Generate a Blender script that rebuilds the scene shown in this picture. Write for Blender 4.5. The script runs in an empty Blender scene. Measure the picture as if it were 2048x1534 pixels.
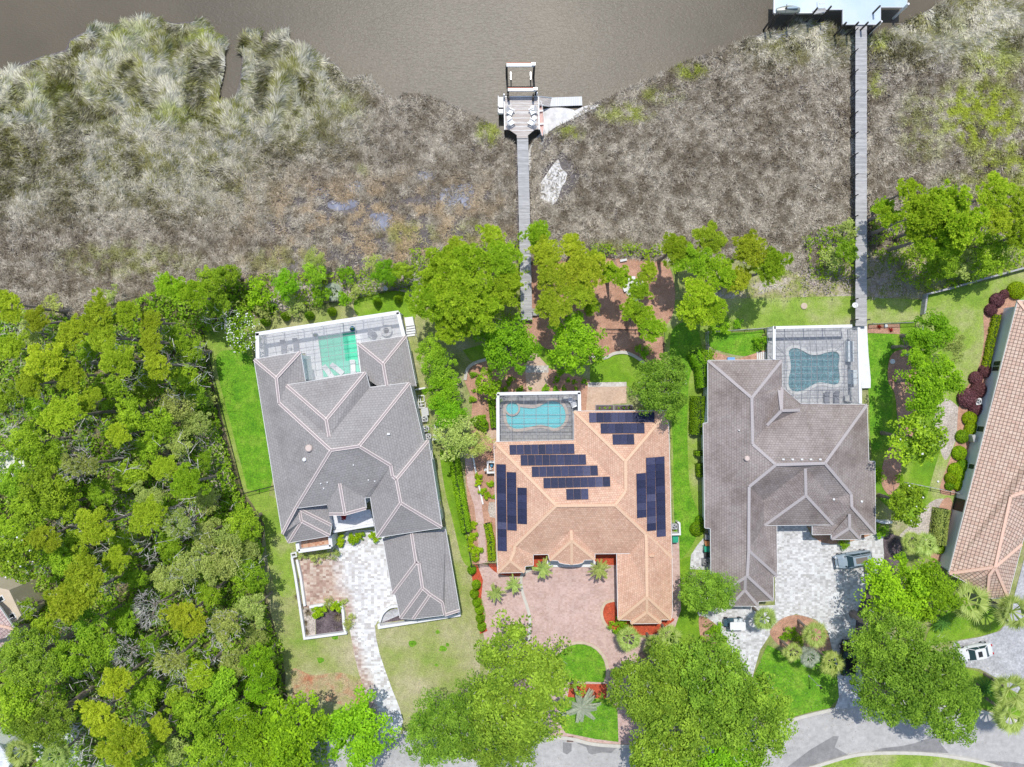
import bpy, math, random
import numpy as np
from mathutils import Vector, Matrix, geometry

# ---------------------------------------------------------------- camera, sky, sun, exposure
CH = 90.0                      # camera height in metres
S = 0.0655                     # metres per photo pixel (2048 wide) on the ground
scn = bpy.context.scene
cam_d = bpy.data.cameras.new("camera")
cam_d.sensor_width = 36.0
cam_d.lens = 36.0 * CH / (S * 2048)
cam_d.clip_end = 2000
cam = bpy.data.objects.new("camera", cam_d)
cam.location = (0, 0, CH)
scn.collection.objects.link(cam)
scn.camera = cam
SUN_EL, SUN_AZ = 66.0, 4.0     # azimuth from +Y (top of the photo) towards -X
w = bpy.data.worlds.new("World"); scn.world = w; w.use_nodes = True
nt = w.node_tree
sky = nt.nodes.new("ShaderNodeTexSky"); sky.sky_type = 'NISHITA'; sky.sun_disc = False
sky.sun_elevation = math.radians(SUN_EL); sky.sun_rotation = math.radians(-SUN_AZ)
nt.links.new(sky.outputs[0], nt.nodes["Background"].inputs[0])
nt.nodes["Background"].inputs[1].default_value = 0.15
sun_d = bpy.data.lights.new("sun", 'SUN'); sun_d.energy = 3.2; sun_d.angle = math.radians(0.55)
sun_d.color = (1.0, 0.965, 0.91)
sun = bpy.data.objects.new("sun", sun_d); scn.collection.objects.link(sun)
sd = Vector((-math.sin(math.radians(SUN_AZ)) * math.cos(math.radians(SUN_EL)),
             math.cos(math.radians(SUN_AZ)) * math.cos(math.radians(SUN_EL)), math.sin(math.radians(SUN_EL))))
sun.rotation_euler = sd.to_track_quat('Z', 'Y').to_euler()
scn.view_settings.view_transform = 'Standard'
scn.view_settings.look = 'None'
scn.view_settings.exposure = 0.12
scn.view_settings.gamma = 1.0
scn.cycles.max_bounces = 6
scn.cycles.transparent_max_bounces = 12

# ---------------------------------------------------------------- helpers
C = scn.collection
R = random.Random(7)
def W(px, py, z=0.0):
    """Real position of a thing seen at photo pixel (px, py) and standing z metres high."""
    k = S * (CH - z) / CH
    return Vector(((px - 1024) * k, (767 - py) * k, z))
def WL(pts, z=0.0): return [W(p[0], p[1], z) for p in pts]
def Z(ox, oy, s): return lambda X, Y: (ox + X / s, oy + Y / s)
z1 = Z(480, 600, 4.26); z2 = Z(480, 920, 4.26)
z3 = Z(900, 600, 4.09); z4 = Z(900, 900, 4.09)
z5 = Z(1350, 600, 4.09); z6 = Z(1350, 900, 4.09)

def tag(o, label=None, cat=None, group=None, kind=None):
    if label: o["label"] = label
    if cat: o["category"] = cat
    if group: o["group"] = group
    if kind: o["kind"] = kind
    return o
def thing(name, label, cat, loc=(0, 0, 0), rz=0.0, group=None, sc=1.0):
    o = bpy.data.objects.new(name, None); C.objects.link(o)
    o.location = loc; o.rotation_euler = (0, 0, rz); o.scale = (sc, sc, sc)
    o.empty_display_size = 0.3
    return tag(o, label, cat, group)
def objm(name, me, parent=None, loc=(0, 0, 0), rz=0.0, sc=(1, 1, 1)):
    o = bpy.data.objects.new(name, me); C.objects.link(o)
    o.parent = parent; o.location = loc; o.rotation_euler = (0, 0, rz); o.scale = sc
    return o

class MB:
    def __init__(s): s.v = []; s.f = []; s.uv = []; s.mi = []
    def poly(s, pts, uv=None, mi=0):
        b = len(s.v); s.v += [tuple(p) for p in pts]
        s.f.append(tuple(range(b, b + len(pts)))); s.mi.append(mi)
        s.uv.append(uv if uv else [(p[0], p[1]) for p in pts]); return s
    def prism(s, pts, z0, z1, mi=0, bottom=False):
        if sum(pts[i][0]*pts[(i+1) % len(pts)][1]-pts[(i+1) % len(pts)][0]*pts[i][1] for i in range(len(pts))) < 0:
            pts = pts[::-1]
        n = len(pts)
        s.poly([(p[0], p[1], z1) for p in pts], mi=mi)
        if bottom: s.poly([(p[0], p[1], z0) for p in pts[::-1]], mi=mi)
        for i in range(n):
            a, b = pts[i], pts[(i + 1) % n]
            l = math.hypot(b[0]-a[0], b[1]-a[1])
            s.poly([(a[0], a[1], z0), (b[0], b[1], z0), (b[0], b[1], z1), (a[0], a[1], z1)], [(0, 0), (l, 0), (l, z1-z0), (0, z1-z0)], mi)
        return s
    def box(s, c, sx, sy, z0, z1, rot=0.0, mi=0):
        cr, sr = math.cos(rot), math.sin(rot)
        p = [(c[0] + x*cr - y*sr, c[1] + x*sr + y*cr) for x, y in ((-sx/2, -sy/2), (sx/2, -sy/2), (sx/2, sy/2), (-sx/2, sy/2))]
        return s.prism(p, z0, z1, mi, True)
    def bar(s, a, b, wd, ht, mi=0):
        """beam with a flat top from a to b (top surface at the given points)"""
        a = Vector(a); b = Vector(b); d = b - a
        side = Vector((-d.y, d.x, 0))
        if side.length < 1e-6: side = Vector((1, 0, 0))
        side = side.normalized() * wd / 2
        up = d.cross(side).normalized() * ht
        if up.z < 0 or (abs(up.z) < 1e-6): up = -up
        if abs(up.z) < 1e-6: up = side.cross(d).normalized() * ht
        P = [a-side, b-side, b+side, a+side]; Q = [p-up for p in P]
        l = d.length
        s.poly([P[3], P[0], P[1], P[2]], [(0, -wd/2), (0, wd/2), (l, wd/2), (l, -wd/2)], mi)
        s.poly(Q[::1], mi=mi)
        for i in range(4): s.poly([Q[i], Q[(i+1) % 4], P[(i+1) % 4], P[i]], mi=mi)
        return s
    def tube(s, a, b, r0, r1=None, n=8, mi=0, cap=True):
        a = Vector(a); b = Vector(b); r1 = r0 if r1 is None else r1
        d = (b - a).normalized(); t = d.orthogonal().normalized(); u = d.cross(t)
        A = [a + (t*math.cos(2*math.pi*i/n) + u*math.sin(2*math.pi*i/n))*r0 for i in range(n)]
        B = [b + (t*math.cos(2*math.pi*i/n) + u*math.sin(2*math.pi*i/n))*r1 for i in range(n)]
        for i in range(n): s.poly([A[i], A[(i+1) % n], B[(i+1) % n], B[i]], mi=mi)
        if cap: s.poly(B, mi=mi); s.poly(A[::-1], mi=mi)
        return s
    def path(s, pts, rad, n=7, mi=0):
        for i in range(len(pts)-1): s.tube(pts[i], pts[i+1], rad[i], rad[i+1], n, mi)
        return s
    def blob(s, c, rx, ry, rz, n=12, m=7, mi=0, jit=0.0, zmin=-1.0):
        rr = random.Random(int(abs(c[0]*97+c[1]*31)*10) + n)
        ring = []
        for j in range(m + 1):
            ph = math.pi * j / m
            ring.append([Vector((c[0] + rx*math.sin(ph)*math.cos(2*math.pi*i/n)*(1+rr.uniform(-jit, jit)),
                                 c[1] + ry*math.sin(ph)*math.sin(2*math.pi*i/n)*(1+rr.uniform(-jit, jit)),
                                 c[2] + rz*max(zmin, math.cos(ph)))) for i in range(n)])
        for j in range(m):
            for i in range(n):
                s.poly([ring[j+1][i], ring[j+1][(i+1) % n], ring[j][(i+1) % n], ring[j][i]], mi=mi)
        return s
    def lathe(s, c, prof, n=16, mi=0):
        for (r0, h0), (r1, h1) in zip(prof, prof[1:]):
            for i in range(n):
                a, b = 2*math.pi*i/n, 2*math.pi*(i+1)/n
                s.poly([(c[0]+r0*math.cos(a), c[1]+r0*math.sin(a), c[2]+h0), (c[0]+r0*math.cos(b), c[1]+r0*math.sin(b), c[2]+h0),
                        (c[0]+r1*math.cos(b), c[1]+r1*math.sin(b), c[2]+h1), (c[0]+r1*math.cos(a), c[1]+r1*math.sin(a), c[2]+h1)], mi=mi)
        return s
    def mesh(s, name, mats, smooth=False, off=None):
        me = bpy.data.meshes.new(name)
        v = s.v if off is None else [(p[0]-off[0], p[1]-off[1], p[2]-off[2]) for p in s.v]
        me.from_pydata(v, [], s.f)
        ul = me.uv_layers.new(name="UVMap")
        flat = [c for face in s.uv for uv in face for c in uv]
        if len(flat) == 2*len(me.loops): ul.data.foreach_set("uv", flat)
        for m in (mats if isinstance(mats, (list, tuple)) else [mats]): me.materials.append(m)
        if any(s.mi): me.polygons.foreach_set("material_index", s.mi)
        if smooth: me.polygons.foreach_set("use_smooth", [True]*len(me.polygons))
        me.update(); return me
    def build(s, name, mats, parent=None, smooth=False):
        """links the mesh; vertices are given in world space and moved under the parent"""
        off = None
        if parent is not None:
            q = parent; off = Vector((0, 0, 0))
            while q is not None: off = off + q.location; q = q.parent
        return objm(name, s.mesh(name, mats, smooth, off), parent)

def np_quads(name, V, mat, cv=None, col=None, smooth=False, tri=False):
    k = 3 if tri else 4
    n = len(V) // k
    me = bpy.data.meshes.new(name)
    me.vertices.add(len(V)); me.vertices.foreach_set("co", np.ascontiguousarray(V, dtype=np.float32).ravel())
    me.loops.add(len(V)); me.loops.foreach_set("vertex_index", np.arange(len(V), dtype=np.int32))
    me.polygons.add(n); me.polygons.foreach_set("loop_start", np.arange(0, len(V), k, dtype=np.int32))
    me.polygons.foreach_set("loop_total", np.full(n, k, dtype=np.int32))
    if cv is not None:
        at = me.attributes.new("cv", 'FLOAT', 'POINT'); at.data.foreach_set("value", np.ascontiguousarray(cv, dtype=np.float32))
    if col is not None:
        at = me.attributes.new("Col", 'FLOAT_COLOR', 'POINT'); at.data.foreach_set("color", np.ascontiguousarray(col, dtype=np.float32).ravel())
    me.materials.append(mat); me.update(calc_edges=True); return me

def smooth_poly(pts, closed=True, n=6):
    out = []; N = len(pts)
    for i in range(N if closed else N-1):
        if closed: p0, p1, p2, p3 = pts[i-1], pts[i], pts[(i+1) % N], pts[(i+2) % N]
        else: p0, p1, p2, p3 = pts[max(i-1, 0)], pts[i], pts[i+1], pts[min(i+2, N-1)]
        for k in range(n):
            t = k/n
            out.append(tuple(0.5*((2*p1[a]) + (-p0[a]+p2[a])*t + (2*p0[a]-5*p1[a]+4*p2[a]-p3[a])*t*t + (-p0[a]+3*p1[a]-3*p2[a]+p3[a])*t**3) for a in (0, 1)))
    if not closed: out.append(tuple(pts[-1][:2]))
    return out
def area2(p): return sum(p[i][0]*p[(i+1) % len(p)][1]-p[(i+1) % len(p)][0]*p[i][1] for i in range(len(p)))
def offset_poly(p, d):
    """shrink (d>0) a polygon of world points"""
    if area2(p) < 0: p = p[::-1]
    n = len(p); out = []
    for i in range(n):
        a, b, c = Vector(p[i-1][:2]), Vector(p[i][:2]), Vector(p[(i+1) % n][:2])
        e1 = (b-a).normalized(); e2 = (c-b).normalized()
        n1 = Vector((-e1.y, e1.x)); n2 = Vector((-e2.y, e2.x))
        m = n1+n2
        if m.length < 1e-4: m = n1
        m = m.normalized(); k = d / max(0.35, m.dot(n1))
        out.append(b + m*k)
    return out
def inpoly(x, y, poly):
    res = np.zeros(len(x), bool); n = len(poly); j = n-1
    for i in range(n):
        xi, yi = poly[i][0], poly[i][1]; xj, yj = poly[j][0], poly[j][1]
        if yi != yj:
            c = ((yi > y) != (yj > y)) & (x < (xj-xi)*(y-yi)/(yj-yi)+xi); res ^= c
        j = i
    return res
def vnoise(x, y, sc, seed):
    rg = np.random.RandomState(seed); g = rg.rand(256, 256)
    u = x/sc + 1000; v = y/sc + 1000
    i = np.floor(u).astype(int); j = np.floor(v).astype(int); fu = u-i; fv = v-j
    fu = fu*fu*(3-2*fu); fv = fv*fv*(3-2*fv)
    a = g[i % 256, j % 256]; b = g[(i+1) % 256, j % 256]; c = g[i % 256, (j+1) % 256]; d = g[(i+1) % 256, (j+1) % 256]
    return (a*(1-fu)+b*fu)*(1-fv) + (c*(1-fu)+d*fu)*fv

# ---------------------------------------------------------------- materials
def newmat(name):
    m = bpy.data.materials.new(name); m.use_nodes = True
    return m, m.node_tree, m.node_tree.nodes["Principled BSDF"]
def rgba(c): return (c[0], c[1], c[2], 1.0)
def N(t, typ, **kw):
    n = t.nodes.new(typ)
    for k, v in kw.items():
        if k.startswith("_"): setattr(n, k[1:], v)
        else: n.inputs[k.replace("__", " ")].default_value = v
    return n
def ramp(t, src, stops):
    r = t.nodes.new("ShaderNodeValToRGB"); e = r.color_ramp.elements
    while len(e) < len(stops): e.new(0.5)
    for i, (p, c) in enumerate(stops): e[i].position = p; e[i].color = rgba(c)
    t.links.new(src, r.inputs[0]); return r.outputs[0]
def mixc(t, fac, a, b, mode='MIX'):
    m = t.nodes.new("ShaderNodeMix"); m.data_type = 'RGBA'; m.blend_type = mode
    for sock, val in ((m.inputs[0], fac), (m.inputs[6], a), (m.inputs[7], b)):
        if hasattr(val, "is_linked"): t.links.new(val, sock)
        elif isinstance(val, (int, float)): sock.default_value = val
        else: sock.default_value = rgba(val)
    return m.outputs[2]
def noise(t, scale, detail=3, co=None, rough=0.55):
    n = N(t, "ShaderNodeTexNoise", Scale=scale, Detail=detail, Roughness=rough)
    if co is None:
        g = t.nodes.new("ShaderNodeNewGeometry"); co = g.outputs["Position"]
    t.links.new(co, n.inputs["Vector"]); return n.outputs[0]
def bump(t, b, h, s, d=0.05):
    n = N(t, "ShaderNodeBump", Strength=s, Distance=d); t.links.new(h, n.inputs["Height"]); t.links.new(n.outputs[0], b.inputs["Normal"])
def plain(name, c, rough=0.6, metal=0.0, c2=None, sc=2.0, bp=0.0, detail=4):
    m, t, b = newmat(name); b.inputs["Base Color"].default_value = rgba(c)
    b.inputs["Roughness"].default_value = rough; b.inputs["Metallic"].default_value = metal
    if c2 is not None:
        n = noise(t, sc, detail)
        t.links.new(ramp(t, n, [(0.35, c), (0.65, c2)]), b.inputs["Base Color"])
        if bp: bump(t, b, n, bp)
    return m
def ground_mat(name, stops, scale, fine, fine_amt=0.35, bp=0.3, big=None, mid=0.16):
    """stops: colours over large noise; fine: scale of the small speckle"""
    m, t, b = newmat(name); b.inputs["Roughness"].default_value = 0.95
    n = noise(t, scale, 5, rough=0.6); f = noise(t, fine, 2, rough=0.7)
    c = ramp(t, n, stops)
    v = ramp(t, f, [(0.3, (1-fine_amt,)*3), (0.7, (1+fine_amt,)*3)])
    c = mixc(t, 1.0, c, v, 'MULTIPLY')
    g3_ = noise(t, 1.3, 4, rough=0.65); c = mixc(t, 1.0, c, ramp(t, g3_, [(0.32, (1-mid,)*3), (0.68, (1+mid*.8,)*3)]), 'MULTIPLY')
    t.links.new(c, b.inputs["Base Color"]); bump(t, b, f, bp, 0.08)
    return m
def leaf_mat(name, dark, light, trans=0.35, rough=0.5, tint=0.5, hue=0.022):
    m, t, b = newmat(name)
    g = t.nodes.new("ShaderNodeNewGeometry"); a = N(t, "ShaderNodeAttribute", _attribute_name="cv")
    oi = t.nodes.new("ShaderNodeObjectInfo")
    mm = N(t, "ShaderNodeMath", _operation='MULTIPLY_ADD'); t.links.new(g.outputs["Random Per Island"], mm.inputs[0]); mm.inputs[1].default_value = 0.5
    m2 = N(t, "ShaderNodeMath", _operation='MULTIPLY'); t.links.new(a.outputs["Fac"], m2.inputs[0]); m2.inputs[1].default_value = 0.55
    t.links.new(m2.outputs[0], mm.inputs[2])
    c = ramp(t, mm.outputs[0], [(0.12, dark), (0.92, light)])
    hs = t.nodes.new("ShaderNodeHueSaturation")
    mr = N(t, "ShaderNodeMapRange"); mr.inputs["To Min"].default_value = 0.86; mr.inputs["To Max"].default_value = 1.2
    t.links.new(oi.outputs["Random"], mr.inputs["Value"]); t.links.new(mr.outputs[0], hs.inputs["Value"])
    mh = N(t, "ShaderNodeMath", _operation='FRACT')
    mk = N(t, "ShaderNodeMath", _operation='MULTIPLY'); t.links.new(oi.outputs["Random"], mk.inputs[0]); mk.inputs[1].default_value = 7.31
    t.links.new(mk.outputs[0], mh.inputs[0])
    mr2 = N(t, "ShaderNodeMapRange"); mr2.inputs["To Min"].default_value = 0.5-hue/2; mr2.inputs["To Max"].default_value = 0.5+hue/2
    t.links.new(mh.outputs[0], mr2.inputs["Value"]); t.links.new(mr2.outputs[0], hs.inputs["Hue"])
    t.links.new(c, hs.inputs["Color"])
    t.links.new(hs.outputs[0], b.inputs["Base Color"]); b.inputs["Roughness"].default_value = rough
    b.inputs["Specular IOR Level"].default_value = 0.12
    tr = t.nodes.new("ShaderNodeBsdfTranslucent"); t.links.new(hs.outputs[0], tr.inputs[0])
    mx = N(t, "ShaderNodeMixShader"); mx.inputs[0].default_value = trans
    t.links.new(b.outputs[0], mx.inputs[1]); t.links.new(tr.outputs[0], mx.inputs[2])
    t.links.new(mx.outputs[0], t.nodes["Material Output"].inputs[0]); return m
def tile_mat(name, c1, c2, mortar, bw, rh, ms, off=0.5, stain=None, stsc=0.5, st0=0.45, st1=0.7, bp=0.4, rough=0.75):
    m, t, b = newmat(name); b.inputs["Roughness"].default_value = rough
    uv = t.nodes.new("ShaderNodeUVMap"); uv.uv_map = "UVMap"
    br = t.nodes.new("ShaderNodeTexBrick"); br.offset = off; br.offset_frequency = 2
    t.links.new(uv.outputs[0], br.inputs["Vector"])
    br.inputs["Color1"].default_value = rgba(c1); br.inputs["Color2"].default_value = rgba(c2); br.inputs["Mortar"].default_value = rgba(mortar)
    for k, v in (("Scale", 1.0), ("Mortar Size", ms), ("Mortar Smooth", 0.3), ("Bias", 0.0), ("Brick Width", bw), ("Row Height", rh)): br.inputs[k].default_value = v
    c = br.outputs[0]
    n2 = noise(t, 3.0, 3); c = mixc(t, 1.0, c, ramp(t, n2, [(0.3, (0.9,)*3), (0.7, (1.1,)*3)]), 'MULTIPLY')
    if stain:
        n = noise(t, stsc, 6, rough=0.7); f = ramp(t, n, [(st0, (0, 0, 0)), (st1, (1, 1, 1))])
        c = mixc(t, f, c, mixc(t, 1.0, c, stain, 'MULTIPLY'))
    t.links.new(c, b.inputs["Base Color"])
    inv = N(t, "ShaderNodeMath", _operation='SUBTRACT'); inv.inputs[0].default_value = 1.0; t.links.new(br.outputs["Fac"], inv.inputs[1])
    bump(t, b, inv.outputs[0], bp, 0.03); return m
def paver_mat(name, cols, bw=0.45, rh=0.3, mort=(0.3, 0.28, 0.26), big=None, bigs=0.15, b0=0.4, b1=0.6, ms=0.02):
    """pavers in world space; cols: list of colours picked per paver by cell noise"""
    m, t, b = newmat(name); b.inputs["Roughness"].default_value = 0.9
    g = t.nodes.new("ShaderNodeNewGeometry")
    sx = t.nodes.new("ShaderNodeVectorMath"); sx.operation = 'DIVIDE'; t.links.new(g.outputs["Position"], sx.inputs[0]); sx.inputs[1].default_value = (bw, rh, 1)
    fl = t.nodes.new("ShaderNodeVectorMath"); fl.operation = 'FLOOR'; t.links.new(sx.outputs[0], fl.inputs[0])
    wn = t.nodes.new("ShaderNodeTexWhiteNoise"); wn.noise_dimensions = '2D'; t.links.new(fl.outputs[0], wn.inputs["Vector"])
    k = len(cols)
    c = ramp(t, wn.outputs[0], [(i/(k-1)*0.9+0.05, cc) for i, cc in enumerate(cols)])
    n2 = noise(t, 0.6, 5); c = mixc(t, 1.0, c, ramp(t, n2, [(0.3, (0.88,)*3), (0.7, (1.1,)*3)]), 'MULTIPLY')
    n3 = noise(t, 9.0, 2); c = mixc(t, 1.0, c, ramp(t, n3, [(0.3, (0.9,)*3), (0.7, (1.1,)*3)]), 'MULTIPLY')
    t.links.new(c, b.inputs["Base Color"]); bump(t, b, n3, 0.15); m["_c"] = 1
    return m, t, b, c, wn
# ---------------------------------------------------------------- material table
M = {}
M['land'] = ground_mat("dry_ground", [(0.3, (0.17, 0.22, 0.05)), (0.5, (0.28, 0.31, 0.10)), (0.75, (0.40, 0.35, 0.24))], 0.35, 6.0)
M['forest'] = ground_mat("leaf_litter", [(0.3, (0.07, 0.075, 0.03)), (0.5, (0.14, 0.13, 0.06)), (0.75, (0.34, 0.26, 0.18))], 0.25, 5.0, 0.5)
M['lawn'] = ground_mat("green_lawn", [(0.3, (0.10, 0.24, 0.008)), (0.5, (0.17, 0.32, 0.012)), (0.75, (0.30, 0.38, 0.06))], 0.22, 7.0, 0.28)
M['lawn_lush'] = ground_mat("lush_lawn", [(0.28, (0.075, 0.23, 0.006)), (0.5, (0.13, 0.31, 0.010)), (0.72, (0.21, 0.36, 0.03))], 0.6, 5.0, 0.4, mid=0.22)
M['lawn_dry'] = ground_mat("dry_lawn", [(0.28, (0.18, 0.30, 0.03)), (0.45, (0.31, 0.34, 0.11)), (0.72, (0.47, 0.41, 0.27))], 0.16, 6.0, 0.3)
M['lawn_mix'] = ground_mat("patchy_lawn", [(0.3, (0.15, 0.28, 0.02)), (0.48, (0.25, 0.36, 0.05)), (0.72, (0.42, 0.40, 0.20))], 0.2, 6.0, 0.28)
M['rustgrass'] = ground_mat("rusty_leaf_litter", [(0.35, (0.34, 0.33, 0.12)), (0.5, (0.42, 0.33, 0.19)), (0.7, (0.45, 0.17, 0.09))], 0.5, 6.0, 0.4)
M['straw'] = ground_mat("pine_straw", [(0.3, (0.40, 0.215, 0.14)), (0.7, (0.54, 0.32, 0.225))], 0.6, 8.0, 0.3)
M['sand'] = ground_mat("pale_sand", [(0.3, (0.40, 0.34, 0.29)), (0.7, (0.55, 0.49, 0.43))], 0.5, 5.0, 0.35)
M['scrubmix'] = ground_mat("scrubby_sand", [(0.35, (0.20, 0.26, 0.04)), (0.5, (0.34, 0.31, 0.16)), (0.62, (0.47, 0.41, 0.35))], 0.5, 5.0, 0.4)
M['redmulch'] = ground_mat("red_mulch", [(0.3, (0.40, 0.055, 0.02)), (0.7, (0.56, 0.11, 0.05))], 0.8, 9.0, 0.4)
M['darkmulch'] = ground_mat("dark_mulch", [(0.3, (0.06, 0.045, 0.05)), (0.7, (0.18, 0.14, 0.15))], 0.8, 7.0, 0.5)
M['road'] = ground_mat("asphalt", [(0.3, (0.40, 0.39, 0.375)), (0.7, (0.50, 0.485, 0.465))], 0.12, 10.0, 0.08, 0.1)
M['darkroad'] = ground_mat("dark_asphalt", [(0.3, (0.22, 0.215, 0.215)), (0.7, (0.29, 0.285, 0.28))], 0.3, 10.0, 0.1, 0.1)
M['concrete'] = ground_mat("concrete", [(0.3, (0.50, 0.48, 0.44)), (0.7, (0.62, 0.59, 0.54))], 0.8, 5.0, 0.1, 0.1)
M['greydrive'] = ground_mat("grey_drive", [(0.3, (0.36, 0.36, 0.37)), (0.7, (0.50, 0.50, 0.51))], 0.5, 4.0, 0.2, 0.1)
M['whitedrive'] = ground_mat("white_concrete", [(0.3, (0.55, 0.60, 0.66)), (0.7, (0.74, 0.75, 0.76))], 0.3, 4.0, 0.08, 0.1)
M['marshmud'] = ground_mat("marsh_mud", [(0.3, (0.10, 0.085, 0.085)), (0.6, (0.17, 0.15, 0.14)), (0.8, (0.26, 0.23, 0.22))], 0.3, 3.0, 0.35)
M['whitesand'] = ground_mat("white_sand", [(0.3, (0.60, 0.58, 0.55)), (0.7, (0.78, 0.77, 0.75))], 0.5, 3.0, 0.06, 0.1)
m, t, b = newmat("river_water")
b.inputs["Roughness"].default_value = 0.42; b.inputs["Specular IOR Level"].default_value = 0.35
t.links.new(ramp(t, noise(t, 0.03, 5), [(0.35, (0.085, 0.069, 0.045)), (0.65, (0.14, 0.115, 0.078))]), b.inputs["Base Color"])
g = t.nodes.new("ShaderNodeNewGeometry"); wv = N(t, "ShaderNodeTexNoise", Scale=2.6, Detail=3); wv.inputs["Distortion"].default_value = 1.2
mp = t.nodes.new("ShaderNodeMapping"); mp.inputs["Scale"].default_value = (0.7, 1.6, 1); mp.inputs["Rotation"].default_value = (0, 0, 0.4)
t.links.new(g.outputs["Position"], mp.inputs[0]); t.links.new(mp.outputs[0], wv.inputs["Vector"]); bump(t, b, wv.outputs[0], 0.18, 0.2)
M['river'] = m
def water_mat(name, tint, rough=0.05, bscale=3.0, bs=0.3):
    m, t, b = newmat(name); b.inputs["Base Color"].default_value = rgba(tint); b.inputs["Roughness"].default_value = rough
    tr = t.nodes.new("ShaderNodeBsdfTransparent"); tr.inputs[0].default_value = rgba(tint)
    mx = N(t, "ShaderNodeMixShader"); mx.inputs[0].default_value = 0.2
    t.links.new(tr.outputs[0], mx.inputs[1]); t.links.new(b.outputs[0], mx.inputs[2]); t.links.new(mx.outputs[0], t.nodes["Material Output"].inputs[0])
    bump(t, b, noise(t, bscale, 3), bs, 0.1); return m
M['pool_turq'] = water_mat("turquoise_pool_water", (0.50, 0.90, 0.92))
M['pool_green'] = water_mat("green_pool_water", (0.42, 0.95, 0.80))
M['pool_slate'] = water_mat("slate_blue_pool_water", (0.5, 0.72, 0.76), 0.03, 2.0, 0.5)
M['plaster_turq'] = plain("turquoise_pool_plaster", (0.46, 0.76, 0.80), 0.6, c2=(0.54, 0.82, 0.85), sc=1.2)
M['plaster_green'] = plain("green_pool_plaster", (0.35, 0.68, 0.55), 0.6, c2=(0.45, 0.75, 0.62), sc=1.2)
m, t, b = newmat("slate_pool_painted_caustics")     # caustic light painted into the floor colour: pale network over slate
vo = N(t, "ShaderNodeTexVoronoi", Scale=1.6); vo.feature = 'DISTANCE_TO_EDGE'
g = t.nodes.new("ShaderNodeNewGeometry"); nn = N(t, "ShaderNodeTexNoise", Scale=1.5, Detail=2); t.links.new(g.outputs["Position"], nn.inputs["Vector"])
ad = t.nodes.new("ShaderNodeVectorMath"); ad.operation = 'MULTIPLY_ADD'; t.links.new(nn.outputs["Color"], ad.inputs[0]); ad.inputs[1].default_value = (0.8, 0.8, 0); t.links.new(g.outputs["Position"], ad.inputs[2])
t.links.new(ad.outputs[0], vo.inputs["Vector"])
t.links.new(ramp(t, vo.outputs[0], [(0.015, (0.70, 0.80, 0.80)), (0.05, (0.17, 0.30, 0.33))]), b.inputs["Base Color"]); M['plaster_slate'] = m
M['white'] = plain("white_paint", (0.72, 0.72, 0.71), 0.5, c2=(0.78, 0.78, 0.77), sc=1.5)
M['fascia'] = plain("white_fascia", (0.70, 0.70, 0.69), 0.5)
M['stucco_w'] = plain("pale_blue_white_stucco", (0.74, 0.78, 0.79), 0.85, c2=(0.78, 0.80, 0.80), sc=1.0)
M['stucco_g'] = plain("grey_stucco", (0.62, 0.68, 0.71), 0.85, c2=(0.68, 0.73, 0.76), sc=0.8)
M['stucco_b'] = plain("beige_stucco", (0.55, 0.46, 0.34), 0.85, c2=(0.62, 0.52, 0.40), sc=0.8)
M['tileA'] = tile_mat("grey_flat_roof_tile", (0.315, 0.296, 0.285), (0.34, 0.321, 0.31), (0.20, 0.186, 0.178), 0.38, 0.32, 0.018, stain=(0.75, 0.73, 0.72), stsc=0.25, st0=0.5, st1=0.8)
M['tileB'] = tile_mat("salmon_roof_tile", (0.63, 0.38, 0.26), (0.72, 0.48, 0.345), (0.50, 0.29, 0.19), 0.30, 0.27, 0.022, stain=(0.85, 0.8, 0.8), stsc=0.4)
M['tileC'] = tile_mat("weathered_brown_roof_tile", (0.315, 0.268, 0.247), (0.355, 0.308, 0.287), (0.16, 0.13, 0.12), 0.36, 0.30, 0.018, stain=(0.52, 0.47, 0.45), stsc=0.3, st0=0.42, st1=0.75)
M['tileD'] = tile_mat("clay_grid_roof_tile", (0.56, 0.38, 0.29), (0.64, 0.48, 0.38), (0.20, 0.13, 0.10), 0.45, 0.42, 0.04, off=0.0, bp=0.8)
M['tileE'] = tile_mat("dusty_pink_roof_tile", (0.50, 0.36, 0.34), (0.58, 0.44, 0.41), (0.30, 0.20, 0.19), 0.35, 0.4, 0.05, off=0.0)
def cap_mat(name, mid, edge, a, half):
    m, t, b = newmat(name); b.inputs["Roughness"].default_value = 0.8
    uv = t.nodes.new("ShaderNodeUVMap"); uv.uv_map = "UVMap"; sx = t.nodes.new("ShaderNodeSeparateXYZ"); t.links.new(uv.outputs[0], sx.inputs[0])
    ab = N(t, "ShaderNodeMath", _operation='ABSOLUTE'); t.links.new(sx.outputs[1], ab.inputs[0])
    gt = N(t, "ShaderNodeMath", _operation='GREATER_THAN'); t.links.new(ab.outputs[0], gt.inputs[0]); gt.inputs[1].default_value = half*a
    fr = N(t, "ShaderNodeMath", _operation='FRACT'); ml = N(t, "ShaderNodeMath", _operation='MULTIPLY'); t.links.new(sx.outputs[0], ml.inputs[0]); ml.inputs[1].default_value = 2.4
    t.links.new(ml.outputs[0], fr.inputs[0])
    c = mixc(t, gt.outputs[0], mixc(t, 1.0, mid, ramp(t, fr.outputs[0], [(0.0, (0.75,)*3), (0.12, (1.0,)*3)]), 'MULTIPLY'), edge)
    t.links.new(c, b.inputs["Base Color"]); return m
M['capA'] = cap_mat("grey_ridge_tile_in_white_mortar", (0.36, 0.31, 0.30), (0.84, 0.72, 0.67), 0.52, 0.23)
M['capB'] = cap_mat("salmon_ridge_tile", (0.72, 0.49, 0.33), (0.66, 0.42, 0.28), 0.8, 0.2)
M['capC'] = cap_mat("grey_brown_ridge_tile", (0.43, 0.39, 0.385), (0.40, 0.36, 0.355), 0.8, 0.2)
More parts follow.
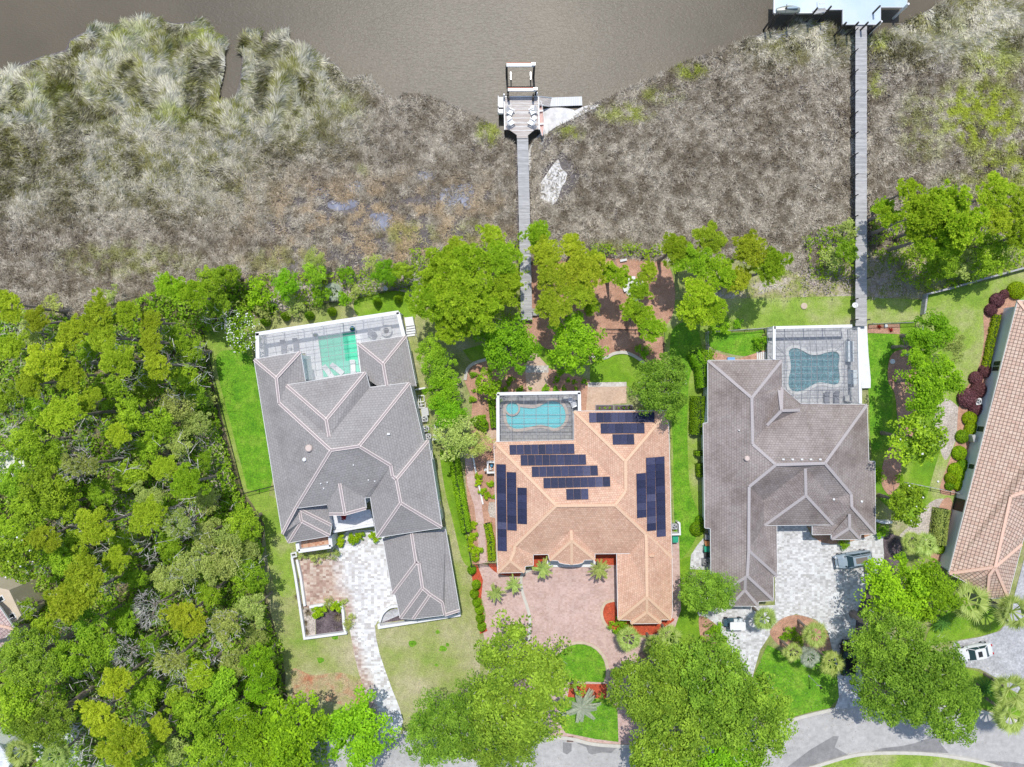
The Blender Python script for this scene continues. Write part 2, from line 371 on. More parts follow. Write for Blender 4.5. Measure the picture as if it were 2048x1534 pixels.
M['capD'] = cap_mat("clay_ridge_tile", (0.74, 0.50, 0.38), (0.66, 0.42, 0.31), 0.7, 0.2)
M['bronze'] = plain("dark_bronze_aluminium", (0.05, 0.045, 0.045), 0.4, 0.3)
M['cagegrey'] = plain("grey_aluminium", (0.30, 0.30, 0.31), 0.4, 0.3)
M['alum'] = plain("pale_aluminium", (0.62, 0.64, 0.66), 0.35, 0.5)
M['black'] = plain("black_plastic", (0.015, 0.015, 0.017), 0.45)
M['dark'] = plain("dark_opening", (0.02, 0.022, 0.025), 0.5)
M['glass'] = plain("dark_window_glass", (0.02, 0.035, 0.04), 0.05)
M['carglass'] = plain("car_glass", (0.03, 0.06, 0.07), 0.15)
M['deck'] = None
def plank_mat(name, c1, c2, mort, row, ms=0.05, rot=0.0, sp=0.8):
    m, t, b = newmat(name); b.inputs["Roughness"].default_value = 0.85
    g = t.nodes.new("ShaderNodeNewGeometry"); mp = t.nodes.new("ShaderNodeMapping"); mp.inputs["Rotation"].default_value = (0, 0, rot); t.links.new(g.outputs["Position"], mp.inputs[0])
    br = t.nodes.new("ShaderNodeTexBrick"); br.offset = 0.0; t.links.new(mp.outputs[0], br.inputs["Vector"])
    for k, v in (("Scale", 1.0), ("Mortar Size", row*ms), ("Mortar Smooth", 0.2), ("Brick Width", 30.0), ("Row Height", row)): br.inputs[k].default_value = v
    br.inputs["Color1"].default_value = rgba(c1); br.inputs["Color2"].default_value = rgba(c2); br.inputs["Mortar"].default_value = rgba(mort)
    mp2 = t.nodes.new("ShaderNodeMapping"); mp2.inputs["Scale"].default_value = (0.6, 5, 1); t.links.new(mp.outputs[0], mp2.inputs[0])
    n = noise(t, 1.6, 5, mp2.outputs[0], 0.7)
    t.links.new(mixc(t, sp, br.outputs[0], ramp(t, n, [(0.3, (0.62,)*3), (0.7, (1.2,)*3)]), 'MULTIPLY'), b.inputs["Base Color"]); return m
M['plank'] = plank_mat("weathered_grey_planks", (0.38, 0.375, 0.37), (0.52, 0.51, 0.50), (0.16, 0.155, 0.15), 0.16)
M['plank2'] = plank_mat("bleached_deck_planks", (0.50, 0.43, 0.38), (0.70, 0.67, 0.64), (0.25, 0.20, 0.17), 0.16)
M['plankw'] = plank_mat("white_composite_planks", (0.66, 0.66, 0.65), (0.72, 0.72, 0.71), (0.5, 0.5, 0.5), 0.3, rot=1.57, sp=0.25)
M['pile'] = plain("dark_wet_timber", (0.035, 0.032, 0.028), 0.7, c2=(0.08, 0.07, 0.06), sc=3)
M['metalroof'] = plain("pale_blue_white_metal_roof", (0.50, 0.62, 0.68), 0.3, 0.15, c2=(0.62, 0.70, 0.74), sc=0.25)
M['stonedeck'] = tile_mat("grey_stone_pool_deck", (0.30, 0.30, 0.31), (0.40, 0.40, 0.40), (0.2, 0.2, 0.2), 0.6, 0.45, 0.03, rough=0.8)
M['stonedeck3'] = tile_mat("pale_grey_pool_deck_pavers", (0.44, 0.44, 0.45), (0.56, 0.56, 0.57), (0.34, 0.34, 0.34), 0.5, 0.4, 0.03, rough=0.8)
M['whitedeck'] = tile_mat("white_pool_deck", (0.68, 0.68, 0.69), (0.76, 0.76, 0.77), (0.58, 0.58, 0.6), 0.9, 0.9, 0.015, rough=0.7)
M['coping'] = plain("pinkish_coping", (0.50, 0.42, 0.37), 0.8, c2=(0.60, 0.52, 0.46), sc=3)
M['copingg'] = plain("pale_grey_coping", (0.60, 0.60, 0.58), 0.8, c2=(0.68, 0.68, 0.66), sc=3)
M['kerb'] = plain("concrete_kerb", (0.52, 0.49, 0.43), 0.9, c2=(0.60, 0.57, 0.50), sc=1.5)
M['kerbtan'] = plain("tan_kerb", (0.52, 0.42, 0.31), 0.9, c2=(0.60, 0.49, 0.37), sc=1.5)
M['solar'] = None
m, t, b = newmat("solar_cells"); b.inputs["Roughness"].default_value = 0.5; b.inputs["Specular IOR Level"].default_value = 0.06
uv = t.nodes.new("ShaderNodeUVMap"); uv.uv_map = "UVMap"
br = t.nodes.new("ShaderNodeTexBrick"); br.offset = 0.0; t.links.new(uv.outputs[0], br.inputs["Vector"])
for k, v in (("Scale", 1.0), ("Mortar Size", 0.006), ("Brick Width", 0.16), ("Row Height", 0.16)): br.inputs[k].default_value = v
br.inputs["Color1"].default_value = (0.020, 0.024, 0.052, 1); br.inputs["Color2"].default_value = (0.028, 0.034, 0.07, 1); br.inputs["Mortar"].default_value = (0.06, 0.07, 0.12, 1)
oi = t.nodes.new("ShaderNodeObjectInfo")
t.links.new(mixc(t, 1.0, br.outputs[0], ramp(t, oi.outputs["Random"], [(0.0, (1.0, 1.0, 1.0)), (0.85, (1.7, 1.6, 1.6)), (0.97, (3.0, 2.6, 2.2))]), 'MULTIPLY'), b.inputs["Base Color"]); M['solar'] = m
m, t, b = newmat("insect_screen"); b.inputs["Base Color"].default_value = (0.25, 0.25, 0.27, 1); b.inputs["Roughness"].default_value = 0.9
tr = t.nodes.new("ShaderNodeBsdfTransparent"); mx = N(t, "ShaderNodeMixShader"); mx.inputs[0].default_value = 0.17
t.links.new(tr.outputs[0], mx.inputs[1]); t.links.new(b.outputs[0], mx.inputs[2]); t.links.new(mx.outputs[0], t.nodes["Material Output"].inputs[0]); M['screen'] = m
m, t, b = newmat("pale_insect_screen"); b.inputs["Base Color"].default_value = (0.50, 0.50, 0.52, 1); b.inputs["Roughness"].default_value = 0.9
tr = t.nodes.new("ShaderNodeBsdfTransparent"); mx = N(t, "ShaderNodeMixShader"); mx.inputs[0].default_value = 0.33
t.links.new(tr.outputs[0], mx.inputs[1]); t.links.new(b.outputs[0], mx.inputs[2]); t.links.new(mx.outputs[0], t.nodes["Material Output"].inputs[0]); M['screenw'] = m
WHP = [(0.44, 0.43, 0.42), (0.52, 0.51, 0.505), (0.58, 0.575, 0.57), (0.64, 0.64, 0.635), (0.68, 0.68, 0.68)]
M['pave3'] = paver_mat("pale_grey_pavers", WHP, 0.36, 0.24)[0]
M['pave2'] = paver_mat("pinkish_tan_pavers", [(0.50, 0.34, 0.29), (0.55, 0.39, 0.34), (0.59, 0.43, 0.38)], 0.3, 0.2)[0]
M['patio2'] = paver_mat("tan_patio_pavers", [(0.52, 0.36, 0.26), (0.57, 0.41, 0.30), (0.60, 0.44, 0.33)], 0.25, 0.2)[0]
M['blockband'] = paver_mat("grey_block_band", [(0.40, 0.36, 0.32), (0.55, 0.50, 0.45), (0.64, 0.60, 0.55)], 0.35, 0.35)[0]
M['rustpave'] = paver_mat("rusty_patio_pavers", [(0.42, 0.20, 0.12), (0.50, 0.28, 0.18), (0.55, 0.36, 0.25)], 0.3, 0.25)[0]
m, t, b, cB, wn = paver_mat("two_tone_pavers", [(0.34, 0.22, 0.17), (0.44, 0.30, 0.24), (0.52, 0.40, 0.32), (0.60, 0.50, 0.42)], 0.42, 0.28)
cW = ramp(t, wn.outputs[0], [(0.05, (0.50, 0.47, 0.45)), (0.4, (0.63, 0.62, 0.61)), (0.95, (0.78, 0.78, 0.78))])
g = t.nodes.new("ShaderNodeNewGeometry"); sx = t.nodes.new("ShaderNodeSeparateXYZ"); t.links.new(g.outputs["Position"], sx.inputs[0])
x0 = W(655, 1100); sl = (W(745, 1440).x - x0.x) / (W(745, 1440).y - x0.y)
m1 = N(t, "ShaderNodeMath", _operation='MULTIPLY_ADD'); t.links.new(sx.outputs[1], m1.inputs[0]); m1.inputs[1].default_value = -sl; t.links.new(sx.outputs[0], m1.inputs[2])
m2 = N(t, "ShaderNodeMath", _operation='ADD'); t.links.new(m1.outputs[0], m2.inputs[0]); m2.inputs[1].default_value = -(x0.x - sl*x0.y) - 1.5
m3 = N(t, "ShaderNodeMath", _operation='MULTIPLY_ADD'); t.links.new(noise(t, 0.35, 3), m3.inputs[0]); m3.inputs[1].default_value = 5.0; t.links.new(m2.outputs[0], m3.inputs[2])
m4 = N(t, "ShaderNodeMapRange"); m4.inputs["From Min"].default_value = 0.6; m4.inputs["From Max"].default_value = 2.6; t.links.new(m3.outputs[0], m4.inputs["Value"])
t.links.new(mixc(t, m4.outputs[0], cB, cW), b.inputs["Base Color"]); M['pave1'] = m
# foliage
M['L_pine'] = leaf_mat("pine_needles", (0.26, 0.38, 0.014), (0.7, 0.8, 0.07), 0.4)
M['L_pineg'] = leaf_mat("green_pine_needles", (0.18, 0.34, 0.01), (0.57, 0.76, 0.05), 0.4)
M['L_oak'] = leaf_mat("oak_leaves", (0.12, 0.25, 0.01), (0.48, 0.7, 0.045), 0.37)
M['L_street'] = leaf_mat("live_oak_leaves", (0.07, 0.165, 0.01), (0.4, 0.61, 0.06), 0.33)
M['L_bright'] = leaf_mat("bright_green_leaves", (0.1, 0.24, 0.008), (0.4, 0.7, 0.025), 0.35)
M['L_olive'] = leaf_mat("olive_leaves", (0.24, 0.32, 0.05), (0.62, 0.7, 0.2), 0.36)
M['L_mag'] = leaf_mat("magnolia_leaves", (0.07, 0.15, 0.006), (0.42, 0.58, 0.03), 0.2, 0.35)
M['L_hedge'] = leaf_mat("clipped_hedge_leaves", (0.08, 0.19, 0.008), (0.3, 0.52, 0.015), 0.25)
M['L_lime'] = leaf_mat("lime_hedge_leaves", (0.18, 0.34, 0.008), (0.46, 0.62, 0.015), 0.3)
M['L_burg'] = leaf_mat("burgundy_leaves", (0.081, 0.029, 0.034), (0.287, 0.127, 0.138), 0.2, hue=0.02)
M['L_palm'] = leaf_mat("palm_fronds", (0.22, 0.32, 0.05), (0.56, 0.66, 0.2), 0.3, 0.4, hue=0.03)
M['L_silver'] = leaf_mat("silver_fronds", (0.28, 0.33, 0.24), (0.52, 0.56, 0.42), 0.2, 0.5, hue=0.02)
M['L_sago'] = leaf_mat("dark_green_fronds", (0.034, 0.138, 0.023), (0.184, 0.414, 0.069), 0.3, 0.35)
M['L_straw'] = leaf_mat("dry_grass_blades", (0.230, 0.184, 0.115), (0.517, 0.460, 0.299), 0.3)
M['L_red'] = leaf_mat("red_leaves", (0.287, 0.023, 0.023), (0.575, 0.069, 0.057), 0.3, hue=0.02)
M['petal'] = plain("white_petals", (0.75, 0.75, 0.74), 0.6)
M['twig'] = plain("grey_dead_twigs", (0.52, 0.49, 0.45), 0.9, c2=(0.64, 0.61, 0.57), sc=1)
M['bark'] = plain("pine_bark", (0.20, 0.16, 0.135), 0.95, c2=(0.30, 0.25, 0.22), sc=3, bp=0.4)
def vcol_mat(name, trans=0.25):
    m, t, b = newmat(name); a = N(t, "ShaderNodeAttribute", _attribute_name="Col"); t.links.new(a.outputs["Color"], b.inputs["Base Color"])
    b.inputs["Roughness"].default_value = 0.9; b.inputs["Specular IOR Level"].default_value = 0.0
    tr = t.nodes.new("ShaderNodeBsdfTranslucent"); t.links.new(a.outputs["Color"], tr.inputs[0])
    mx = N(t, "ShaderNodeMixShader"); mx.inputs[0].default_value = trans
    t.links.new(b.outputs[0], mx.inputs[1]); t.links.new(tr.outputs[0], mx.inputs[2]); t.links.new(mx.outputs[0], t.nodes["Material Output"].inputs[0]); return m
M['reed'] = vcol_mat("marsh_grass_blades")

# ---------------------------------------------------------------- ground, water, paths (structure)
LAYER = [0.004]
def sheet(name, pts, mat, z=None, sm=False, holes=None, kind="structure", n=6):
    if z is None: LAYER[0] += 0.0008; z = LAYER[0]
    P = smooth_poly(pts, True, n) if sm else pts
    P = WL(P, z)
    mb = MB(); tris = geometry.tessellate_polygon([P])
    b0 = len(mb.v)
    for tr in tris:
        q = [P[i] for i in tr]
        if (q[1]-q[0]).cross(q[2]-q[0]).z < 0: q = q[::-1]
        mb.poly(q)
    o = mb.build(name, mat); tag(o, kind=kind); return o
def strip(name, pts, wd, mat, h=0.12, z=0.06, sm=True, kind="structure", label=None, cat=None, group=None, closed=False):
    P = smooth_poly(pts, closed, 5) if sm else list(pts)
    if closed: P = P + [P[0]]
    P = WL(P, 0); mb = MB(); n = len(P); Lf = []; Rt = []
    for i in range(n):
        a = P[max(i-1, 0)]; c = P[min(i+1, n-1)]
        if closed and i in (0, n-1): a = P[n-2]; c = P[1]
        if 0 < i < n-1 and not closed or (closed and 0 < i < n-1):
            e1 = (P[i]-P[i-1]).normalized(); e2 = (P[i+1]-P[i]).normalized(); d = (e1+e2).normalized(); k = 1/max(0.5, d.dot(e1))
        else: d = (c-a).normalized(); k = 1
        s_ = Vector((-d.y, d.x, 0))*wd/2*k; Lf.append(P[i]+s_); Rt.append(P[i]-s_)
    up = Vector((0, 0, h)); zz = Vector((0, 0, z))
    for i in range(n-1):
        A, B, C2, D = Rt[i]+zz, Rt[i+1]+zz, Lf[i+1]+zz, Lf[i]+zz
        mb.poly([A+up, B+up, C2+up, D+up]); mb.poly([A, B, B+up, A+up]); mb.poly([C2, D, D+up, C2+up])
        if i == 0 and not closed: mb.poly([D, A, A+up, D+up])
        if i == n-2 and not closed: mb.poly([B, C2, C2+up, B+up])
    o = mb.build(name, mat)
    if kind: tag(o, kind=kind)
    if label: tag(o, label, cat, group)
    return o

BIG = 5200
shore_l = [(-900, 260), (-60, 190), (0, 155), (40, 128), (85, 112), (130, 100), (140, 78), (180, 58), (250, 48), (305, 34), (350, 46), (400, 42), (430, 62), (448, 90), (450, 130), (440, 175), (436, 205),
           (462, 212), (478, 170), (484, 120), (484, 80), (488, 62), (515, 66), (532, 100), (549, 62), (565, 60), (590, 88), (630, 112), (675, 130), (700, 165), (712, 155), (735, 150), (765, 185), (788, 205), (805, 186),
           (850, 188), (900, 206), (950, 232), (990, 252), (1008, 275), (1034, 290)]
shore_r = [(1058, 300), (1070, 280), (1120, 250), (1170, 214), (1235, 185), (1310, 152), (1370, 122), (1420, 106), (1490, 80), (1525, 66), (1565, 60), (1590, 42), (1640, 42), (1690, 60), (1712, 80),
           (1734, 80), (1770, 62), (1800, 48), (1850, 22), (1890, 4), (1960, -20), (2100, -120), (3000, -400)]
landedge = [(3000, 420), (2048, 440), (1900, 470), (1740, 495), (1600, 500), (1480, 478), (1330, 500), (1180, 500), (1000, 520), (830, 560), (700, 575), (560, 600), (430, 590), (330, 585), (250, 620), (0, 640), (-900, 660)]
sheet("water", [(-BIG, -BIG), (BIG, -BIG), (BIG, 700), (-BIG, 700)], M['river'], -0.55)
sheet("marsh_mud", shore_l + shore_r + landedge, M['marshmud'], -0.30)
sheet("ground", [(-BIG, 645), (-900, 645)] + landedge[::-1][1:] + [(BIG, 420), (BIG, BIG), (-BIG, BIG)], M['land'], 0.0)
for pts in ([(1092, 350), (1115, 320), (1122, 335), (1135, 352), (1122, 378), (1112, 404), (1086, 415), (1076, 380)], [(1062, 290), (1080, 268), (1120, 240), (1165, 214), (1200, 210), (1150, 236), (1100, 262), (1080, 300), (1060, 320)],
            [(1058, 300), (1078, 290), (1070, 330), (1058, 345)], [(1080, 225), (1110, 215), (1150, 222), (1120, 245), (1085, 262)]):
    LAYER[0] += 0.004; sheet("sand_patch", pts, M['whitesand'], -0.29 + LAYER[0], True)
for i, pts in enumerate(([(620, 385), (645, 372), (660, 388), (640, 398)], [(655, 405), (690, 398), (720, 404), (700, 418), (665, 420)], [(690, 372), (715, 362), (730, 378), (705, 385)], [(835, 345), (865, 342), (872, 362), (845, 372)],
            [(885, 375), (915, 368), (925, 392), (900, 412), (880, 398)], [(925, 360), (945, 366), (948, 398), (935, 420), (920, 395)], [(1570, 62), (1585, 55), (1560, 80), (1545, 75)], [(740, 430), (780, 425), (790, 455), (750, 460)])):
    sheet("marsh_pool", pts, plain("bluish_pool_water%d" % i, (0.30, 0.32, 0.40), 0.1, c2=(0.16, 0.16, 0.19), sc=0.9) if i == 0 else bpy.data.materials["bluish_pool_water0"], -0.27 + i*0.002, True)
LAYER[0] = 0.004
sheet("woodland_floor", [(-300, 660), (100, 630), (300, 590), (420, 580), (520, 590), (515, 640), (405, 668), (425, 760), (450, 860), (480, 960), (490, 990), (545, 1060), (530, 1120), (550, 1200), (575, 1300), (575, 1390), (650, 1440), (700, 1534), (700, 1700), (-300, 1700)], M['forest'], sm=True)
sheet("scrub_ground", [(540, 585), (700, 560), (830, 545), (830, 590), (700, 600), (560, 625)], M['sand'], sm=True)
sheet("sandy_ground", [(1440, 560), (1600, 545), (1830, 500), (1850, 560), (1840, 600), (1736, 602), (1700, 592), (1560, 598), (1440, 600)], M['scrubmix'], sm=True)
sheet("lawn", [(405, 668), (440, 650), (500, 650), (520, 900), (560, 1000), (560, 1100), (500, 1000), (485, 975), (455, 870), (425, 760)], M['lawn_mix'])
sheet("lawn", [(432, 720), (470, 700), (500, 715), (515, 760), (545, 960), (500, 980), (488, 950), (462, 850)], M['lawn_lush'], sm=True)
sheet("lawn", [(500, 640), (640, 605), (760, 588), (835, 580), (850, 640), (850, 760), (860, 900), (900, 900), (950, 1010), (960, 1200), (960, 1420), (830, 1450), (640, 1440), (580, 1390), (560, 1300), (535, 1200), (520, 1110), (530, 1050), (540, 980), (560, 900), (600, 700)], M['lawn_dry'])
sheet("grass_patch", [(715, 592), (800, 582), (830, 610), (828, 640), (800, 632), (720, 635)], M['lawn'], sm=True)
sheet("grass_patch", [(880, 900), (905, 930), (925, 1010), (938, 1090), (945, 1130), (925, 1120), (905, 1040), (890, 980)], M['lawn'], sm=True)
sheet("grass_patch", [(530, 1000), (560, 1010), (580, 1090), (590, 1180), (560, 1190), (535, 1120)], M['lawn_mix'], sm=True)
sheet("rusty_grass", [(585, 1338), (625, 1350), (680, 1345), (722, 1360), (735, 1390), (700, 1410), (640, 1400), (590, 1398)], M['rustgrass'], sm=True)
for c, r in (((875, 1264), 6), ((885, 1298), 9), ((825, 1288), 9), ((640, 1320), 8), ((873, 1330), 4), ((895, 1290), 5), ((670, 1275), 7)):
    sheet("grass_patch", [(c[0]+r*math.cos(a)*R.uniform(.6, 1.2), c[1]+r*.8*math.sin(a)*R.uniform(.6, 1.2)) for a in [k*math.pi/4 for k in range(8)]], M['lawn_lush'], sm=True)
sheet("lawn", [(1080, 640), (1330, 655), (1350, 600), (1440, 598), (1700, 592), (1850, 600), (1845, 650), (1535, 655), (1412, 668), (1410, 1115), (1360, 1180), (1350, 1140), (1344, 960), (1340, 820), (1330, 700), (1080, 720)], M['lawn_mix'])
sheet("lawn", [(1345, 660), (1390, 650), (1405, 720), (1378, 760), (1378, 960), (1400, 1040), (1378, 1100), (1352, 1100), (1346, 900), (1340, 760)], M['lawn_lush'], sm=True)
sheet("lawn", [(1352, 1130), (1400, 1120), (1420, 1200), (1445, 1260), (1462, 1290), (1462, 1345), (1400, 1345), (1330, 1310), (1350, 1230)], M['lawn'], sm=True)
sheet("lawn", [(1180, 770), (1180, 730), (1200, 716), (1225, 709), (1260, 708), (1300, 730), (1320, 790), (1290, 800), (1250, 768)], M['lawn'])
sheet("lawn", [(925, 700), (960, 690), (1000, 705), (1100, 690), (1110, 740), (1070, 730), (1060, 760), (940, 720)], M['lawn'])
sheet("lawn", [(1418, 668), (1500, 664), (1528, 662), (1530, 700), (1490, 712), (1440, 702), (1418, 690)], M['lawn_lush'], sm=True)
sheet("lawn", [(1733, 650), (1830, 640), (1830, 700), (1900, 860), (1880, 1000), (1850, 1080), (1760, 1000), (1745, 960), (1738, 800)], M['lawn'])
sheet("lawn", [(1735, 668), (1790, 668), (1785, 740), (1780, 860), (1745, 900), (1738, 800)], M['lawn_lush'], sm=True)
sheet("lawn", [(1850, 592), (2060, 540), (2060, 620), (1990, 740), (1960, 830), (1920, 930), (1905, 1010), (1890, 1130), (1830, 1110), (1840, 1040), (1880, 900), (1870, 760), (1840, 680)], M['lawn_mix'])
sheet("dry_patch", [(1875, 805), (1900, 800), (1925, 830), (1915, 870), (1890, 920), (1870, 850)], M['sand'], sm=True)
sheet("dry_patch", [(1860, 1005), (1890, 1000), (1885, 1040), (1855, 1080), (1800, 1075), (1820, 1050)], M['sand'], sm=True)
sheet("mulch_bed", [(1970, 615), (2015, 590), (2040, 610), (2010, 700), (1985, 800), (1950, 900), (1925, 980), (1880, 985), (1895, 930), (1912, 880), (1920, 800), (1955, 740), (1968, 680)], M['straw'], sm=True)
sheet("mulch_bed", [(1880, 1010), (1905, 1005), (1893, 1100), (1885, 1140), (1862, 1120)], M['straw'], sm=True)
# garden of the house with the solar panels
sheet("mulch_bed", [(1055, 530), (1180, 512), (1240, 510), (1290, 520), (1335, 530), (1350, 580), (1345, 630), (1328, 660), (1328, 700), (1312, 728), (1290, 722), (1260, 706), (1240, 704), (1205, 716), (1180, 720), (1060, 680), (1050, 600)], M['straw'], sm=True)
sheet("mulch_bed", [(928, 760), (935, 735), (965, 722), (1000, 722), (1070, 728), (1180, 760), (1178, 830), (1160, 850), (995, 850), (992, 1120), (945, 1130), (930, 940), (940, 880), (945, 800)], M['straw'], sm=False)
sheet("patio", [(1050, 732), (1054, 790), (1096, 790), (1096, 732), (1080, 715), (1070, 700), (1058, 715)], M['patio2'])
sheet("patio_band", [(1051, 731), (1097, 731), (1097, 745), (1051, 745)], M['blockband'])
sheet("patio", [(1176, 766), (1253, 764), (1253, 806), (1192, 812), (1190, 822), (1172, 822)], M['patio2'])
sheet("patio_band", [(1176, 765), (1253, 764), (1253, 773), (1176, 774)], M['blockband'])
sheet("path", [(928, 905), (942, 905), (948, 950), (962, 1000), (970, 1060), (974, 1125), (958, 1128), (955, 1060), (948, 1010), (935, 970)], M['pave2'], sm=False)
sheet("path", [(970, 862), (992, 858), (994, 876), (975, 880)], M['patio2'])
sheet("patio", [(978, 1004), (990, 1004), (990, 1036), (980, 1034), (976, 1020)], M['sand'])
sheet("path", [(1345, 1072), (1358, 1072), (1360, 1150), (1362, 1220), (1350, 1255), (1335, 1270), (1290, 1270), (1340, 1235), (1344, 1200)], M['pave2'])
# pink court, loop drive and garage
sheet("driveway", [(958, 1128), (1000, 1132), (1015, 1135), (1045, 1138), (1235, 1128), (1240, 1200), (1245, 1262), (1300, 1280), (1270, 1330), (1290, 1440), (1330, 1490), (1230, 1492), (1120, 1478), (1000, 1478), (980, 1330), (965, 1260), (972, 1230), (962, 1190), (958, 1160)], M['pave2'])
sheet("red_mulch_bed", [(1067, 1108), (1096, 1108), (1096, 1134), (1067, 1134)], M['redmulch'])
sheet("red_mulch_bed", [(1188, 1106), (1232, 1106), (1232, 1130), (1188, 1130)], M['redmulch'])
sheet("red_mulch_bed", [(976, 1128), (995, 1128), (1046, 1143), (1040, 1152), (1005, 1150), (988, 1142)], M['redmulch'], sm=True)
sheet("red_mulch_bed", [(1228, 1203), (1212, 1208), (1206, 1225), (1212, 1245), (1230, 1262), (1270, 1270), (1310, 1268), (1328, 1255), (1345, 1236), (1250, 1236), (1234, 1220)], M['redmulch'], sm=True)
sheet("red_mulch_bed", [(941, 1130), (955, 1130), (966, 1160), (962, 1200), (970, 1245), (975, 1262), (960, 1268), (950, 1200)], M['redmulch'])
cs = [(1159+53*math.cos(a), 1342-54*math.sin(a)) for a in [math.radians(x) for x in range(-25, 206, 15)]]
sheet("lawn", cs, M['lawn_lush'])
sheet("red_mulch_bed", [(1140, 1368), (1215, 1368), (1212, 1400), (1170, 1404), (1135, 1396)], M['redmulch'])
sheet("lawn", [(1120, 1400), (1135, 1394), (1215, 1398), (1235, 1420), (1237, 1484), (1190, 1478), (1131, 1466), (1115, 1440)], M['lawn_lush'])
strip("kerb", [(1159+57*math.cos(a), 1342-58*math.sin(a)) for a in [math.radians(x) for x in range(-25, 206, 15)]], 0.35, M['kerbtan'], 0.08, sm=False)
strip("kerb", [(1062, 1138), (1045, 1148), (1042, 1162), (1046, 1188), (1054, 1212), (1060, 1240), (1057, 1280)], 0.38, M['kerb'], 0.10)
strip("kerb", [(1228, 1200), (1210, 1206), (1203, 1225), (1209, 1247), (1228, 1266), (1262, 1282)], 0.36, M['kerbtan'], 0.08)
strip("kerb", [(930, 760), (935, 738), (950, 726), (972, 719)], 0.4, M['kerb'], 0.12)
strip("kerb", [(1180, 712), (1208, 716), (1228, 707), (1250, 705), (1272, 714), (1288, 726)], 0.4, M['kerb'], 0.12)
strip("kerb", [(945, 908), (952, 945), (960, 980), (966, 1008)], 0.22, M['white'], 0.10)
# two-tone court of the grey house
sheet("driveway", [(597, 1106), (655, 1085), (700, 1060), (768, 1060), (790, 1180), (800, 1212), (768, 1222), (757, 1240), (750, 1252), (752, 1275), (759, 1307), (772, 1345), (786, 1383), (799, 1415), (806, 1442), (800, 1468), (760, 1470), (745, 1420), (729, 1385), (718, 1348), (708, 1307), (701, 1267), (695, 1240), (690, 1215), (640, 1213), (606, 1216)], M['pave1'])
sheet("mulch_bed", [(631, 1218), (660, 1212), (676, 1206), (688, 1216), (692, 1262), (632, 1273)], M['darkmulch'])
sheet("mulch_bed", [(604, 1215), (631, 1216), (631, 1273), (612, 1276)], M['sand'])
sheet("gravel_bed", [(762, 1248), (766, 1226), (790, 1217), (802, 1222), (800, 1240)], M['greydrive'])
sheet("mulch_bed", [(762, 1246), (915, 1226), (915, 1215), (795, 1232)], M['darkmulch'])
sheet("terrace", [(672, 1030), (748, 1022), (748, 1054), (668, 1062)], M['whitedeck'])
# pale court of the brown-roofed house
sheet("driveway", [(1550, 1050), (1612, 1050), (1625, 1075), (1660, 1088), (1700, 1084), (1760, 1064), (1768, 1070), (1768, 1110), (1766, 1128), (1752, 1150), (1735, 1165), (1725, 1195), (1714, 1225), (1710, 1260), (1690, 1300), (1722, 1340), (1735, 1420), (1780, 1440), (1660, 1440), (1676, 1400), (1674, 1340), (1664, 1298), (1656, 1262), (1630, 1238), (1592, 1228), (1562, 1240), (1545, 1262), (1520, 1300), (1506, 1350), (1490, 1400), (1440, 1478), (1400, 1478), (1440, 1380), (1458, 1345), (1464, 1300), (1440, 1262), (1400, 1235), (1395, 1225), (1440, 1215), (1550, 1210)], M['pave3'])
sheet("driveway", [(1408, 1075), (1424, 1080), (1424, 1140), (1380, 1138), (1382, 1110), (1395, 1090)], M['pave3'])
sheet("mulch_bed", [(1620, 1060), (1632, 1078), (1655, 1087), (1690, 1085), (1740, 1070), (1740, 1050), (1620, 1045)], M['straw'], sm=True)
sheet("mulch_bed", [(1540, 1268), (1560, 1240), (1592, 1230), (1628, 1240), (1652, 1262), (1662, 1300), (1640, 1320), (1580, 1305)], M['straw'], sm=True)
sheet("lawn", [(1535, 1290), (1580, 1312), (1664, 1300), (1674, 1345), (1678, 1395), (1660, 1416), (1620, 1424), (1578, 1436), (1540, 1440), (1495, 1410), (1508, 1350)], M['lawn_lush'])
sheet("mulch_bed", [(1768, 1068), (1800, 1080), (1800, 1130), (1760, 1160), (1740, 1200), (1730, 1300), (1712, 1280), (1715, 1225), (1728, 1190), (1752, 1152), (1768, 1128)], M['darkmulch'], sm=True)
sheet("mulch_bed", [(1398, 1235), (1420, 1240), (1440, 1262), (1425, 1300), (1405, 1290)], M['straw'], sm=True)
sheet("mulch_bed", [(1735, 650), (1800, 648), (1800, 668), (1735, 666)], M['straw'])
sheet("mulch_bed", [(1780, 715), (1800, 700), (1830, 705), (1830, 860), (1800, 860), (1790, 790), (1776, 760)], M['straw'], sm=True)
sheet("mulch_bed", [(1775, 900), (1800, 895), (1800, 965), (1780, 990), (1762, 960)], M['straw'], sm=True)
sheet("mulch_bed", [(1425, 702), (1450, 710), (1475, 718), (1530, 700), (1530, 725), (1415, 725)], M['straw'])
# far right drive
sheet("driveway", [(1906, 1284), (1960, 1274), (2000, 1262), (2014, 1245), (2025, 1205), (2080, 1000), (2300, 1000), (2300, 1460), (2048, 1445), (2000, 1360), (1960, 1338), (1906, 1330)], M['greydrive'])
sheet("lawn", [(1850, 1290), (1880, 1230), (1960, 1210), (2010, 1228), (2000, 1258), (1960, 1272), (1890, 1284)], M['lawn'], sm=True)
sheet("lawn", [(1900, 1330), (1955, 1342), (2000, 1365), (2048, 1400), (2100, 1452), (1948, 1412), (1860, 1400), (1860, 1340)], M['lawn'])
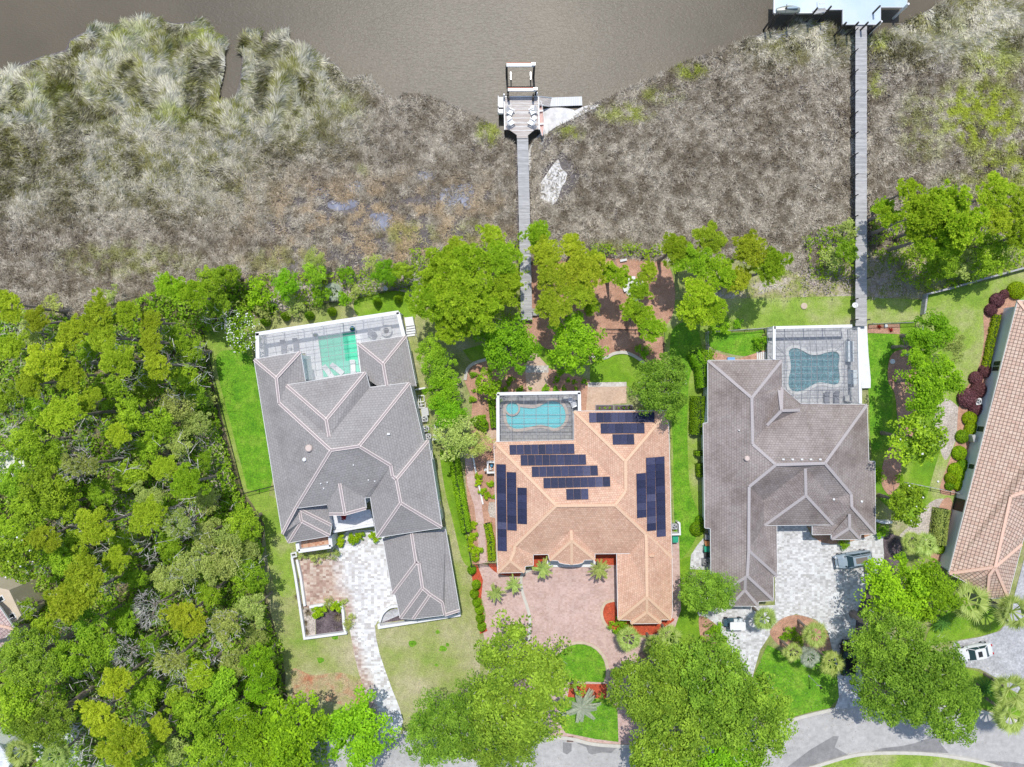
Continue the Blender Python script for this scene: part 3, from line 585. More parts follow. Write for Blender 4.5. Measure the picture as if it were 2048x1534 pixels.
# road
sheet("road", [(-400, 1560), (300, 1520), (560, 1500), (643, 1484), (772, 1467), (1000, 1472), (1131, 1478), (1237, 1494), (1420, 1484), (1500, 1464), (1578, 1442), (1663, 1420), (1800, 1406), (1948, 1421), (2048, 1448), (2500, 1560), (2500, 1640), (2150, 1590), (1992, 1534), (1918, 1517), (1844, 1508), (1755, 1507), (1696, 1514), (1622, 1536), (1500, 1570), (1200, 1590), (800, 1580), (500, 1600), (-400, 1680)], M["road"], 0.078)
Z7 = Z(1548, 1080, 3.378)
sheet("dark_patch", [Z7(*p) for p in [(90, 1534), (240, 1420), (400, 1325), (440, 1325), (410, 1400), (500, 1450), (480, 1466), (250, 1534)]], M["darkroad"], 0.083)  # darker grey patches laid over the road surface
sheet("dark_patch", [Z7(*p) for p in [(660, 1430), (720, 1408), (860, 1392), (940, 1375), (1100, 1322), (1138, 1335), (1130, 1380), (1180, 1440), (1000, 1432), (800, 1428), (700, 1432)]], M["darkroad"], 0.083)
sheet("dark_patch", [Z7(*p) for p in [(1370, 1490), (1600, 1498), (1689, 1515), (1800, 1560), (1500, 1530)]], M["darkroad"], 0.083)
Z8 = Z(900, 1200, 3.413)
sheet("dark_patch", [Z8(*p) for p in [(770, 970), (830, 978), (830, 1030), (800, 1055), (770, 1040)]], M["darkroad"], 0.083)  # water stain below the storm drain
sheet("dark_patch", [Z8(*p) for p in [(860, 975), (930, 1005), (945, 1045), (970, 1055), (1040, 1040), (1100, 1045), (1150, 1000), (1000, 990)]], M["darkroad"], 0.083)
for p in ([(560, 1500), (643, 1483), (700, 1474), (760, 1466)], [(806, 1464), (900, 1466), (1000, 1470), (1131, 1475), (1180, 1486), (1237, 1491), (1330, 1492)], [(1500, 1462), (1578, 1440), (1622, 1428), (1670, 1417)], [(1760, 1408), (1850, 1406), (1948, 1419), (2048, 1446), (2300, 1510)],
          [(1500, 1570), (1622, 1534), (1696, 1512), (1755, 1505), (1844, 1506), (1918, 1515), (1992, 1532), (2150, 1588)]):
    strip("kerb", p, 0.42, M['kerb'], 0.15)
sheet("lawn", [(1500, 1575), (1622, 1540), (1696, 1516), (1755, 1509), (1844, 1510), (1918, 1519), (1992, 1536), (2150, 1592), (2150, 1700), (1500, 1700)], M['lawn_mix'])
# lower left corner
sheet("driveway", [(62, 1480), (80, 1462), (135, 1458), (150, 1480), (180, 1545), (180, 1700), (120, 1700)], M['whitedrive'])
sheet("patio", [(20, 1175), (68, 1168), (95, 1215), (80, 1250), (40, 1290), (0, 1300), (0, 1180)], M['rustpave'])
sheet("sandy_clearing", [(0, 905), (40, 910), (50, 945), (20, 960), (-40, 960)], M['whitesand'], sm=True)
sheet("sandy_clearing", [(0, 855), (30, 850), (80, 870), (70, 885), (0, 880)], M['sand'], sm=True)
sheet("sandy_clearing", [(215, 1005), (260, 985), (275, 1015), (240, 1035)], M['sand'], sm=True)
sheet("sandy_clearing", [(385, 880), (430, 850), (450, 920), (465, 980), (430, 975), (400, 920)], M['sand'], sm=True)
# ---------------------------------------------------------------- marsh grass (nobody could count it)
def marsh():
    rg = np.random.RandomState(3)
    region = shore_l + shore_r[:1] + shore_r[1:] + [(3000, 420), (2048, 470), (1900, 480), (1740, 500), (1700, 520), (1600, 545), (1480, 520), (1330, 520), (1180, 515), (1000, 530), (830, 560), (700, 575), (560, 600), (430, 590), (330, 585), (250, 640), (0, 670), (-900, 690)]
    n = 950000
    x = rg.uniform(-70, 2120, n); y = rg.uniform(-60, 660, n)
    ok = inpoly(x, y, region)
    # keep clear: docks, walks, sand, pools
    for poly, keep in (([(1000, 180), (1095, 180), (1095, 250), (1062, 280), (1062, 650), (1036, 650), (1028, 275), (1000, 250)], 0.0), ([(1706, 40), (1736, 40), (1736, 650), (1706, 650)], 0.0),
                       ([(1085, 335), (1125, 300), (1160, 340), (1158, 370), (1115, 410), (1080, 400)], 0.12), ([(1075, 290), (1110, 240), (1165, 212), (1210, 200), (1180, 235), (1120, 262), (1075, 330)], 0.25),
                       ([(1545, 0), (1820, 0), (1820, 20), (1762, 50), (1545, 30)], 0.0)):
        ins = inpoly(x, y, poly); ok &= ~(ins & (rg.rand(n) > keep))
    for cx, cy, rx, ry in ((640, 385, 22, 14), (690, 410, 36, 11), (712, 372, 22, 12), (855, 352, 20, 12), (905, 390, 24, 24), (937, 390, 14, 32), (765, 440, 28, 18), (1560, 68, 22, 14), (1660, 55, 26, 12), (1750, 110, 14, 40), (1775, 150, 16, 20), (840, 470, 26, 12), (700, 470, 26, 14), (560, 460, 30, 14), (800, 400, 26, 10), (205, 175, 10, 14), (640, 500, 24, 10)):
        ok &= ~((((x-cx)/rx)**2 + ((y-cy)/ry)**2 < 1) & (rg.rand(n) > 0.35))
    # density thins in the tan tuft zone
    tan = np.clip(1-((x-760)/330)**2, 0, 1)*np.clip((y-320)/80, 0, 1)
    cl = vnoise(x, y, 16, 11); ok &= (cl > 0.40*tan) | (rg.rand(n) < 0.10)
    cl2 = vnoise(x, y, 22, 12); ok &= (cl2 > 0.20) | (rg.rand(n) < 0.5)
    x, y = x[ok], y[ok]; n = len(x); cl = cl[ok]; tan = tan[ok]
    k = S; X = (x-1024)*k; Y = (767-y)*k; z = np.where(inpoly(x, y, shore_l + shore_r + landedge), -0.3, 0.0)
    edge = vnoise(x, y, 60, 5); comb = np.clip((340-y)/120, 0, 1)*np.clip((760-x)/160, 0, 1)      # combed fringe, upper left
    comb = np.maximum(comb, np.clip((150-y)/60, 0, 1)*np.clip((x-1450)/100, 0, 1)*0.6)
    comb = np.maximum(comb, 0.55*np.clip((470-y)/100, 0, 1)*np.clip((620-x)/160, 0, 1))
    ang = vnoise(x, y, 44, 21)*7.0 + vnoise(x, y, 150, 22)*5 + 0.8
    ang = ang + rg.normal(0, 0.33, n) + (1-comb)*rg.normal(0, 1.5, n)
    hh = (0.3+0.75*vnoise(x, y, 8, 31)+0.9*comb*vnoise(x+y*.6, y, 17, 32))*(0.75+0.4*comb)
    L = rg.uniform(0.6, 1.15, n)*(0.62+0.34*comb) + 0.12
    lean = np.clip(0.75+0.40*comb+rg.normal(0, 0.15, n), 0.2, 1.1)
    dx = np.cos(ang)*L*lean; dy = np.sin(ang)*L*lean; dz = np.maximum(0.12, hh*L*(0.95-0.5*lean)*(1-.4*comb))
    wd = rg.uniform(0.018, 0.048, n)
    px_, py_ = -np.sin(ang)*wd, np.cos(ang)*wd
    V = np.zeros((n, 4, 3), np.float32)
    z0 = z + 0.12*vnoise(x, y, 10, 41)
    V[:, 0] = np.stack([X-px_, Y-py_, z0], 1); V[:, 1] = np.stack([X+px_, Y+py_, z0], 1)
    V[:, 2] = np.stack([X+dx*.55+px_*.9, Y+dy*.55+py_*.9, z0+dz*.8], 1); V[:, 3] = np.stack([X+dx, Y+dy, z0+dz], 1)
    # colour of each blade
    def C3(*a): return np.array(a, np.float32)
    base = np.zeros((n, 3), np.float32)
    pale, olive, brown, tanc, lime, lav = C3(.86, .85, .74), C3(.42, .43, .15), C3(.34, .29, .22), C3(.72, .58, .40), C3(.54, .64, .07), C3(.78, .73, .64)
    q = vnoise(x, y, 34, 51)*0.24+vnoise(x, y, 10, 52)*0.33+vnoise(x, y, 4, 53)*0.43; r = rg.rand(n)
    wp = np.clip((q-0.36)*3.2, 0, 1)
    mid = brown*(1-wp[:, None]) + lav*wp[:, None]
    wf = np.clip((q-0.33)*4, 0, 1); fr = olive*(1-wf[:, None]) + pale*wf[:, None]
    cf = np.clip(comb*1.25, 0, 1)[:, None]
    base = mid*(1-cf)+fr*cf
    t_ = (tan*np.clip((vnoise(x, y, 20, 61)-0.35)*3, 0, 1)*0.9)[:, None]; base = base*(1-t_) + tanc*t_
    # green flushes: along the banks and the far right
    gz = np.zeros(n)
    for cx, cy, rx, ry, a in ((1250, 225, 60, 22, .7), (1140, 265, 40, 14, .7), (1380, 140, 40, 18, .8), (1320, 190, 50, 20, .5), (975, 265, 26, 28, .7), (700, 60+150, 30, 30, .3), (410, 70, 60, 24, .6), (250, 80, 60, 40, .4),
                              (90, 180, 80, 40, .35), (1960, 230, 100, 80, .95), (2010, 330, 70, 70, .8), (1850, 250, 60, 80, .35), (1985, 120, 60, 50, .6), (1760, 70, 30, 25, .6), (1755, 170, 18, 30, .7), (1900, 60, 40, 30, .3), (360, 230, 60, 25, .5), (1930, 370, 70, 30, .4),
                              (820, 470, 60, 30, .45), (940, 470, 50, 30, .4), (560, 520, 80, 30, .35), (250, 520, 150, 40, .35), (1230, 490, 60, 14, .4), (720, 300+40, 20, 14, .3)):
        gz = np.maximum(gz, a*np.clip(1.3-((x-cx)/rx)**2-((y-cy)/ry)**2, 0, 1))
    gz = (gz*np.clip((vnoise(x, y, 9, 71)-0.25)*2.5, 0, 1))[:, None]; base = base*(1-gz)+lime*gz
    base *= (0.50+0.70*r)[:, None]*np.array([1.02, 1.0, .96])
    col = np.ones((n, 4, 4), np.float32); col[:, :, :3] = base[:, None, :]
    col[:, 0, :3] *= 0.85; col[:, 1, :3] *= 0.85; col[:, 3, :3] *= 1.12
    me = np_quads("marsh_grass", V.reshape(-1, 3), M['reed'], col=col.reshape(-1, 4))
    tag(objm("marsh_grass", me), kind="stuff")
marsh()

# ---------------------------------------------------------------- foliage meshes
def norm(a): return a/np.maximum(1e-9, np.linalg.norm(a, axis=1))[:, None]
def dirs(n, rg, zmin=-0.3):
    z = rg.uniform(zmin, 1, n); a = rg.uniform(0, 2*np.pi, n); r = np.sqrt(np.maximum(0, 1-z*z)); return np.stack([r*np.cos(a), r*np.sin(a), z], 1)
def leaf_quads(P, Nn, leaf, rg, asp=0.6):
    n = len(P); Nn = norm(Nn); t = norm(np.cross(Nn, rg.normal(size=(n, 3)))); b = np.cross(Nn, t)
    l = (leaf*rg.uniform(.55, 1.25, n))[:, None]
    V = np.stack([P-t*l, P-b*l*asp, P+t*l, P+b*l*asp], 1); return V.reshape(-1, 3)
def clumps(n, Rr, Rz, rg, uneven=0.2, inner=0.35, zmin=-0.15):
    a = rg.uniform(0, 2*np.pi, n); p1, p2, p3 = rg.uniform(0, 6.28, 3)
    prof = 1 + uneven*(0.5*np.sin(2*a+p1)+0.5*np.sin(3*a+p2)+0.35*np.sin(7*a+p3))
    u = rg.uniform(zmin, 1, n); rr = np.sqrt(np.maximum(0, 1-u*u)); k = rg.uniform(inner**3, 1, n)**(1/3)
    return np.stack([np.cos(a)*rr*Rr*prof*k, np.sin(a)*rr*Rr*prof*k, u*Rz*k], 1)
def broad_crown(name, mat, Rr, Rz, nc, rc, nl, leaf, seed, uneven=0.2, flowers=0, sub=3, zmin=-0.15, asp=0.6):
    rg = np.random.RandomState(seed); Cc = clumps(nc, Rr*0.88, Rz*0.85, rg, uneven, zmin=zmin)
    # each clump splits into smaller sprays so the outline and shade break up
    rs = np.repeat(rg.uniform(.55, 1.35, nc), sub)[:, None]
    S2 = np.repeat(Cc, sub, 0) + dirs(nc*sub, rg, -0.2)*rc*0.75*rs
    cvv = np.repeat(rg.rand(nc), sub)*0.6 + rg.rand(nc*sub)*0.4
    D = dirs(len(S2)*nl, rg, -0.35); k = (rg.uniform(0.35, 1, len(D))**0.5)[:, None]
    P = np.repeat(S2, nl, 0) + D*rc*0.62*k*np.array([1, 1, 0.8])*np.repeat(rs, nl, 0)
    Nn = D*0.6 + np.array([0, 0, 0.85]) + rg.normal(size=D.shape)*0.38
    V = leaf_quads(P, Nn, leaf, rg, asp); cv = np.repeat(np.repeat(cvv, nl), 4)
    me = np_quads(name, V, mat, cv=cv); kids = []
    if flowers:
        idx = rg.choice(len(P), flowers, False); Q = P[idx]*1.04 + np.array([0, 0, leaf*0.6])
        kids.append(("blossom", np_quads("blossom", leaf_quads(Q, np.tile([0, 0, 1.0], (flowers, 1))+rg.normal(size=(flowers, 3))*.3, leaf*0.75, rg, 0.9), M['petal'])))
    return me, kids
def pine_crown(name, mat, Rr, Rz, nt_, seed, length=0.38, nn=28, wdt=0.05, uneven=0.2):
    rg = np.random.RandomState(seed); nb = max(6, nt_//14)
    B = clumps(nb, Rr*0.80, Rz*0.8, rg, uneven, 0.2, 0.0)
    T = np.repeat(B, 14, 0) + dirs(nb*14, rg, -0.1)*np.array([0.85, 0.85, 0.45])*Rr*0.26
    cvv = np.repeat(rg.rand(nb), 14)*0.45 + rg.rand(len(T))*0.55
    D = dirs(len(T)*nn, rg, -0.15); P0 = np.repeat(T, nn, 0); L = (length*rg.uniform(.6, 1.15, len(D)))[:, None]
    t = norm(np.cross(D, np.array([0, 0, 1.0])+rg.normal(size=D.shape)*.25))*wdt
    V = np.stack([P0+D*L*0.12, P0+D*L*0.55-t, P0+D*L, P0+D*L*0.55+t], 1).reshape(-1, 3)
    return np_quads(name, V, mat, cv=np.repeat(np.repeat(cvv, nn), 4)), B
def twigs(name, Rr, Rz, n, seed, mat=None, ln=0.9, wd=0.03):
    rg = np.random.RandomState(seed); P = clumps(n, Rr*0.9, Rz*0.9, rg, 0.2, 0.6, 0.1)
    D = norm(dirs(n, rg, -0.1) + norm(P)*0.8); L = (ln*rg.uniform(.3, 1, n))[:, None]; t = norm(np.cross(D, rg.normal(size=D.shape)))*wd
    A = P+D*L; D2 = norm(D+rg.normal(size=D.shape)*0.7); D3 = norm(D+rg.normal(size=D.shape)*0.7)
    V = np.concatenate([np.stack([P-t, P+t, A], 1), np.stack([P+D*L*.5-t*.7, P+D*L*.5+t*.7, P+D*L*.5+D2*L*.6], 1), np.stack([P+D*L*.3-t*.7, P+D*L*.3+t*.7, P+D*L*.3+D3*L*.5], 1)]).reshape(-1, 3)
    return np_quads(name, V, mat or M['twig'], tri=True)
def trunk_mesh(name, Hh, r0, Rr, seed, limbs=7, start=0.6, mat=None, lean=0.06):
    rr = random.Random(seed); mb = MB(); pts = []; k = 5
    for i in range(k+1):
        f = i/k; pts.append(Vector((rr.uniform(-lean, lean)*Hh*f*0.5, rr.uniform(-lean, lean)*Hh*f*0.5, Hh*f)))
    mb.path(pts, [r0*(1.25-0.75*i/k) if i else r0*1.5 for i in range(k+1)], 8)
    for j in range(limbs):
        f = rr.uniform(start, 0.98); p = pts[0].lerp(pts[-1], f); a = 2*math.pi*j/limbs + rr.uniform(-.4, .4)
        ln = Rr*rr.uniform(.55, .9); q = p + Vector((math.cos(a)*ln*.5, math.sin(a)*ln*.5, ln*.22)); q2 = q + Vector((math.cos(a+.3)*ln*.45, math.sin(a+.3)*ln*.45, ln*.12))
        mb.path([p, q, q2], [r0*.42, r0*.26, r0*.10], 5)
        q3 = q + Vector((math.cos(a-.7)*ln*.35, math.sin(a-.7)*ln*.35, ln*.2)); mb.path([q, q3], [r0*.2, r0*.06], 4)
    return mb.mesh(name, mat or M['bark'], True)

KIT = {}
def kit(key, *parts): KIT.setdefault(key, []).append(parts)
# kits: crown centre at the origin of the crown mesh; trunks are 1 m high and scaled to the tree
for v in range(3):
    me, B = pine_crown("pine_crown", M['L_pine'], 3.2, 1.5, 430, 100+v); kit('pine', ('crown', me, 3.2), ('trunk', None, 0.20))
    me, B = pine_crown("pine_crown", M['L_pineg'], 3.2, 1.8, 440, 120+v); kit('pineg', ('crown', me, 3.2), ('trunk', None, 0.2))
    me, _ = broad_crown("oak_crown", M['L_oak'], 3.2, 2.0, 38, 0.95, 40, 0.16, 130+v); kit('oak', ('crown', me, 3.2), ('trunk', None, 0.18))
    me, _ = broad_crown("olive_crown", M['L_olive'], 3.2, 2.0, 30, 1.1, 36, 0.15, 150+v, 0.28); kit('olive', ('crown', me, 3.2), ('trunk', None, 0.16))
    me, B = pine_crown("sparse_crown", M['L_olive'], 3.2, 1.6, 190, 160+v); kit('grey', ('crown', me, 3.2), ('twig_sprays', twigs("twig_sprays", 3.2, 1.8, 170, 161+v), 3.2), ('trunk', None, 0.2))
for v in range(2):
    kit('dead', ('twig_sprays', twigs("twig_sprays", 3.0, 2.0, 300, 180+v, ln=1.3), 3.0), ('trunk', None, 0.16))
    me, _ = broad_crown("street_oak_crown", M['L_street'], 6.5, 3.6, 105, 1.25, 46, 0.17, 190+v, 0.32, sub=4); kit('street', ('crown', me, 6.5), ('twig_sprays', twigs("twig_sprays", 6.3, 3.4, 150, 191+v, ln=.8), 6.5), ('trunk', None, 0.38))
    me, _ = broad_crown("bright_crown", M['L_bright'], 4.0, 2.6, 52, 1.0, 44, 0.16, 200+v, 0.14, sub=4); kit('bright', ('crown', me, 4.0), ('trunk', None, 0.2))
    me, k_ = broad_crown("magnolia_crown", M['L_mag'], 3.6, 2.8, 46, 0.95, 26, 0.20, 210+v, 0.12, 9); kit('mag', ('crown', me, 3.6, k_), ('trunk', None, 0.2))
    me, _ = broad_crown("shrub_foliage", M['L_oak'], 1.5, 1.0, 14, 0.7, 26, 0.13, 220+v, 0.2); kit('shrub', ('foliage', me, 1.5))
    me, _ = broad_crown("shrub_foliage", M['L_bright'], 1.5, 1.0, 14, 0.7, 26, 0.13, 225+v, 0.2); kit('gshrub', ('foliage', me, 1.5))
    me, _ = broad_crown("olive_shrub_foliage", M['L_olive'], 1.5, 1.0, 13, 0.65, 22, 0.12, 228+v, 0.2); kit('oshrub', ('foliage', me, 1.5))
    me, _ = broad_crown("small_shrub", M['L_bright'], 0.45, 0.45, 10, 0.2, 16, 0.075, 230+v, 0.15); kit('bush', ('foliage', me, 0.45))
    me, _ = broad_crown("small_lime_shrub", M['L_lime'], 0.45, 0.45, 10, 0.2, 16, 0.075, 232+v, 0.15); kit('lbush', ('foliage', me, 0.45))
me, k_ = broad_crown("blossom_bush", M['L_bright'], 2.5, 1.7, 26, 0.9, 30, 0.13, 240, 0.15, 330); kit('blossom', ('foliage', me, 2.5, k_))
TRUNKS = {}
def trunk_for(r0, Rr, Hh, tall):
    key = (round(r0, 2), round(Rr), round(Hh), tall)
    if key not in TRUNKS: TRUNKS[key] = trunk_mesh("trunk", Hh, r0, Rr, len(TRUNKS)+5, 8 if not tall else 6, 0.55 if not tall else 0.78)
    return TRUNKS[key]
SEEN_K = {}
def tree(kind, px, py, rpx, h, name, label, cat, group=None):
    """crown centre seen at the pixel (px, py) and h metres up; the trunk runs straight down from it"""
    c = W(px, py, h); rad = rpx*S*(CH-h)/CH
    i = SEEN_K.get(kind, 0); SEEN_K[kind] = i+1
    parts = KIT[kind][i % len(KIT[kind])]
    rz = R.uniform(0, 6.28); tall = kind in ('pine', 'pineg', 'grey')
    shrub = parts[0][0] == 'foliage'
    if shrub and len(parts[0]) < 4:
        me, R0 = parts[0][1], parts[0][2]; s_ = rad/R0
        o = objm(name, me, None, (c.x, c.y, h), rz, (s_, s_*R.uniform(.85, 1.1), s_)); return tag(o, label, cat, group)
    e = thing(name, label, cat, (c.x, c.y, 0), rz, group)
    for p in parts:
        if p[1] is None: objm('trunk', trunk_for(p[2], max(2, rad), max(2, h), tall), e); continue
        s_ = rad/p[2]; zs = s_*(1.0 if tall else min(1.0, 1.15/max(.6, s_)) if s_ > 1.3 else 1.0)
        o = objm(p[0], p[1], e, (0, 0, h), 0, (s_, s_*R.uniform(.88, 1.1), zs))
        if len(p) > 3:
            for kn, km in p[3]: objm(kn, km, o)
    return e
# ---------------------------------------------------------------- houses
def bary_plane(pts):
    """least-squares plane of 3-D points -> (centre, normal)"""
    c = sum(pts, Vector())/len(pts); n = Vector()
    for i in range(len(pts)):
        a, b = pts[i]-c, pts[(i+1) % len(pts)]-c; n += a.cross(b)
    n.normalize()
    if n.z < 0: n = -n
    return c, n
class Roof:
    def __init__(s, house, tile, cap, capw=0.4, thick=0.22):
        s.h = house; s.tile = tile; s.cap = cap; s.capw = capw; s.V = {}; s.faces = {}; s.mb = MB(); s.th = thick
    def pts(s, zf, /, **kw):
        for k, (x, y, z) in kw.items(): s.V[k] = W(*zf(x, y), z)
    def face(s, name, ids):
        P = [s.V[i] for i in ids.split()]
        c, n = bary_plane(P); s.faces[name] = (c, n)
        hz = Vector((0, 0, 1)).cross(n); hz = hz.normalized() if hz.length > 1e-4 else Vector((1, 0, 0)); up = n.cross(hz)
        tris = geometry.tessellate_polygon([P])
        for tr in tris:
            q = [P[i] for i in tr]
            if (q[1]-q[0]).cross(q[2]-q[0]).z < 0: q = q[::-1]
            s.mb.poly(q, [((p-c).dot(hz)+500, (p-c).dot(up)+500) for p in q])
    def on(s, name, px, py, off=0.0):
        """point on a roof face seen at a photo pixel"""
        c, n = s.faces[name]; o = Vector((0, 0, CH)); d = W(px, py, 0)-o
        t = (c+n*off-o).dot(n)/d.dot(n); return o+d*t
    def finish(s, edges, caps, eavez):
        roof = s.mb.build("roof", s.tile, s.h)
        mb = MB()
        for e in caps:
            ids = e.split()
            for a, b in zip(ids, ids[1:]):
                A, B = s.V[a]+Vector((0, 0, .07)), s.V[b]+Vector((0, 0, .07)); mb.bar(A, B, s.capw, 0.1)
        mb.build("ridge_cap", s.cap, roof)
        # fascia and gutter board around the eaves
        fb = MB()
        for e in edges:
            ids = e.split()
            for a, b in zip(ids, ids[1:]):
                A, B = s.V[a]-Vector((0, 0, .004)), s.V[b]-Vector((0, 0, .004)); fb.bar(A, B, 0.12, s.th)
        fb.build("gutter", M['fascia'], roof)
        return roof
def walls(house, outline, ins, z1_, mat, name="wall"):
    """walls under an eave outline given as world points"""
    P = offset_poly([Vector(p[:2]) for p in outline], ins)
    mb = MB(); mb.prism(P, -0.05, z1_); return mb.build(name, mat, house)

# ---- grey house, left
g1 = thing("house", "large grey tiled house with white ridge lines and a courtyard, beside the woods", "house", W(700, 950))
r = Roof(g1, M['tileA'], M['capA'], 0.36)
r.pts(z1, a1=(120, 505, 5.4), a2=(515, 440, 5.4), a3=(310, 665, 6.6), a4=(334, 878, 6.6), a5=(555, 690, 5.1), m1=(395, 725, 5.9), m2=(1070, 615, 5.9), m3=(735, 1020, 7.95), m4=(760, 1165, 7.95), v1=(405, 862, 6.25),
      v2=(1105, 745, 5.4), b1=(1003, 368, 4.2), b2=(1415, 305, 4.2), b3=(1220, 545, 5.4), b4=(1252, 730, 5.4), b5=(1035, 640, 4.2), b6=(1180, 740, 5.0), b7=(1500, 735, 4.2), c2=(1445, 705, 5.4), R1=(775, 1280, 8.7), R2=(1015, 1245, 8.7), k1=(1285, 1410, 7.3), k2=(1300, 1500, 7.25), k3=(1333, 1528, 7.25),
      n1=(1605, 1195, 5.4), n2=(1560, 1195, 5.4))
r.pts(z2, s1=(475, 410, 6.15), s2=(360, 630, 5.4), k4=(1370, 365, 7.25), q1=(1165, 660, 5.4), q2=(1720, 575, 5.4), q3=(1110, 310, 5.7), e1=(850, 200, 7.0), e2=(895, 460, 6.95), e3=(740, 378, 6.0), e4=(760, 460, 5.9), e5=(1075, 410, 5.9), e6=(1062, 322, 6.0), e7=(1105, 318, 5.75),
      w1=(500, 415, 5.3), w2=(740, 385, 4.4), w3=(780, 555, 4.0), w4=(765, 645, 3.9), w5=(525, 520, 5.0), w6=(510, 438, 5.1), w7=(410, 705, 3.9), w8=(385, 655, 4.3),
      g1=(1218, 668, 3.3), g2=(1462, 625, 4.9), g3=(1500, 875, 4.9), g4=(1300, 1140, 3.3), g5=(1325, 1150, 3.3), g6=(1365, 1350, 3.3), g7=(1555, 1090, 4.8), g8=(1525, 880, 4.9), g9=(1620, 1145, 4.5), h1=(1475, 1355, 3.3), h2=(1725, 1215, 4.0), h3=(1745, 1320, 3.6), h4=(1870, 1280, 3.2), h5=(1750, 590, 3.3))
for nm, ids in {"w": "a1 a3 a4 R1 s1 s2", "nw": "a1 a2 a3", "nwe": "a2 a5 m1 v1 a4 a3", "mw": "m1 m3 m4 v1", "mn": "m1 m2 m3", "me": "m2 v2 m4 m3", "bn": "b1 b2 b3", "bw": "b1 b3 b4 b6 b5", "be": "b2 b7 b4 b3",
                "n": "a4 v1 m4 v2 c2 R2 R1", "e": "R2 c2 n2 k2 k1", "en": "n2 n1 k3 k2", "s": "R1 R2 k1 e7 e6 e1 e3 s1", "kw": "k1 k2 k3 k4 q1 q3 e7", "ks": "k4 q2 q1", "ke": "k3 n1 q2 k4",
                "ew": "e1 e2 e4 e3", "ee": "e1 e6 e5 e2", "w1": "w1 w2 w3", "w2": "w1 w3 w4 w5 w6", "w3": "w5 w4 w7", "w4": "w1 w6 w5 w7 w8 s2 s1",
                "g1": "g1 g2 g3 g4", "g2": "g3 g8 g7 g6 g5 g4", "g3": "g7 g9 h1 g6", "g4": "g9 h2 h3 h1", "g5": "g2 h5 h4 h3 h2 g9 g7 g8 g3"}.items(): r.face(nm, ids)
g1roof = r.finish(["a1 a2", "m1 m2 v2", "b1 b2 b7", "v2 c2 n2", "n1 q2 q1 q3 e7 e6 e5 e2 e4", "e3 s1", "s2 a1", "w3 w4 w7 w8", "g1 g4 g5 g6 h1 h3 h4 h5", "a2 a5", "b1 b5"],
             ["a1 a3 a2", "a3 a4 R1 R2 c2", "m1 m3 m2", "m3 m4", "b1 b3 b2", "b3 b4", "R1 s1 s2", "R2 k1 k2 k3 n1", "k3 k4 q1", "k4 q2", "e1 e2 e5", "e2 e4", "w1 w3", "w6 w5 w7", "w5 w4", "g2 g3 g8 g7 g9 h2 h3 h4", "g3 g4", "g7 g6", "g9 h1"], 5)
V = r.V
walls(g1, [V[i] for i in "a1 a2 a5 m1 m2 v2 c2 n2 n1 q2 q1 q3 e7 e6 e5 e4 e3 s1 s2".split()], 0.30, 5.2, M['stucco_w'])
walls(g1, [V[i] for i in "b1 b2 b7 b5".split()], 0.3, 4.05, M['stucco_w'])
walls(g1, [V[i] for i in "g1 h5 h4 h3 h1 g6 g5 g4".split()], 0.3, 3.15, M['stucco_w'])
walls(g1, [V[i] for i in "w1 w2 w3 w4 w7 w8".split()], 0.3, 3.75, M['stucco_w'])
def window(house, px, py, z0, z1_, wd, ang, panes=1):
    """a window set into the wall below px,py (pixel measured at the sill height)"""
    p = W(px, py, z0); fr = MB(); fr.box(p, wd, 0.12, z0, z1_, ang); f = fr.build("window", M['white'], house)
    gl = MB()
    for i in range(panes):
        w_ = (wd-0.12)/panes; o = -wd/2+0.06+w_*(i+.5); c = (p.x+math.cos(ang)*o, p.y+math.sin(ang)*o); gl.box(c, w_-0.07, 0.16, z0+0.07, z1_-0.07, ang)
    gl.build("pane", M['glass'], f)
a_e = math.atan2((V['q2']-V['n1']).y, (V['q2']-V['n1']).x)
window(g1, 865.5+1, 908, 3.2, 4.4, 1.1, a_e); window(g1, 881, 1008, 3.2, 4.4, 1.1, a_e); window(g1, 866, 910+70, 1.2, 2.2, 1.0, a_e)
# roof vents
def vent(house, face, rf, px, py, rr, hh, mat, box=False):
    p = rf.on(face, px, py); mb = MB()
    if box: mb.box(p, rr*2, rr*1.4, p.z-0.1, p.z+hh)
    else: mb.lathe((p.x, p.y, p.z), [(rr, -0.15), (rr, hh*.7), (rr*1.6, hh*.7), (rr*1.2, hh), (0.001, hh)], 10)
    mb.build("roof_vent", mat, house)
M['ventbeige'] = plain("beige_vent", (0.62, 0.50, 0.44), 0.6)
vent(g1roof, "w", r, *z1(590, 1262), 0.28, 0.4, M['ventbeige']); vent(g1roof, "w", r, *z1(552, 1358), 0.16, 0.3, M['white']); vent(g1roof, "e", r, *z1(1268, 1140), 0.17, 0.3, M['white'], True)
for X, Y in ((690, 200), (745, 190), (715, 240), (1095, 170), (1150, 180), (968, 42)): vent(g1roof, "s", r, *z2(X, Y), 0.06, 0.15, M['white'])
# small balcony court and planter wall at the south-west corner
bw = MB()
for a, b in (((487, 706), (497, 778)), ((497, 778), (774, 738)), ((774, 738), (765, 650))): bw.bar(W(*z2(*a), 3.0), W(*z2(*b), 3.0), 0.45, 3.0)
bw.build("parapet", M['white'], g1)
fl = MB(); fl.poly([W(*z2(*p), 2.2) for p in ((490, 700), (500, 775), (770, 735), (765, 645))][::-1]); fl.build("balcony_floor", M['rustpave'], g1)
pw = MB(); pw.bar(W(*z2(790, 612), 2.6), W(*z2(1140, 553), 2.6), 0.3, 2.6); pw.build("parapet", M['white'], g1)
fl = MB(); fl.poly([W(*z2(*p), 2.2) for p in ((785, 465), (1110, 420), (1140, 545), (800, 600))][::-1]); fl.build("terrace_floor", M['whitedeck'], g1)

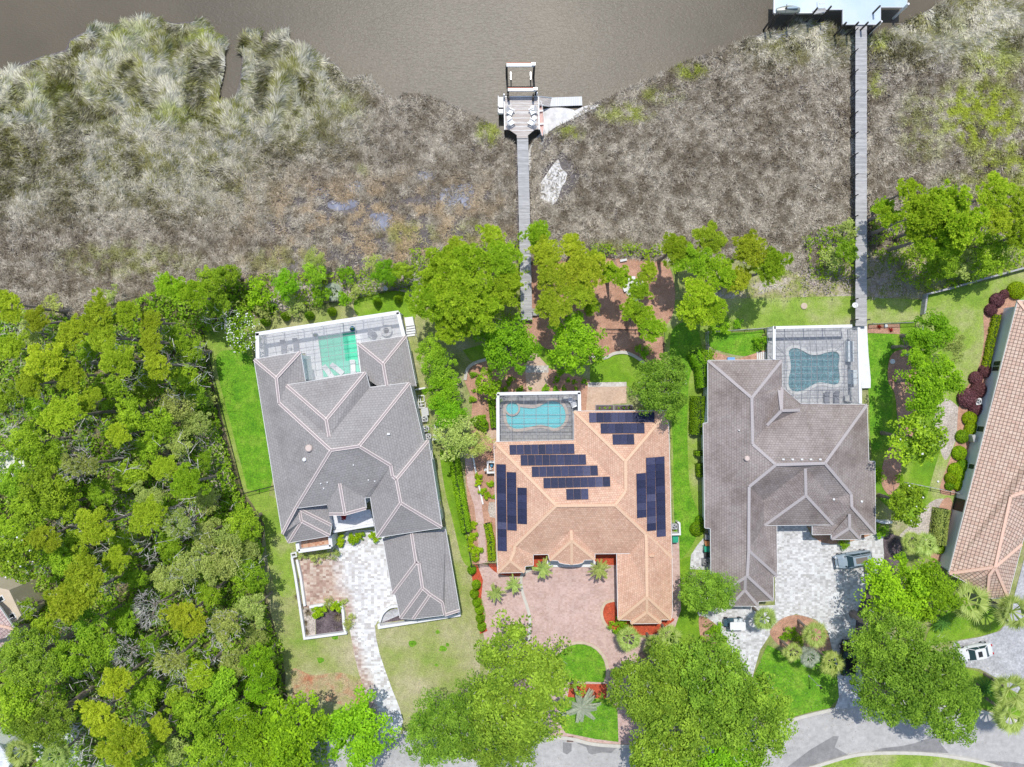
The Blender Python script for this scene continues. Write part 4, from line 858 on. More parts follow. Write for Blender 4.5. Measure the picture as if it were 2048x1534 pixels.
# ---- house with the solar panels
g2 = thing("house", "salmon tiled house carrying rows of dark solar panels, in the middle of the street", "house", W(1165, 1000))
r2 = Roof(g2, M['tileB'], M['capB'], 0.36)
r2.pts(z3, a=(1015, 910, 3.0), b=(1785, 905, 3.0), c=(1435, 1320, 5.4), d=(1015, 1145, 3.0), e=(360, 1160, 3.0))
r2.pts(z4, f=(1437, 335, 5.4), g=(1350, 450, 5.7), h=(870, 455, 5.7), i=(530, 785, 3.9), j=(525, 830, 3.8), k=(493, 905, 3.75), l=(390, 1005, 3.0), m=(610, 1000, 3.0), n=(615, 950, 3.0), o=(680, 945, 3.05), p=(1815, 880, 3.0), p2=(1818, 1300, 3.0), q=(1810, 1388, 3.0),
       s=(1605, 740, 4.45), s0=(1600, 688, 4.4), t=(1610, 1200, 4.4), u=(1375, 1388, 3.0), v=(1480, 1392, 3.0), v2=(1725, 1388, 3.0), w=(1365, 850, 3.0), w2=(1480, 845, 3.05), x=(1185, 848, 3.05), y=(680, 855, 3.05),
       A=(990, 655, 4.15), B=(995, 740, 4.1), C=(815, 902, 3.0), D=(803, 852, 3.05), E=(885, 905, 3.0), F=(895, 922, 3.0), F2=(940, 932, 3.0), G=(995, 937, 3.0), H=(1050, 932, 3.0), I=(1085, 922, 3.0), J=(1100, 900, 3.0), K=(1185, 897, 3.0),
       aa=(1610, 1325, 3.7), bb=(1480, 1420, 3.0), cc=(1725, 1417, 3.0), dd=(1610, 1215, 4.3))
for nm, ids in {"n": "a b c", "nw": "a c f d", "mn": "e d f g h", "e": "b p g f c", "w": "e h i j k l", "sw": "k m l", "swe": "i o n m k j", "s": "h g s0 w2 x A D y o i", "ws": "s0 s t u w w2", "wse": "s0 p p2 q t s", "wss": "t q v2 v u",
                "ga": "aa bb cc", "gb": "dd aa cc v2", "gc": "dd v bb aa", "ea": "A B C D", "eb": "B G F2 F E C", "ec": "B K J I H G", "ed": "A x K B"}.items():
    r2.face(nm, ids)
g2roof = r2.finish(["a b p p2 q v2 cc bb v u w w2 x K J I H G F2 F E C D y o n m l e d a"], ["a c b", "c f g h i j k l", "k m", "e h", "g p", "s0 s t dd aa bb", "t u", "t q", "aa cc", "A B C", "B K", "B G", "s0 g"], 3)
V = r2.V
walls(g2, [V[i] for i in "a b p q u w x D y o n m l e d".split()], 0.45, 2.9, M['stucco_b'])
M['ventsalmon'] = plain("salmon_vent", (0.66, 0.42, 0.28), 0.6)
for X, Y in ((1640, 862), (1658, 862)): vent(g2roof, "wse", r2, *z4(X, Y), 0.14, 0.25, M['ventsalmon'])
vent(g2roof, "w", r2, *z4(497, 792), 0.13, 0.2, M['ventsalmon'], True)
# portico slab
ps = MB(); ps.prism([W(*z4(*p))[:2] for p in ((795, 900), (890, 905), (900, 925), (995, 940), (1090, 925), (1100, 900), (1180, 895), (1200, 930), (1160, 955), (820, 955), (790, 930))], 0.0, 0.15); tag(ps.build("porch_step", M['white'], g2))
def array(label, face, zf, corners, n, vertical=False):
    Q = [r2.on(face, *zf(*c), 0.14) for c in corners]      # a b c d around
    a = thing("solar_array", label, "solar panels", (Q[0]+Q[2])/2, 0, "rows of solar panels on the salmon roof")
    cN = r2.faces[face][1]; rail = MB()
    for f in (0.25, 0.75):
        if vertical: p, q = Q[0].lerp(Q[1], f), Q[3].lerp(Q[2], f)
        else: p, q = Q[0].lerp(Q[3], f), Q[1].lerp(Q[2], f)
        rail.bar(p-cN*0.05, q-cN*0.05, 0.05, 0.06)
    rail.build("mounting_rail", M['alum'], a)
    for i in range(n):
        f0, f1 = (i+.012)/n, (i+.988)/n
        if vertical: P = [Q[0].lerp(Q[3], f0), Q[1].lerp(Q[2], f0), Q[1].lerp(Q[2], f1), Q[0].lerp(Q[3], f1)]
        else: P = [Q[0].lerp(Q[1], f0), Q[0].lerp(Q[1], f1), Q[3].lerp(Q[2], f1), Q[3].lerp(Q[2], f0)]
        mb = MB(); up = cN*0.02
        l1, l2 = (P[1]-P[0]).length, (P[3]-P[0]).length
        if (P[1]-P[0]).cross(P[3]-P[0]).z < 0: P = [P[0], P[3], P[2], P[1]]; l1, l2 = l2, l1
        T = [p+up for p in P]
        mb.poly(T, [(0, 0), (l1, 0), (l1, l2), (0, l2)])
        mb.poly([p-up for p in P][::-1])
        for k in range(4): mb.poly([P[k]-up, P[(k+1) % 4]-up, T[(k+1) % 4], T[k]])
        mb.build("solar_panel", M['solar'], a)
G = [("uppermost nine-panel solar row on the north hip of the salmon roof", "n", z3, [(1137, 922), (1672, 918), (1675, 998), (1139, 1001)], 9, False),
     ("six-panel solar row, middle of the three on the north hip", "n", z3, [(1231, 1009), (1590, 1006), (1593, 1088), (1234, 1091)], 6, False),
     ("three-panel solar row, lowest on the north hip above the ridge tip", "n", z3, [(1328, 1099), (1505, 1097), (1509, 1180), (1332, 1182)], 3, False),
     ("nine-panel solar row just below the pool cage eave", "mn", z3, [(485, 1186), (1016, 1176), (1020, 1255), (488, 1265)], 9, False),
     ("nine-panel solar row, second down from the pool cage eave", "mn", z4, [(576, 41), (1111, 36), (1115, 118), (579, 127)], 9, False),
     ("nine-panel solar row, third down from the pool cage eave", "mn", z4, [(668, 136), (1207, 126), (1212, 208), (670, 220)], 9, False),
     ("nine-panel solar row, fourth down from the pool cage eave", "mn", z4, [(763, 229), (1309, 218), (1313, 299), (765, 312)], 9, False),
     ("short three-panel solar row right above the long cross ridge", "mn", z4, [(949, 319), (1131, 316), (1134, 403), (953, 407)], 3, False),
     ("tallest solar column, hugging the left eave of the salmon roof", "w", z4, [(379, 115), (456, 117), (465, 829), (389, 823)], 12, True),
     ("eight-panel solar column, middle one on the left roof slope", "w", z4, [(463, 179), (540, 182), (546, 660), (468, 655)], 8, True),
     ("five-panel solar column, innermost on the left roof slope", "w", z4, [(550, 306), (628, 309), (630, 607), (552, 603)], 5, True),
     ("six-panel solar column, innermost on the right roof slope", "e", z4, [(1525, 193), (1602, 186), (1607, 550), (1531, 556)], 6, True),
     ("ten-panel solar column, middle one on the right roof slope", "e", z4, [(1604, 63), (1677, 58), (1686, 658), (1613, 664)], 10, True),
     ("eleven-panel solar column, outermost by the right eave", "e", z4, [(1680, 58), (1754, 51), (1766, 706), (1692, 712)], 11, True)]
for g_ in G: array(*g_)

# ---- brown-grey roofed house
g3 = thing("house", "weathered brown-grey tiled house between the lawn strip and the pale paver court", "house", W(1570, 960))
r3 = Roof(g3, M['tileC'], M['capC'], 0.36)
r3.pts(z5, a=(270, 495, 3.1), b=(875, 490, 3.1), c=(627, 800, 5.2), d=(635, 1180, 5.4), a2=(270, 1005, 3.1), a3=(232, 1010, 3.1), t1=(875, 712, 3.1), t2=(850, 735, 3.6), t3=(870, 905, 5.0), t4=(750, 1025, 4.3), t5=(1020, 900, 3.6), t6=(1030, 850, 3.1),
       e=(1570, 855, 3.1), f=(1585, 1320, 3.1), f2=(1635, 1322, 3.1), b0=(875, 716, 3.1))
r3.pts(z6, g=(825, 120, 6.3), h=(1225, 108, 6.3), i=(605, 300, 5.4), j=(602, 820, 5.3), k=(590, 1030, 5.0), a4=(245, 636, 3.1), a5=(292, 640, 3.1), l=(298, 1225, 3.1), m=(805, 1230, 3.1), n=(805, 1035, 3.1), n0=(835, 1030, 3.1), o=(832, 620, 3.1),
       p=(730, 617, 3.3), q=(725, 410, 3.9), A=(1065, 150, 5.7), B=(1070, 372, 5.1), C=(1292, 610, 3.3), D=(1292, 402, 4.1), E=(1440, 360, 4.5), F=(1445, 465, 4.5), G=(1640, 686, 3.1), H=(1520, 688, 3.1), I=(1125, 692, 3.1), J=(1125, 625, 3.2), K=(1280, 600, 3.35),
       L=(1425, 525, 4.3), M=(1427, 637, 3.9), N=(1282, 731, 3.1), O=(1515, 731, 3.1), P=(1280, 690, 3.1), Q=(570, 1145, 3.9), S=(448, 1276, 3.1), T=(680, 1276, 3.1), U=(680, 1238, 3.1), V=(452, 1232, 3.1), X=(575, 1045, 4.8))
for nm, ids in {"n1": "a b c", "w": "a c d g i j k l a5 a4 a3 a2", "e1": "b t1 t2 t4 d c", "tw": "t1 t3 t2", "tw2": "t2 t3 t4", "tn": "t1 t6 t5 t3", "ts": "t3 t5 t4", "n": "t4 t5 t6 e h g d", "e": "h e f f2 G F E", "s": "g h E D A q i", "ww": "i q p o n0 j",
                "wl": "j n0 n m k", "ks": "k m U V l", "kg1": "X Q S V", "kg2": "X U T Q", "kg3": "Q T S", "cb": "A B p q", "cc": "B C p", "cd": "A D C B", "sw": "E F K D", "ss": "F G H P I J K", "gl1": "L M N P", "gl2": "L H O M", "gl3": "M O N"}.items():
    r3.face(nm, ids)
g3roof = r3.finish(["a b t1 t6 e f f2 G H O N P I J", "p C D", "q p", "o n0 n m U T S V l a5 a4 a3 a2 a"], ["a c b", "c d g h e", "g i j k l", "j n0", "k m", "X Q T", "t2 t3 t5", "t1 t3", "A B p", "B C", "h E F G", "L M N", "M O", "t3 t4", "Q S"], 3)
V = r3.V
walls(g3, [V[i] for i in "a b t1 t6 e f G H I J C p o n0 n m l a5 a4 a3".split()], 0.55, 2.95, M['stucco_w'])
for X in (882, 958, 1034, 1107, 1184): vent(g3roof, "n", r3, *z5(X, 1303), 0.14, 0.2, M['white'], True)
vent(g3roof, "w", r3, *z5(585, 1295), 0.22, 0.35, M['ventbeige']); vent(g3roof, "w", r3, *z5(522, 1065), 0.06, 0.15, M['white']); vent(g3roof, "e", r3, *z6(1525, 420), 0.1, 0.15, M['white'])
vent(g3roof, "cd", r3, *z6(1296, 402), 0.1, 0.2, M['white'])

# ---- far right house
g4 = thing("house", "long clay tiled house with grey stucco wall along the right edge of the photo", "house", W(1990, 900))
r4 = Roof(g4, M['tileD'], M['capD'], 0.38)
ident = lambda X, Y: (X, Y)
r4.pts(ident, a=(2036, 601, 3.2), b=(2300, 600, 3.2), c=(2160, 760, 6.2), d=(2120, 960, 6.2), e=(2021, 993, 5.3), f=(1990, 1134, 5.3), g=(1898, 1147, 3.2), g2=(1925, 1160, 3.2), i=(1950, 1177, 3.2), j=(1974, 1197, 3.2), k=(2016, 1196, 3.2), l=(2044, 1088, 3.2), m=(2072, 1040, 4.4), n=(2300, 1040, 3.2), o=(1978, 1151, 4.9), l2=(2052, 1060, 3.2))
for nm, ids in {"w": "a c d e f g", "n": "a b c", "e": "b n m d c", "x1": "d m e", "we": "e m l2 l f", "se": "f l k", "s": "f k j o", "sw": "f o j i g2 g"}.items(): r4.face(nm, ids)
r4.finish(["b a g g2 i j k l l2 m n"], ["a c b", "c d e f g", "f o j", "f l", "f k", "d m"], 3)
V = r4.V
walls(g4, [V[i] for i in "a b n l2 l k j g".split()], 0.62, 3.05, M['stucco_g'])
aw = math.atan2((V['a']-V['g']).y, (V['a']-V['g']).x); nrm = Vector((-math.sin(aw), math.cos(aw), 0))
def on_wall4(t, off): return V['g'].lerp(V['a'], t) - nrm*off if (-nrm).x > 0 else V['g'].lerp(V['a'], t)+nrm*off
def win4(t, wd, z0, z1_, panes):
    p = on_wall4(t, 0.61); fr = MB(); fr.box(p, wd, 0.14, z0, z1_, aw); f = fr.build("window", M['white'], g4); gl = MB()
    for i in range(panes):
        w_ = (wd-0.12)/panes; o = -wd/2+0.06+w_*(i+.5); gl.box((p.x+math.cos(aw)*o, p.y+math.sin(aw)*o), w_-0.08, 0.18, z0+0.08, z1_-0.08, aw)
    gl.build("pane", M['glass'], f)
win4(0.765, 1.5, 0.8, 2.4, 2); win4(0.53, 0.9, 0.8, 2.4, 1); win4(0.39, 0.8, 1.0, 2.4, 1); win4(0.62, 0.7, 2.0, 2.6, 1); win4(0.45, 0.7, 2.0, 2.6, 1)
dr = MB(); p = on_wall4(0.245, 0.60); dr.box(p, 1.6, 0.12, 0.0, 2.6, aw); dr.build("door", M['dark'], g4)

# ---- lower left houses, cut by the frame
g5 = thing("house", "pinkish tiled house corner with a beige balcony at the lower left edge", "house", W(10, 1260))
r5 = Roof(g5, M['tileE'], M['capD'], 0.3)
r5.pts(ident, a=(-60, 1160, 6.5), b=(0, 1216, 6.5), c=(28, 1258, 6.5), d=(10, 1275, 6.5), e=(-60, 1300, 6.8), f=(-90, 1230, 7.8), g=(0, 1296, 5.2), h=(14, 1284, 5.2), i=(-60, 1320, 5.6), j=(-70, 1290, 6.0))
r5.face("a", "a b c f"); r5.face("b", "f c d e"); r5.face("c", "j h g i"); r5.finish(["a b c d"], ["f c"], 6)
bal = MB(); bal.prism([W(*p, 5.0)[:2] for p in ((-40, 1165), (0, 1176), (18, 1180), (42, 1230), (28, 1250), (0, 1218), (-40, 1190))], 0, 5.0); bal.build("wall", M['stucco_b'], g5)
bal = MB(); bal.prism([W(*p, 3.0)[:2] for p in ((-60, 1280), (20, 1262), (46, 1258), (48, 1272), (5, 1300), (-60, 1330))], 0, 3.0); bal.build("wall", M['stucco_b'], g5)
for (x, y) in ((1, 1198), (24, 1233)):
    fr = MB(); fr.box(W(x, y, 5.15), 0.75, 0.75, 5.0, 5.08, 0.5); f = fr.build("skylight", M['white'], g5)
    gl = MB(); gl.box(W(x, y, 5.15), 0.5, 0.5, 5.08, 5.1, 0.5); gl.build("pane", M['glass'], f)
g6 = thing("house", "flat white roof corner at the very bottom left of the photo", "house", W(0, 1530))
mb = MB(); mb.prism([W(*p, 4.0)[:2] for p in ((-60, 1480), (0, 1495), (20, 1522), (8, 1545), (-60, 1600))], 0, 4.0); mb.build("wall", M['white'], g6)
mb = MB(); mb.prism([W(*p, 4.25)[:2] for p in ((-62, 1478), (0, 1492), (23, 1522), (9, 1548), (-62, 1602))], 4.01, 4.25); mb.build("roof", M['whitedrive'], g6)

# ---------------------------------------------------------------- pool cages, decks and pools
def cage(label, base, top, ns, lines, beams, screen, hgt, mat=M['white'], barmat=M['cagegrey'], bw=0.4, holes=None, parts=None):
    """top: pixel corners of the cage roof at hgt; lines: pairs of pixels for the roof bars"""
    c = thing("pool_cage", label, "pool cage", base)
    for a, b in beams:
        mb = MB(); mb.bar(W(*a, hgt), W(*b, hgt), bw, 0.14); mb.build("top_beam", mat, c)
    fr = MB()
    for ln in lines:
        for a, b in zip(ln, ln[1:]): fr.bar(W(*a, hgt-0.02), W(*b, hgt-0.02), 0.045, 0.06)
    fr.build("roof_bars", barmat, c)
    po = MB()
    for a, b in beams:
        A, B = W(*a, 0), W(*b, 0); A3, B3 = W(*a, hgt), W(*b, hgt); k = max(1, int((A3-B3).length/2.4))
        for i in range(k+1):
            p = A3.lerp(B3, i/k); po.box(p, 0.09, 0.09, 0.0, hgt-0.14)
        po.bar(Vector((A3.x, A3.y, 1.0)), Vector((B3.x, B3.y, 1.0)), 0.05, 0.05)
    po.build("posts", mat if barmat is not M['bronze'] else barmat, c)
    sc_ = MB()
    for poly in top: sc_.poly([W(*p, hgt-0.03) for p in poly][::-1])
    sc_.build("roof_screen", screen, c)
    sw = MB()
    for a, b in beams:
        A3, B3 = W(*a, hgt), W(*b, hgt); sw.poly([(A3.x, A3.y, 0.05), (B3.x, B3.y, 0.05), (B3.x, B3.y, hgt-.14), (A3.x, A3.y, hgt-.14)])
    sw.build("side_screen", screen, c); return c
def ring(name, pts, d, mat, parent, z0, z1_):
    """coping around a pool outline"""
    P = [Vector(p[:2]) for p in pts]; O = offset_poly(P, -d)
    if area2(P) < 0: P = P[::-1]
    mb = MB(); n = len(P)
    for i in range(n):
        j = (i+1) % n; a, b, c2, d2 = P[i], P[j], O[j], O[i]
        mb.poly([(d2.x, d2.y, z1_), (c2.x, c2.y, z1_), (b.x, b.y, z1_), (a.x, a.y, z1_)])
        mb.poly([(a.x, a.y, z0), (a.x, a.y, z1_), (b.x, b.y, z1_), (b.x, b.y, z0)]); mb.poly([(d2.x, d2.y, z0), (c2.x, c2.y, z0), (c2.x, c2.y, z1_), (d2.x, d2.y, z1_)])
    return mb.build(name, mat, parent)
def pool(label, outline, water, floor, cop, base, zt=0.34, cw=0.38, extra=None):
    P = [p[:2] for p in WL(outline, zt)]
    e = thing("swimming_pool", label, "swimming pool", base)
    b = MB(); b.prism(offset_poly([Vector(p) for p in P], -0.02), 0.08, 0.115); b.build("pool_floor", floor, e)
    wv_ = MB(); wv_.prism(P, 0.27, 0.28); wv_.build("water_surface", water, e)
    ring("coping", P, cw, cop, e, 0.10, zt); return e
def deck(name, pts, mat, z1_=0.3, hole=None):
    P = WL(pts, z1_); mb = MB()
    if hole:
        H = [Vector((p[0], p[1], z1_)) for p in hole]
        for tr in geometry.tessellate_polygon([P, H]):
            al = P+H; q = [al[i] for i in tr]
            if (q[1]-q[0]).cross(q[2]-q[0]).z < 0: q = q[::-1]
            mb.poly(q)
        n = len(P)
        for i in range(n): a, b = P[i], P[(i+1) % n]; mb.poly([(a.x, a.y, 0), (b.x, b.y, 0), (b.x, b.y, z1_), (a.x, a.y, z1_)])
    else: mb.prism([p[:2] for p in P], 0.0, z1_)
    return tag(mb.build(name, mat), kind="structure")
# pool 2 (turquoise, under the grey cage by the solar house)
out2 = smooth_poly([z3(*p) for p in ((462, 965), (478, 1015), (525, 1050), (600, 1048), (680, 1032), (740, 1022), (800, 1033), (855, 1048), (908, 1030), (940, 985), (945, 930), (922, 865), (870, 832), (815, 830), (765, 850), (715, 878), (670, 885), (610, 880), (565, 870), (500, 840), (460, 885))], True, 3)
w2 = [p[:2] for p in WL(out2, .34)]
deck("pool_deck", [z3(*p) for p in ((380, 762), (1068, 748), (1075, 905), (1015, 912), (1015, 1150), (388, 1162))], M['stonedeck'], 0.3, w2)
pool("turquoise freeform pool in the grey deck behind the solar house", out2, M['pool_turq'], M['plaster_turq'], M['coping'], W(1100, 830))
sp = thing("spa", "round raised spa at the left end of the turquoise pool", "hot tub", W(*z3(510, 885)))
c_ = W(*z3(510, 885), .5); mb = MB(); mb.lathe((c_.x, c_.y, 0), [(1.02, 0.1), (1.02, 0.5), (0.80, 0.5), (0.80, 0.2)], 24); mb.build("rim", M['coping'], sp)
mb = MB(); mb.lathe((c_.x, c_.y, 0), [(0.79, 0.42), (0.001, 0.42)], 24); mb.build("water_surface", M['pool_turq'], sp)
mb = MB(); mb.lathe((c_.x, c_.y, 0), [(0.79, 0.29), (0.001, 0.29)], 24); mb.build("floor", M['plaster_turq'], sp)
gx = [[z3(x, 775), z3(x+3, 1150)] for x in (503, 603, 703, 803, 905, 1000)]; gy = [[z3(405, y), z3(1012, y-4)] for y in (875, 940, 970, 1020, 1100)]
cage("white edged screen cage over the turquoise pool", W(*z3(720, 1000)), [[z3(*p) for p in ((392, 775), (1055, 760), (1012, 905), (1012, 1150), (400, 1160))]], 0, gx+gy,
     [(z3(393, 1160), z3(391, 768)), (z3(385, 768), z3(1066, 757)), (z3(1058, 757), z3(1060, 908))], M['screen'], 3.1)
# pool 1
out1 = [z1(*p) for p in ((663, 312), (978, 272), (1025, 612), (712, 660))]
w1 = [p[:2] for p in WL(out1, .34)]
deck("pool_deck", [z1(*p) for p in ((135, 285), (1350, 95), (1415, 310), (1010, 370), (1090, 640), (400, 740), (520, 680), (560, 450), (130, 510))], M['whitedeck'], 0.3, w1)
pool("green rectangular pool of the grey house", out1, M['pool_green'], M['plaster_green'], M['white'], W(675, 710), cw=0.2)
mb = MB(); mb.prism([W(*z1(*p), .3)[:2] for p in ((696, 548), (1010, 506), (1024, 606), (712, 655))], 0.116, 0.24); tag(mb.build("sun_shelf", plain("pale_green_plaster", (0.62, 0.78, 0.74), 0.6)), "pale shallow sun shelf at the lower end of the green pool", "pool shelf")
ln = []
for X in (285, 390, 500, 620, 740, 858, 985, 1090, 1210): ln.append([z1(X-8, 300-(X-285)*0.157), z1(X+30, 300-(X-285)*0.157+ (180 if X < 500 or X > 1000 else 400))])
for Y in (60, 130, 215, 300): ln.append([z1(170, 300+Y*.9), z1(1340 if Y < 170 else 1010, 120+Y*.9 + (0 if Y < 170 else 50))])
cage("long white edged screen cage across the back of the grey house", W(*z1(700, 350)), [[z1(*p) for p in ((150, 300), (862, 190), (900, 520), (920, 640), (560, 690), (520, 440), (160, 490))], [z1(*p) for p in ((985, 170), (1345, 112), (1385, 300), (1005, 365))], [z1(*p) for p in ((900, 520), (1010, 505), (1025, 625), (915, 640))]], 0, ln,
     [(z1(150, 495), z1(145, 282)), (z1(132, 290), z1(1352, 104)), (z1(1345, 104), z1(1395, 305))], M['screenw'], 3.4, bw=0.45)
# pool 3
out3 = smooth_poly([z5(*p) for p in ((932, 415), (985, 392), (1040, 412), (1110, 447), (1180, 447), (1260, 424), (1320, 424), (1346, 460), (1338, 540), (1347, 620), (1340, 676), (1300, 692), (1220, 676), (1165, 676), (1105, 708), (1050, 738), (985, 748), (935, 715), (930, 640), (947, 570), (944, 500))], True, 3)
w3 = [p[:2] for p in WL(out3, .34)]
deck("pool_deck", [z5(*p) for p in ((755, 225), (1530, 215), (1530, 850), (1030, 855), (875, 715), (870, 490), (755, 490))], M['stonedeck3'], 0.3, w3)
pool("slate blue butterfly shaped pool in the pale stone deck", out3, M['pool_slate'], M['plaster_slate'], M['copingg'], W(1627, 738))
ln = [[z5(960, 238), z5(968, 345), z5(985, 500), z5(982, 700), z5(968, 792)], [z5(1092, 236), z5(1105, 350), z5(1117, 500), z5(1115, 700), z5(1100, 848)], [z5(1222, 234), z5(1243, 350), z5(1252, 500), z5(1252, 700), z5(1238, 848)], [z5(1357, 232), z5(1380, 350), z5(1388, 500), z5(1385, 700), z5(1370, 848)]]
for X in (895, 1030, 1160, 1288): ln.append([z5(X, 285), z5(X+5, 720 if X < 1000 else 845)])
for Y in (365, 415, 485, 545, 600, 660, 720, 775): ln.append([z5(880 if Y < 700 else 950, Y+3), z5(1492, Y-6)])
ln += [[z5(832, 245), z5(978, 360)], [z5(832, 360), z5(895, 435)], [z5(1490, 232), z5(1380, 350), z5(1310, 400)], [z5(1385, 710), z5(1500, 845)], [z5(1450, 320), z5(1450, 530)]]
cage("dark ribbed screen cage over the butterfly shaped pool", W(1620, 740), [[z5(*p) for p in ((832, 240), (1492, 230), (1500, 845), (1030, 850), (875, 715), (875, 490), (832, 490))]], 0, ln,
     [(z5(812, 487), z5(812, 215)), (z5(812, 226), z5(1450, 212)), (z5(1505, 225), z5(1518, 846))], M['screen'], 3.3, bw=0.36)
mb = MB(); mb.prism([W(*z5(*p), 0.6)[:2] for p in ((1500, 200), (1570, 200), (1582, 430), (1602, 655), (1600, 720), (1530, 722), (1505, 330))], 0, 0.6); tag(mb.build("side_terrace", M['white']), "white raised walk along the right side of the ribbed pool cage", "terrace")
# ---------------------------------------------------------------- the wood on the left: every crown is a tree of its own
def undergrowth(name, regions, n, seed, cols, hmax=2.2, leaf=0.2, dens=0.62):
    rg = np.random.RandomState(seed); Vs = []; Cs = []
    x = rg.uniform(-40, 2100, n*12); y = rg.uniform(430, 1560, n*12); ok = np.zeros(len(x), bool)
    for poly in regions: ok |= inpoly(x, y, poly)
    x, y = x[ok][:n], y[ok][:n]
    cl = vnoise(x, y, 13, seed+1)*.6+vnoise(x, y, 5, seed+4)*.4; ok = cl > 1-dens-0.12*rg.rand(len(x)); x, y, cl = x[ok], y[ok], cl[ok]; m = len(x)
    z = np.clip((cl-0.3)*2.2, 0.05, 1)*hmax*rg.uniform(.5, 1, m)
    P = np.stack([(x-1024)*S, (767-y)*S, z], 1); Nn = rg.normal(size=(m, 3))*.6+np.array([0, 0, .8])
    V = leaf_quads(P, Nn, leaf, rg, .55); cv = vnoise(x, y, 30, seed+2)*.6+rg.rand(m)*.4
    me = np_quads(name, V, cols, cv=np.repeat(cv, 4)); tag(objm(name, me), kind="stuff")
wood = [(-60, 650), (60, 620), (160, 640), (320, 585), (420, 560), (470, 545), (500, 590), (505, 640), (410, 668), (425, 760), (445, 850), (478, 960), (490, 990), (520, 1040), (535, 1100), (530, 1200), (570, 1300), (570, 1390), (650, 1440), (660, 1534), (-60, 1560)]
undergrowth("undergrowth", [wood], 120000, 5, M['L_oak'])
undergrowth("undergrowth", [wood], 30000, 15, M['L_olive'], 2.8, 0.17, 0.45)
undergrowth("scrub", [[(440, 560), (560, 545), (700, 545), (830, 535), (830, 580), (700, 598), (560, 628), (480, 650)], [(820, 500), (1050, 480), (1060, 560), (1050, 640), (960, 660), (850, 640)], [(1600, 470), (1708, 440), (1708, 560), (1620, 560)], [(1736, 440), (1830, 440), (2060, 420), (2060, 536), (1850, 590), (1790, 560), (1736, 500)], [(1180, 490), (1320, 490), (1320, 515), (1180, 512)], [(1850, 480), (2060, 480), (2060, 530), (1852, 585)]], 42000, 25, M['L_oak'], 1.6, 0.16, 0.55)
undergrowth("dead_scrub", [[(1736, 500), (1790, 505), (1830, 540), (1836, 590), (1740, 600)], [(1600, 540), (1706, 540), (1706, 585), (1600, 590)], [(560, 570), (800, 545), (820, 575), (600, 610)]], 45000, 35, plain("dead_brush", (0.36, 0.29, 0.27), 0.9, c2=(0.55, 0.47, 0.44), sc=2), 0.9, 0.10, 0.7)
undergrowth("scrub", [[(1440, 545), (1600, 540), (1706, 520), (1706, 598), (1560, 600), (1440, 602)], [(1800, 500), (1850, 500), (1850, 600), (1790, 600)], [(560, 590), (800, 560), (815, 575), (560, 628)]], 12000, 45, M['L_olive'], .8, 0.12, 0.5)
def dead_twigs():
    rg = np.random.RandomState(77); x = rg.uniform(0, 640, 9000); y = rg.uniform(620, 1534, 9000); ok = inpoly(x, y, wood) & (vnoise(x, y, 42, 8) > .58); x, y = x[ok][:2200], y[ok][:2200]; n = len(x)
    z = rg.uniform(3, 8, n); k = S*(CH-z)/CH; P = np.stack([(x-1024)*k, (767-y)*k, z], 1); D = norm(rg.normal(size=(n, 3))+np.array([0, 0, .5])); L = rg.uniform(.5, 1.8, n)[:, None]; t = norm(np.cross(D, rg.normal(size=D.shape)))*.035
    V = [np.stack([P-t, P+t, P+D*L], 1)]
    for f in (.35, .6, .8): D2 = norm(D+rg.normal(size=D.shape)*.8); V.append(np.stack([P+D*L*f-t*.6, P+D*L*f+t*.6, P+D*L*f+D2*L*.55], 1))
    tag(objm("dead_twigs", np_quads("dead_twigs", np.concatenate(V).reshape(-1, 3), M['twig'], tri=True)), kind="stuff")
dead_twigs()
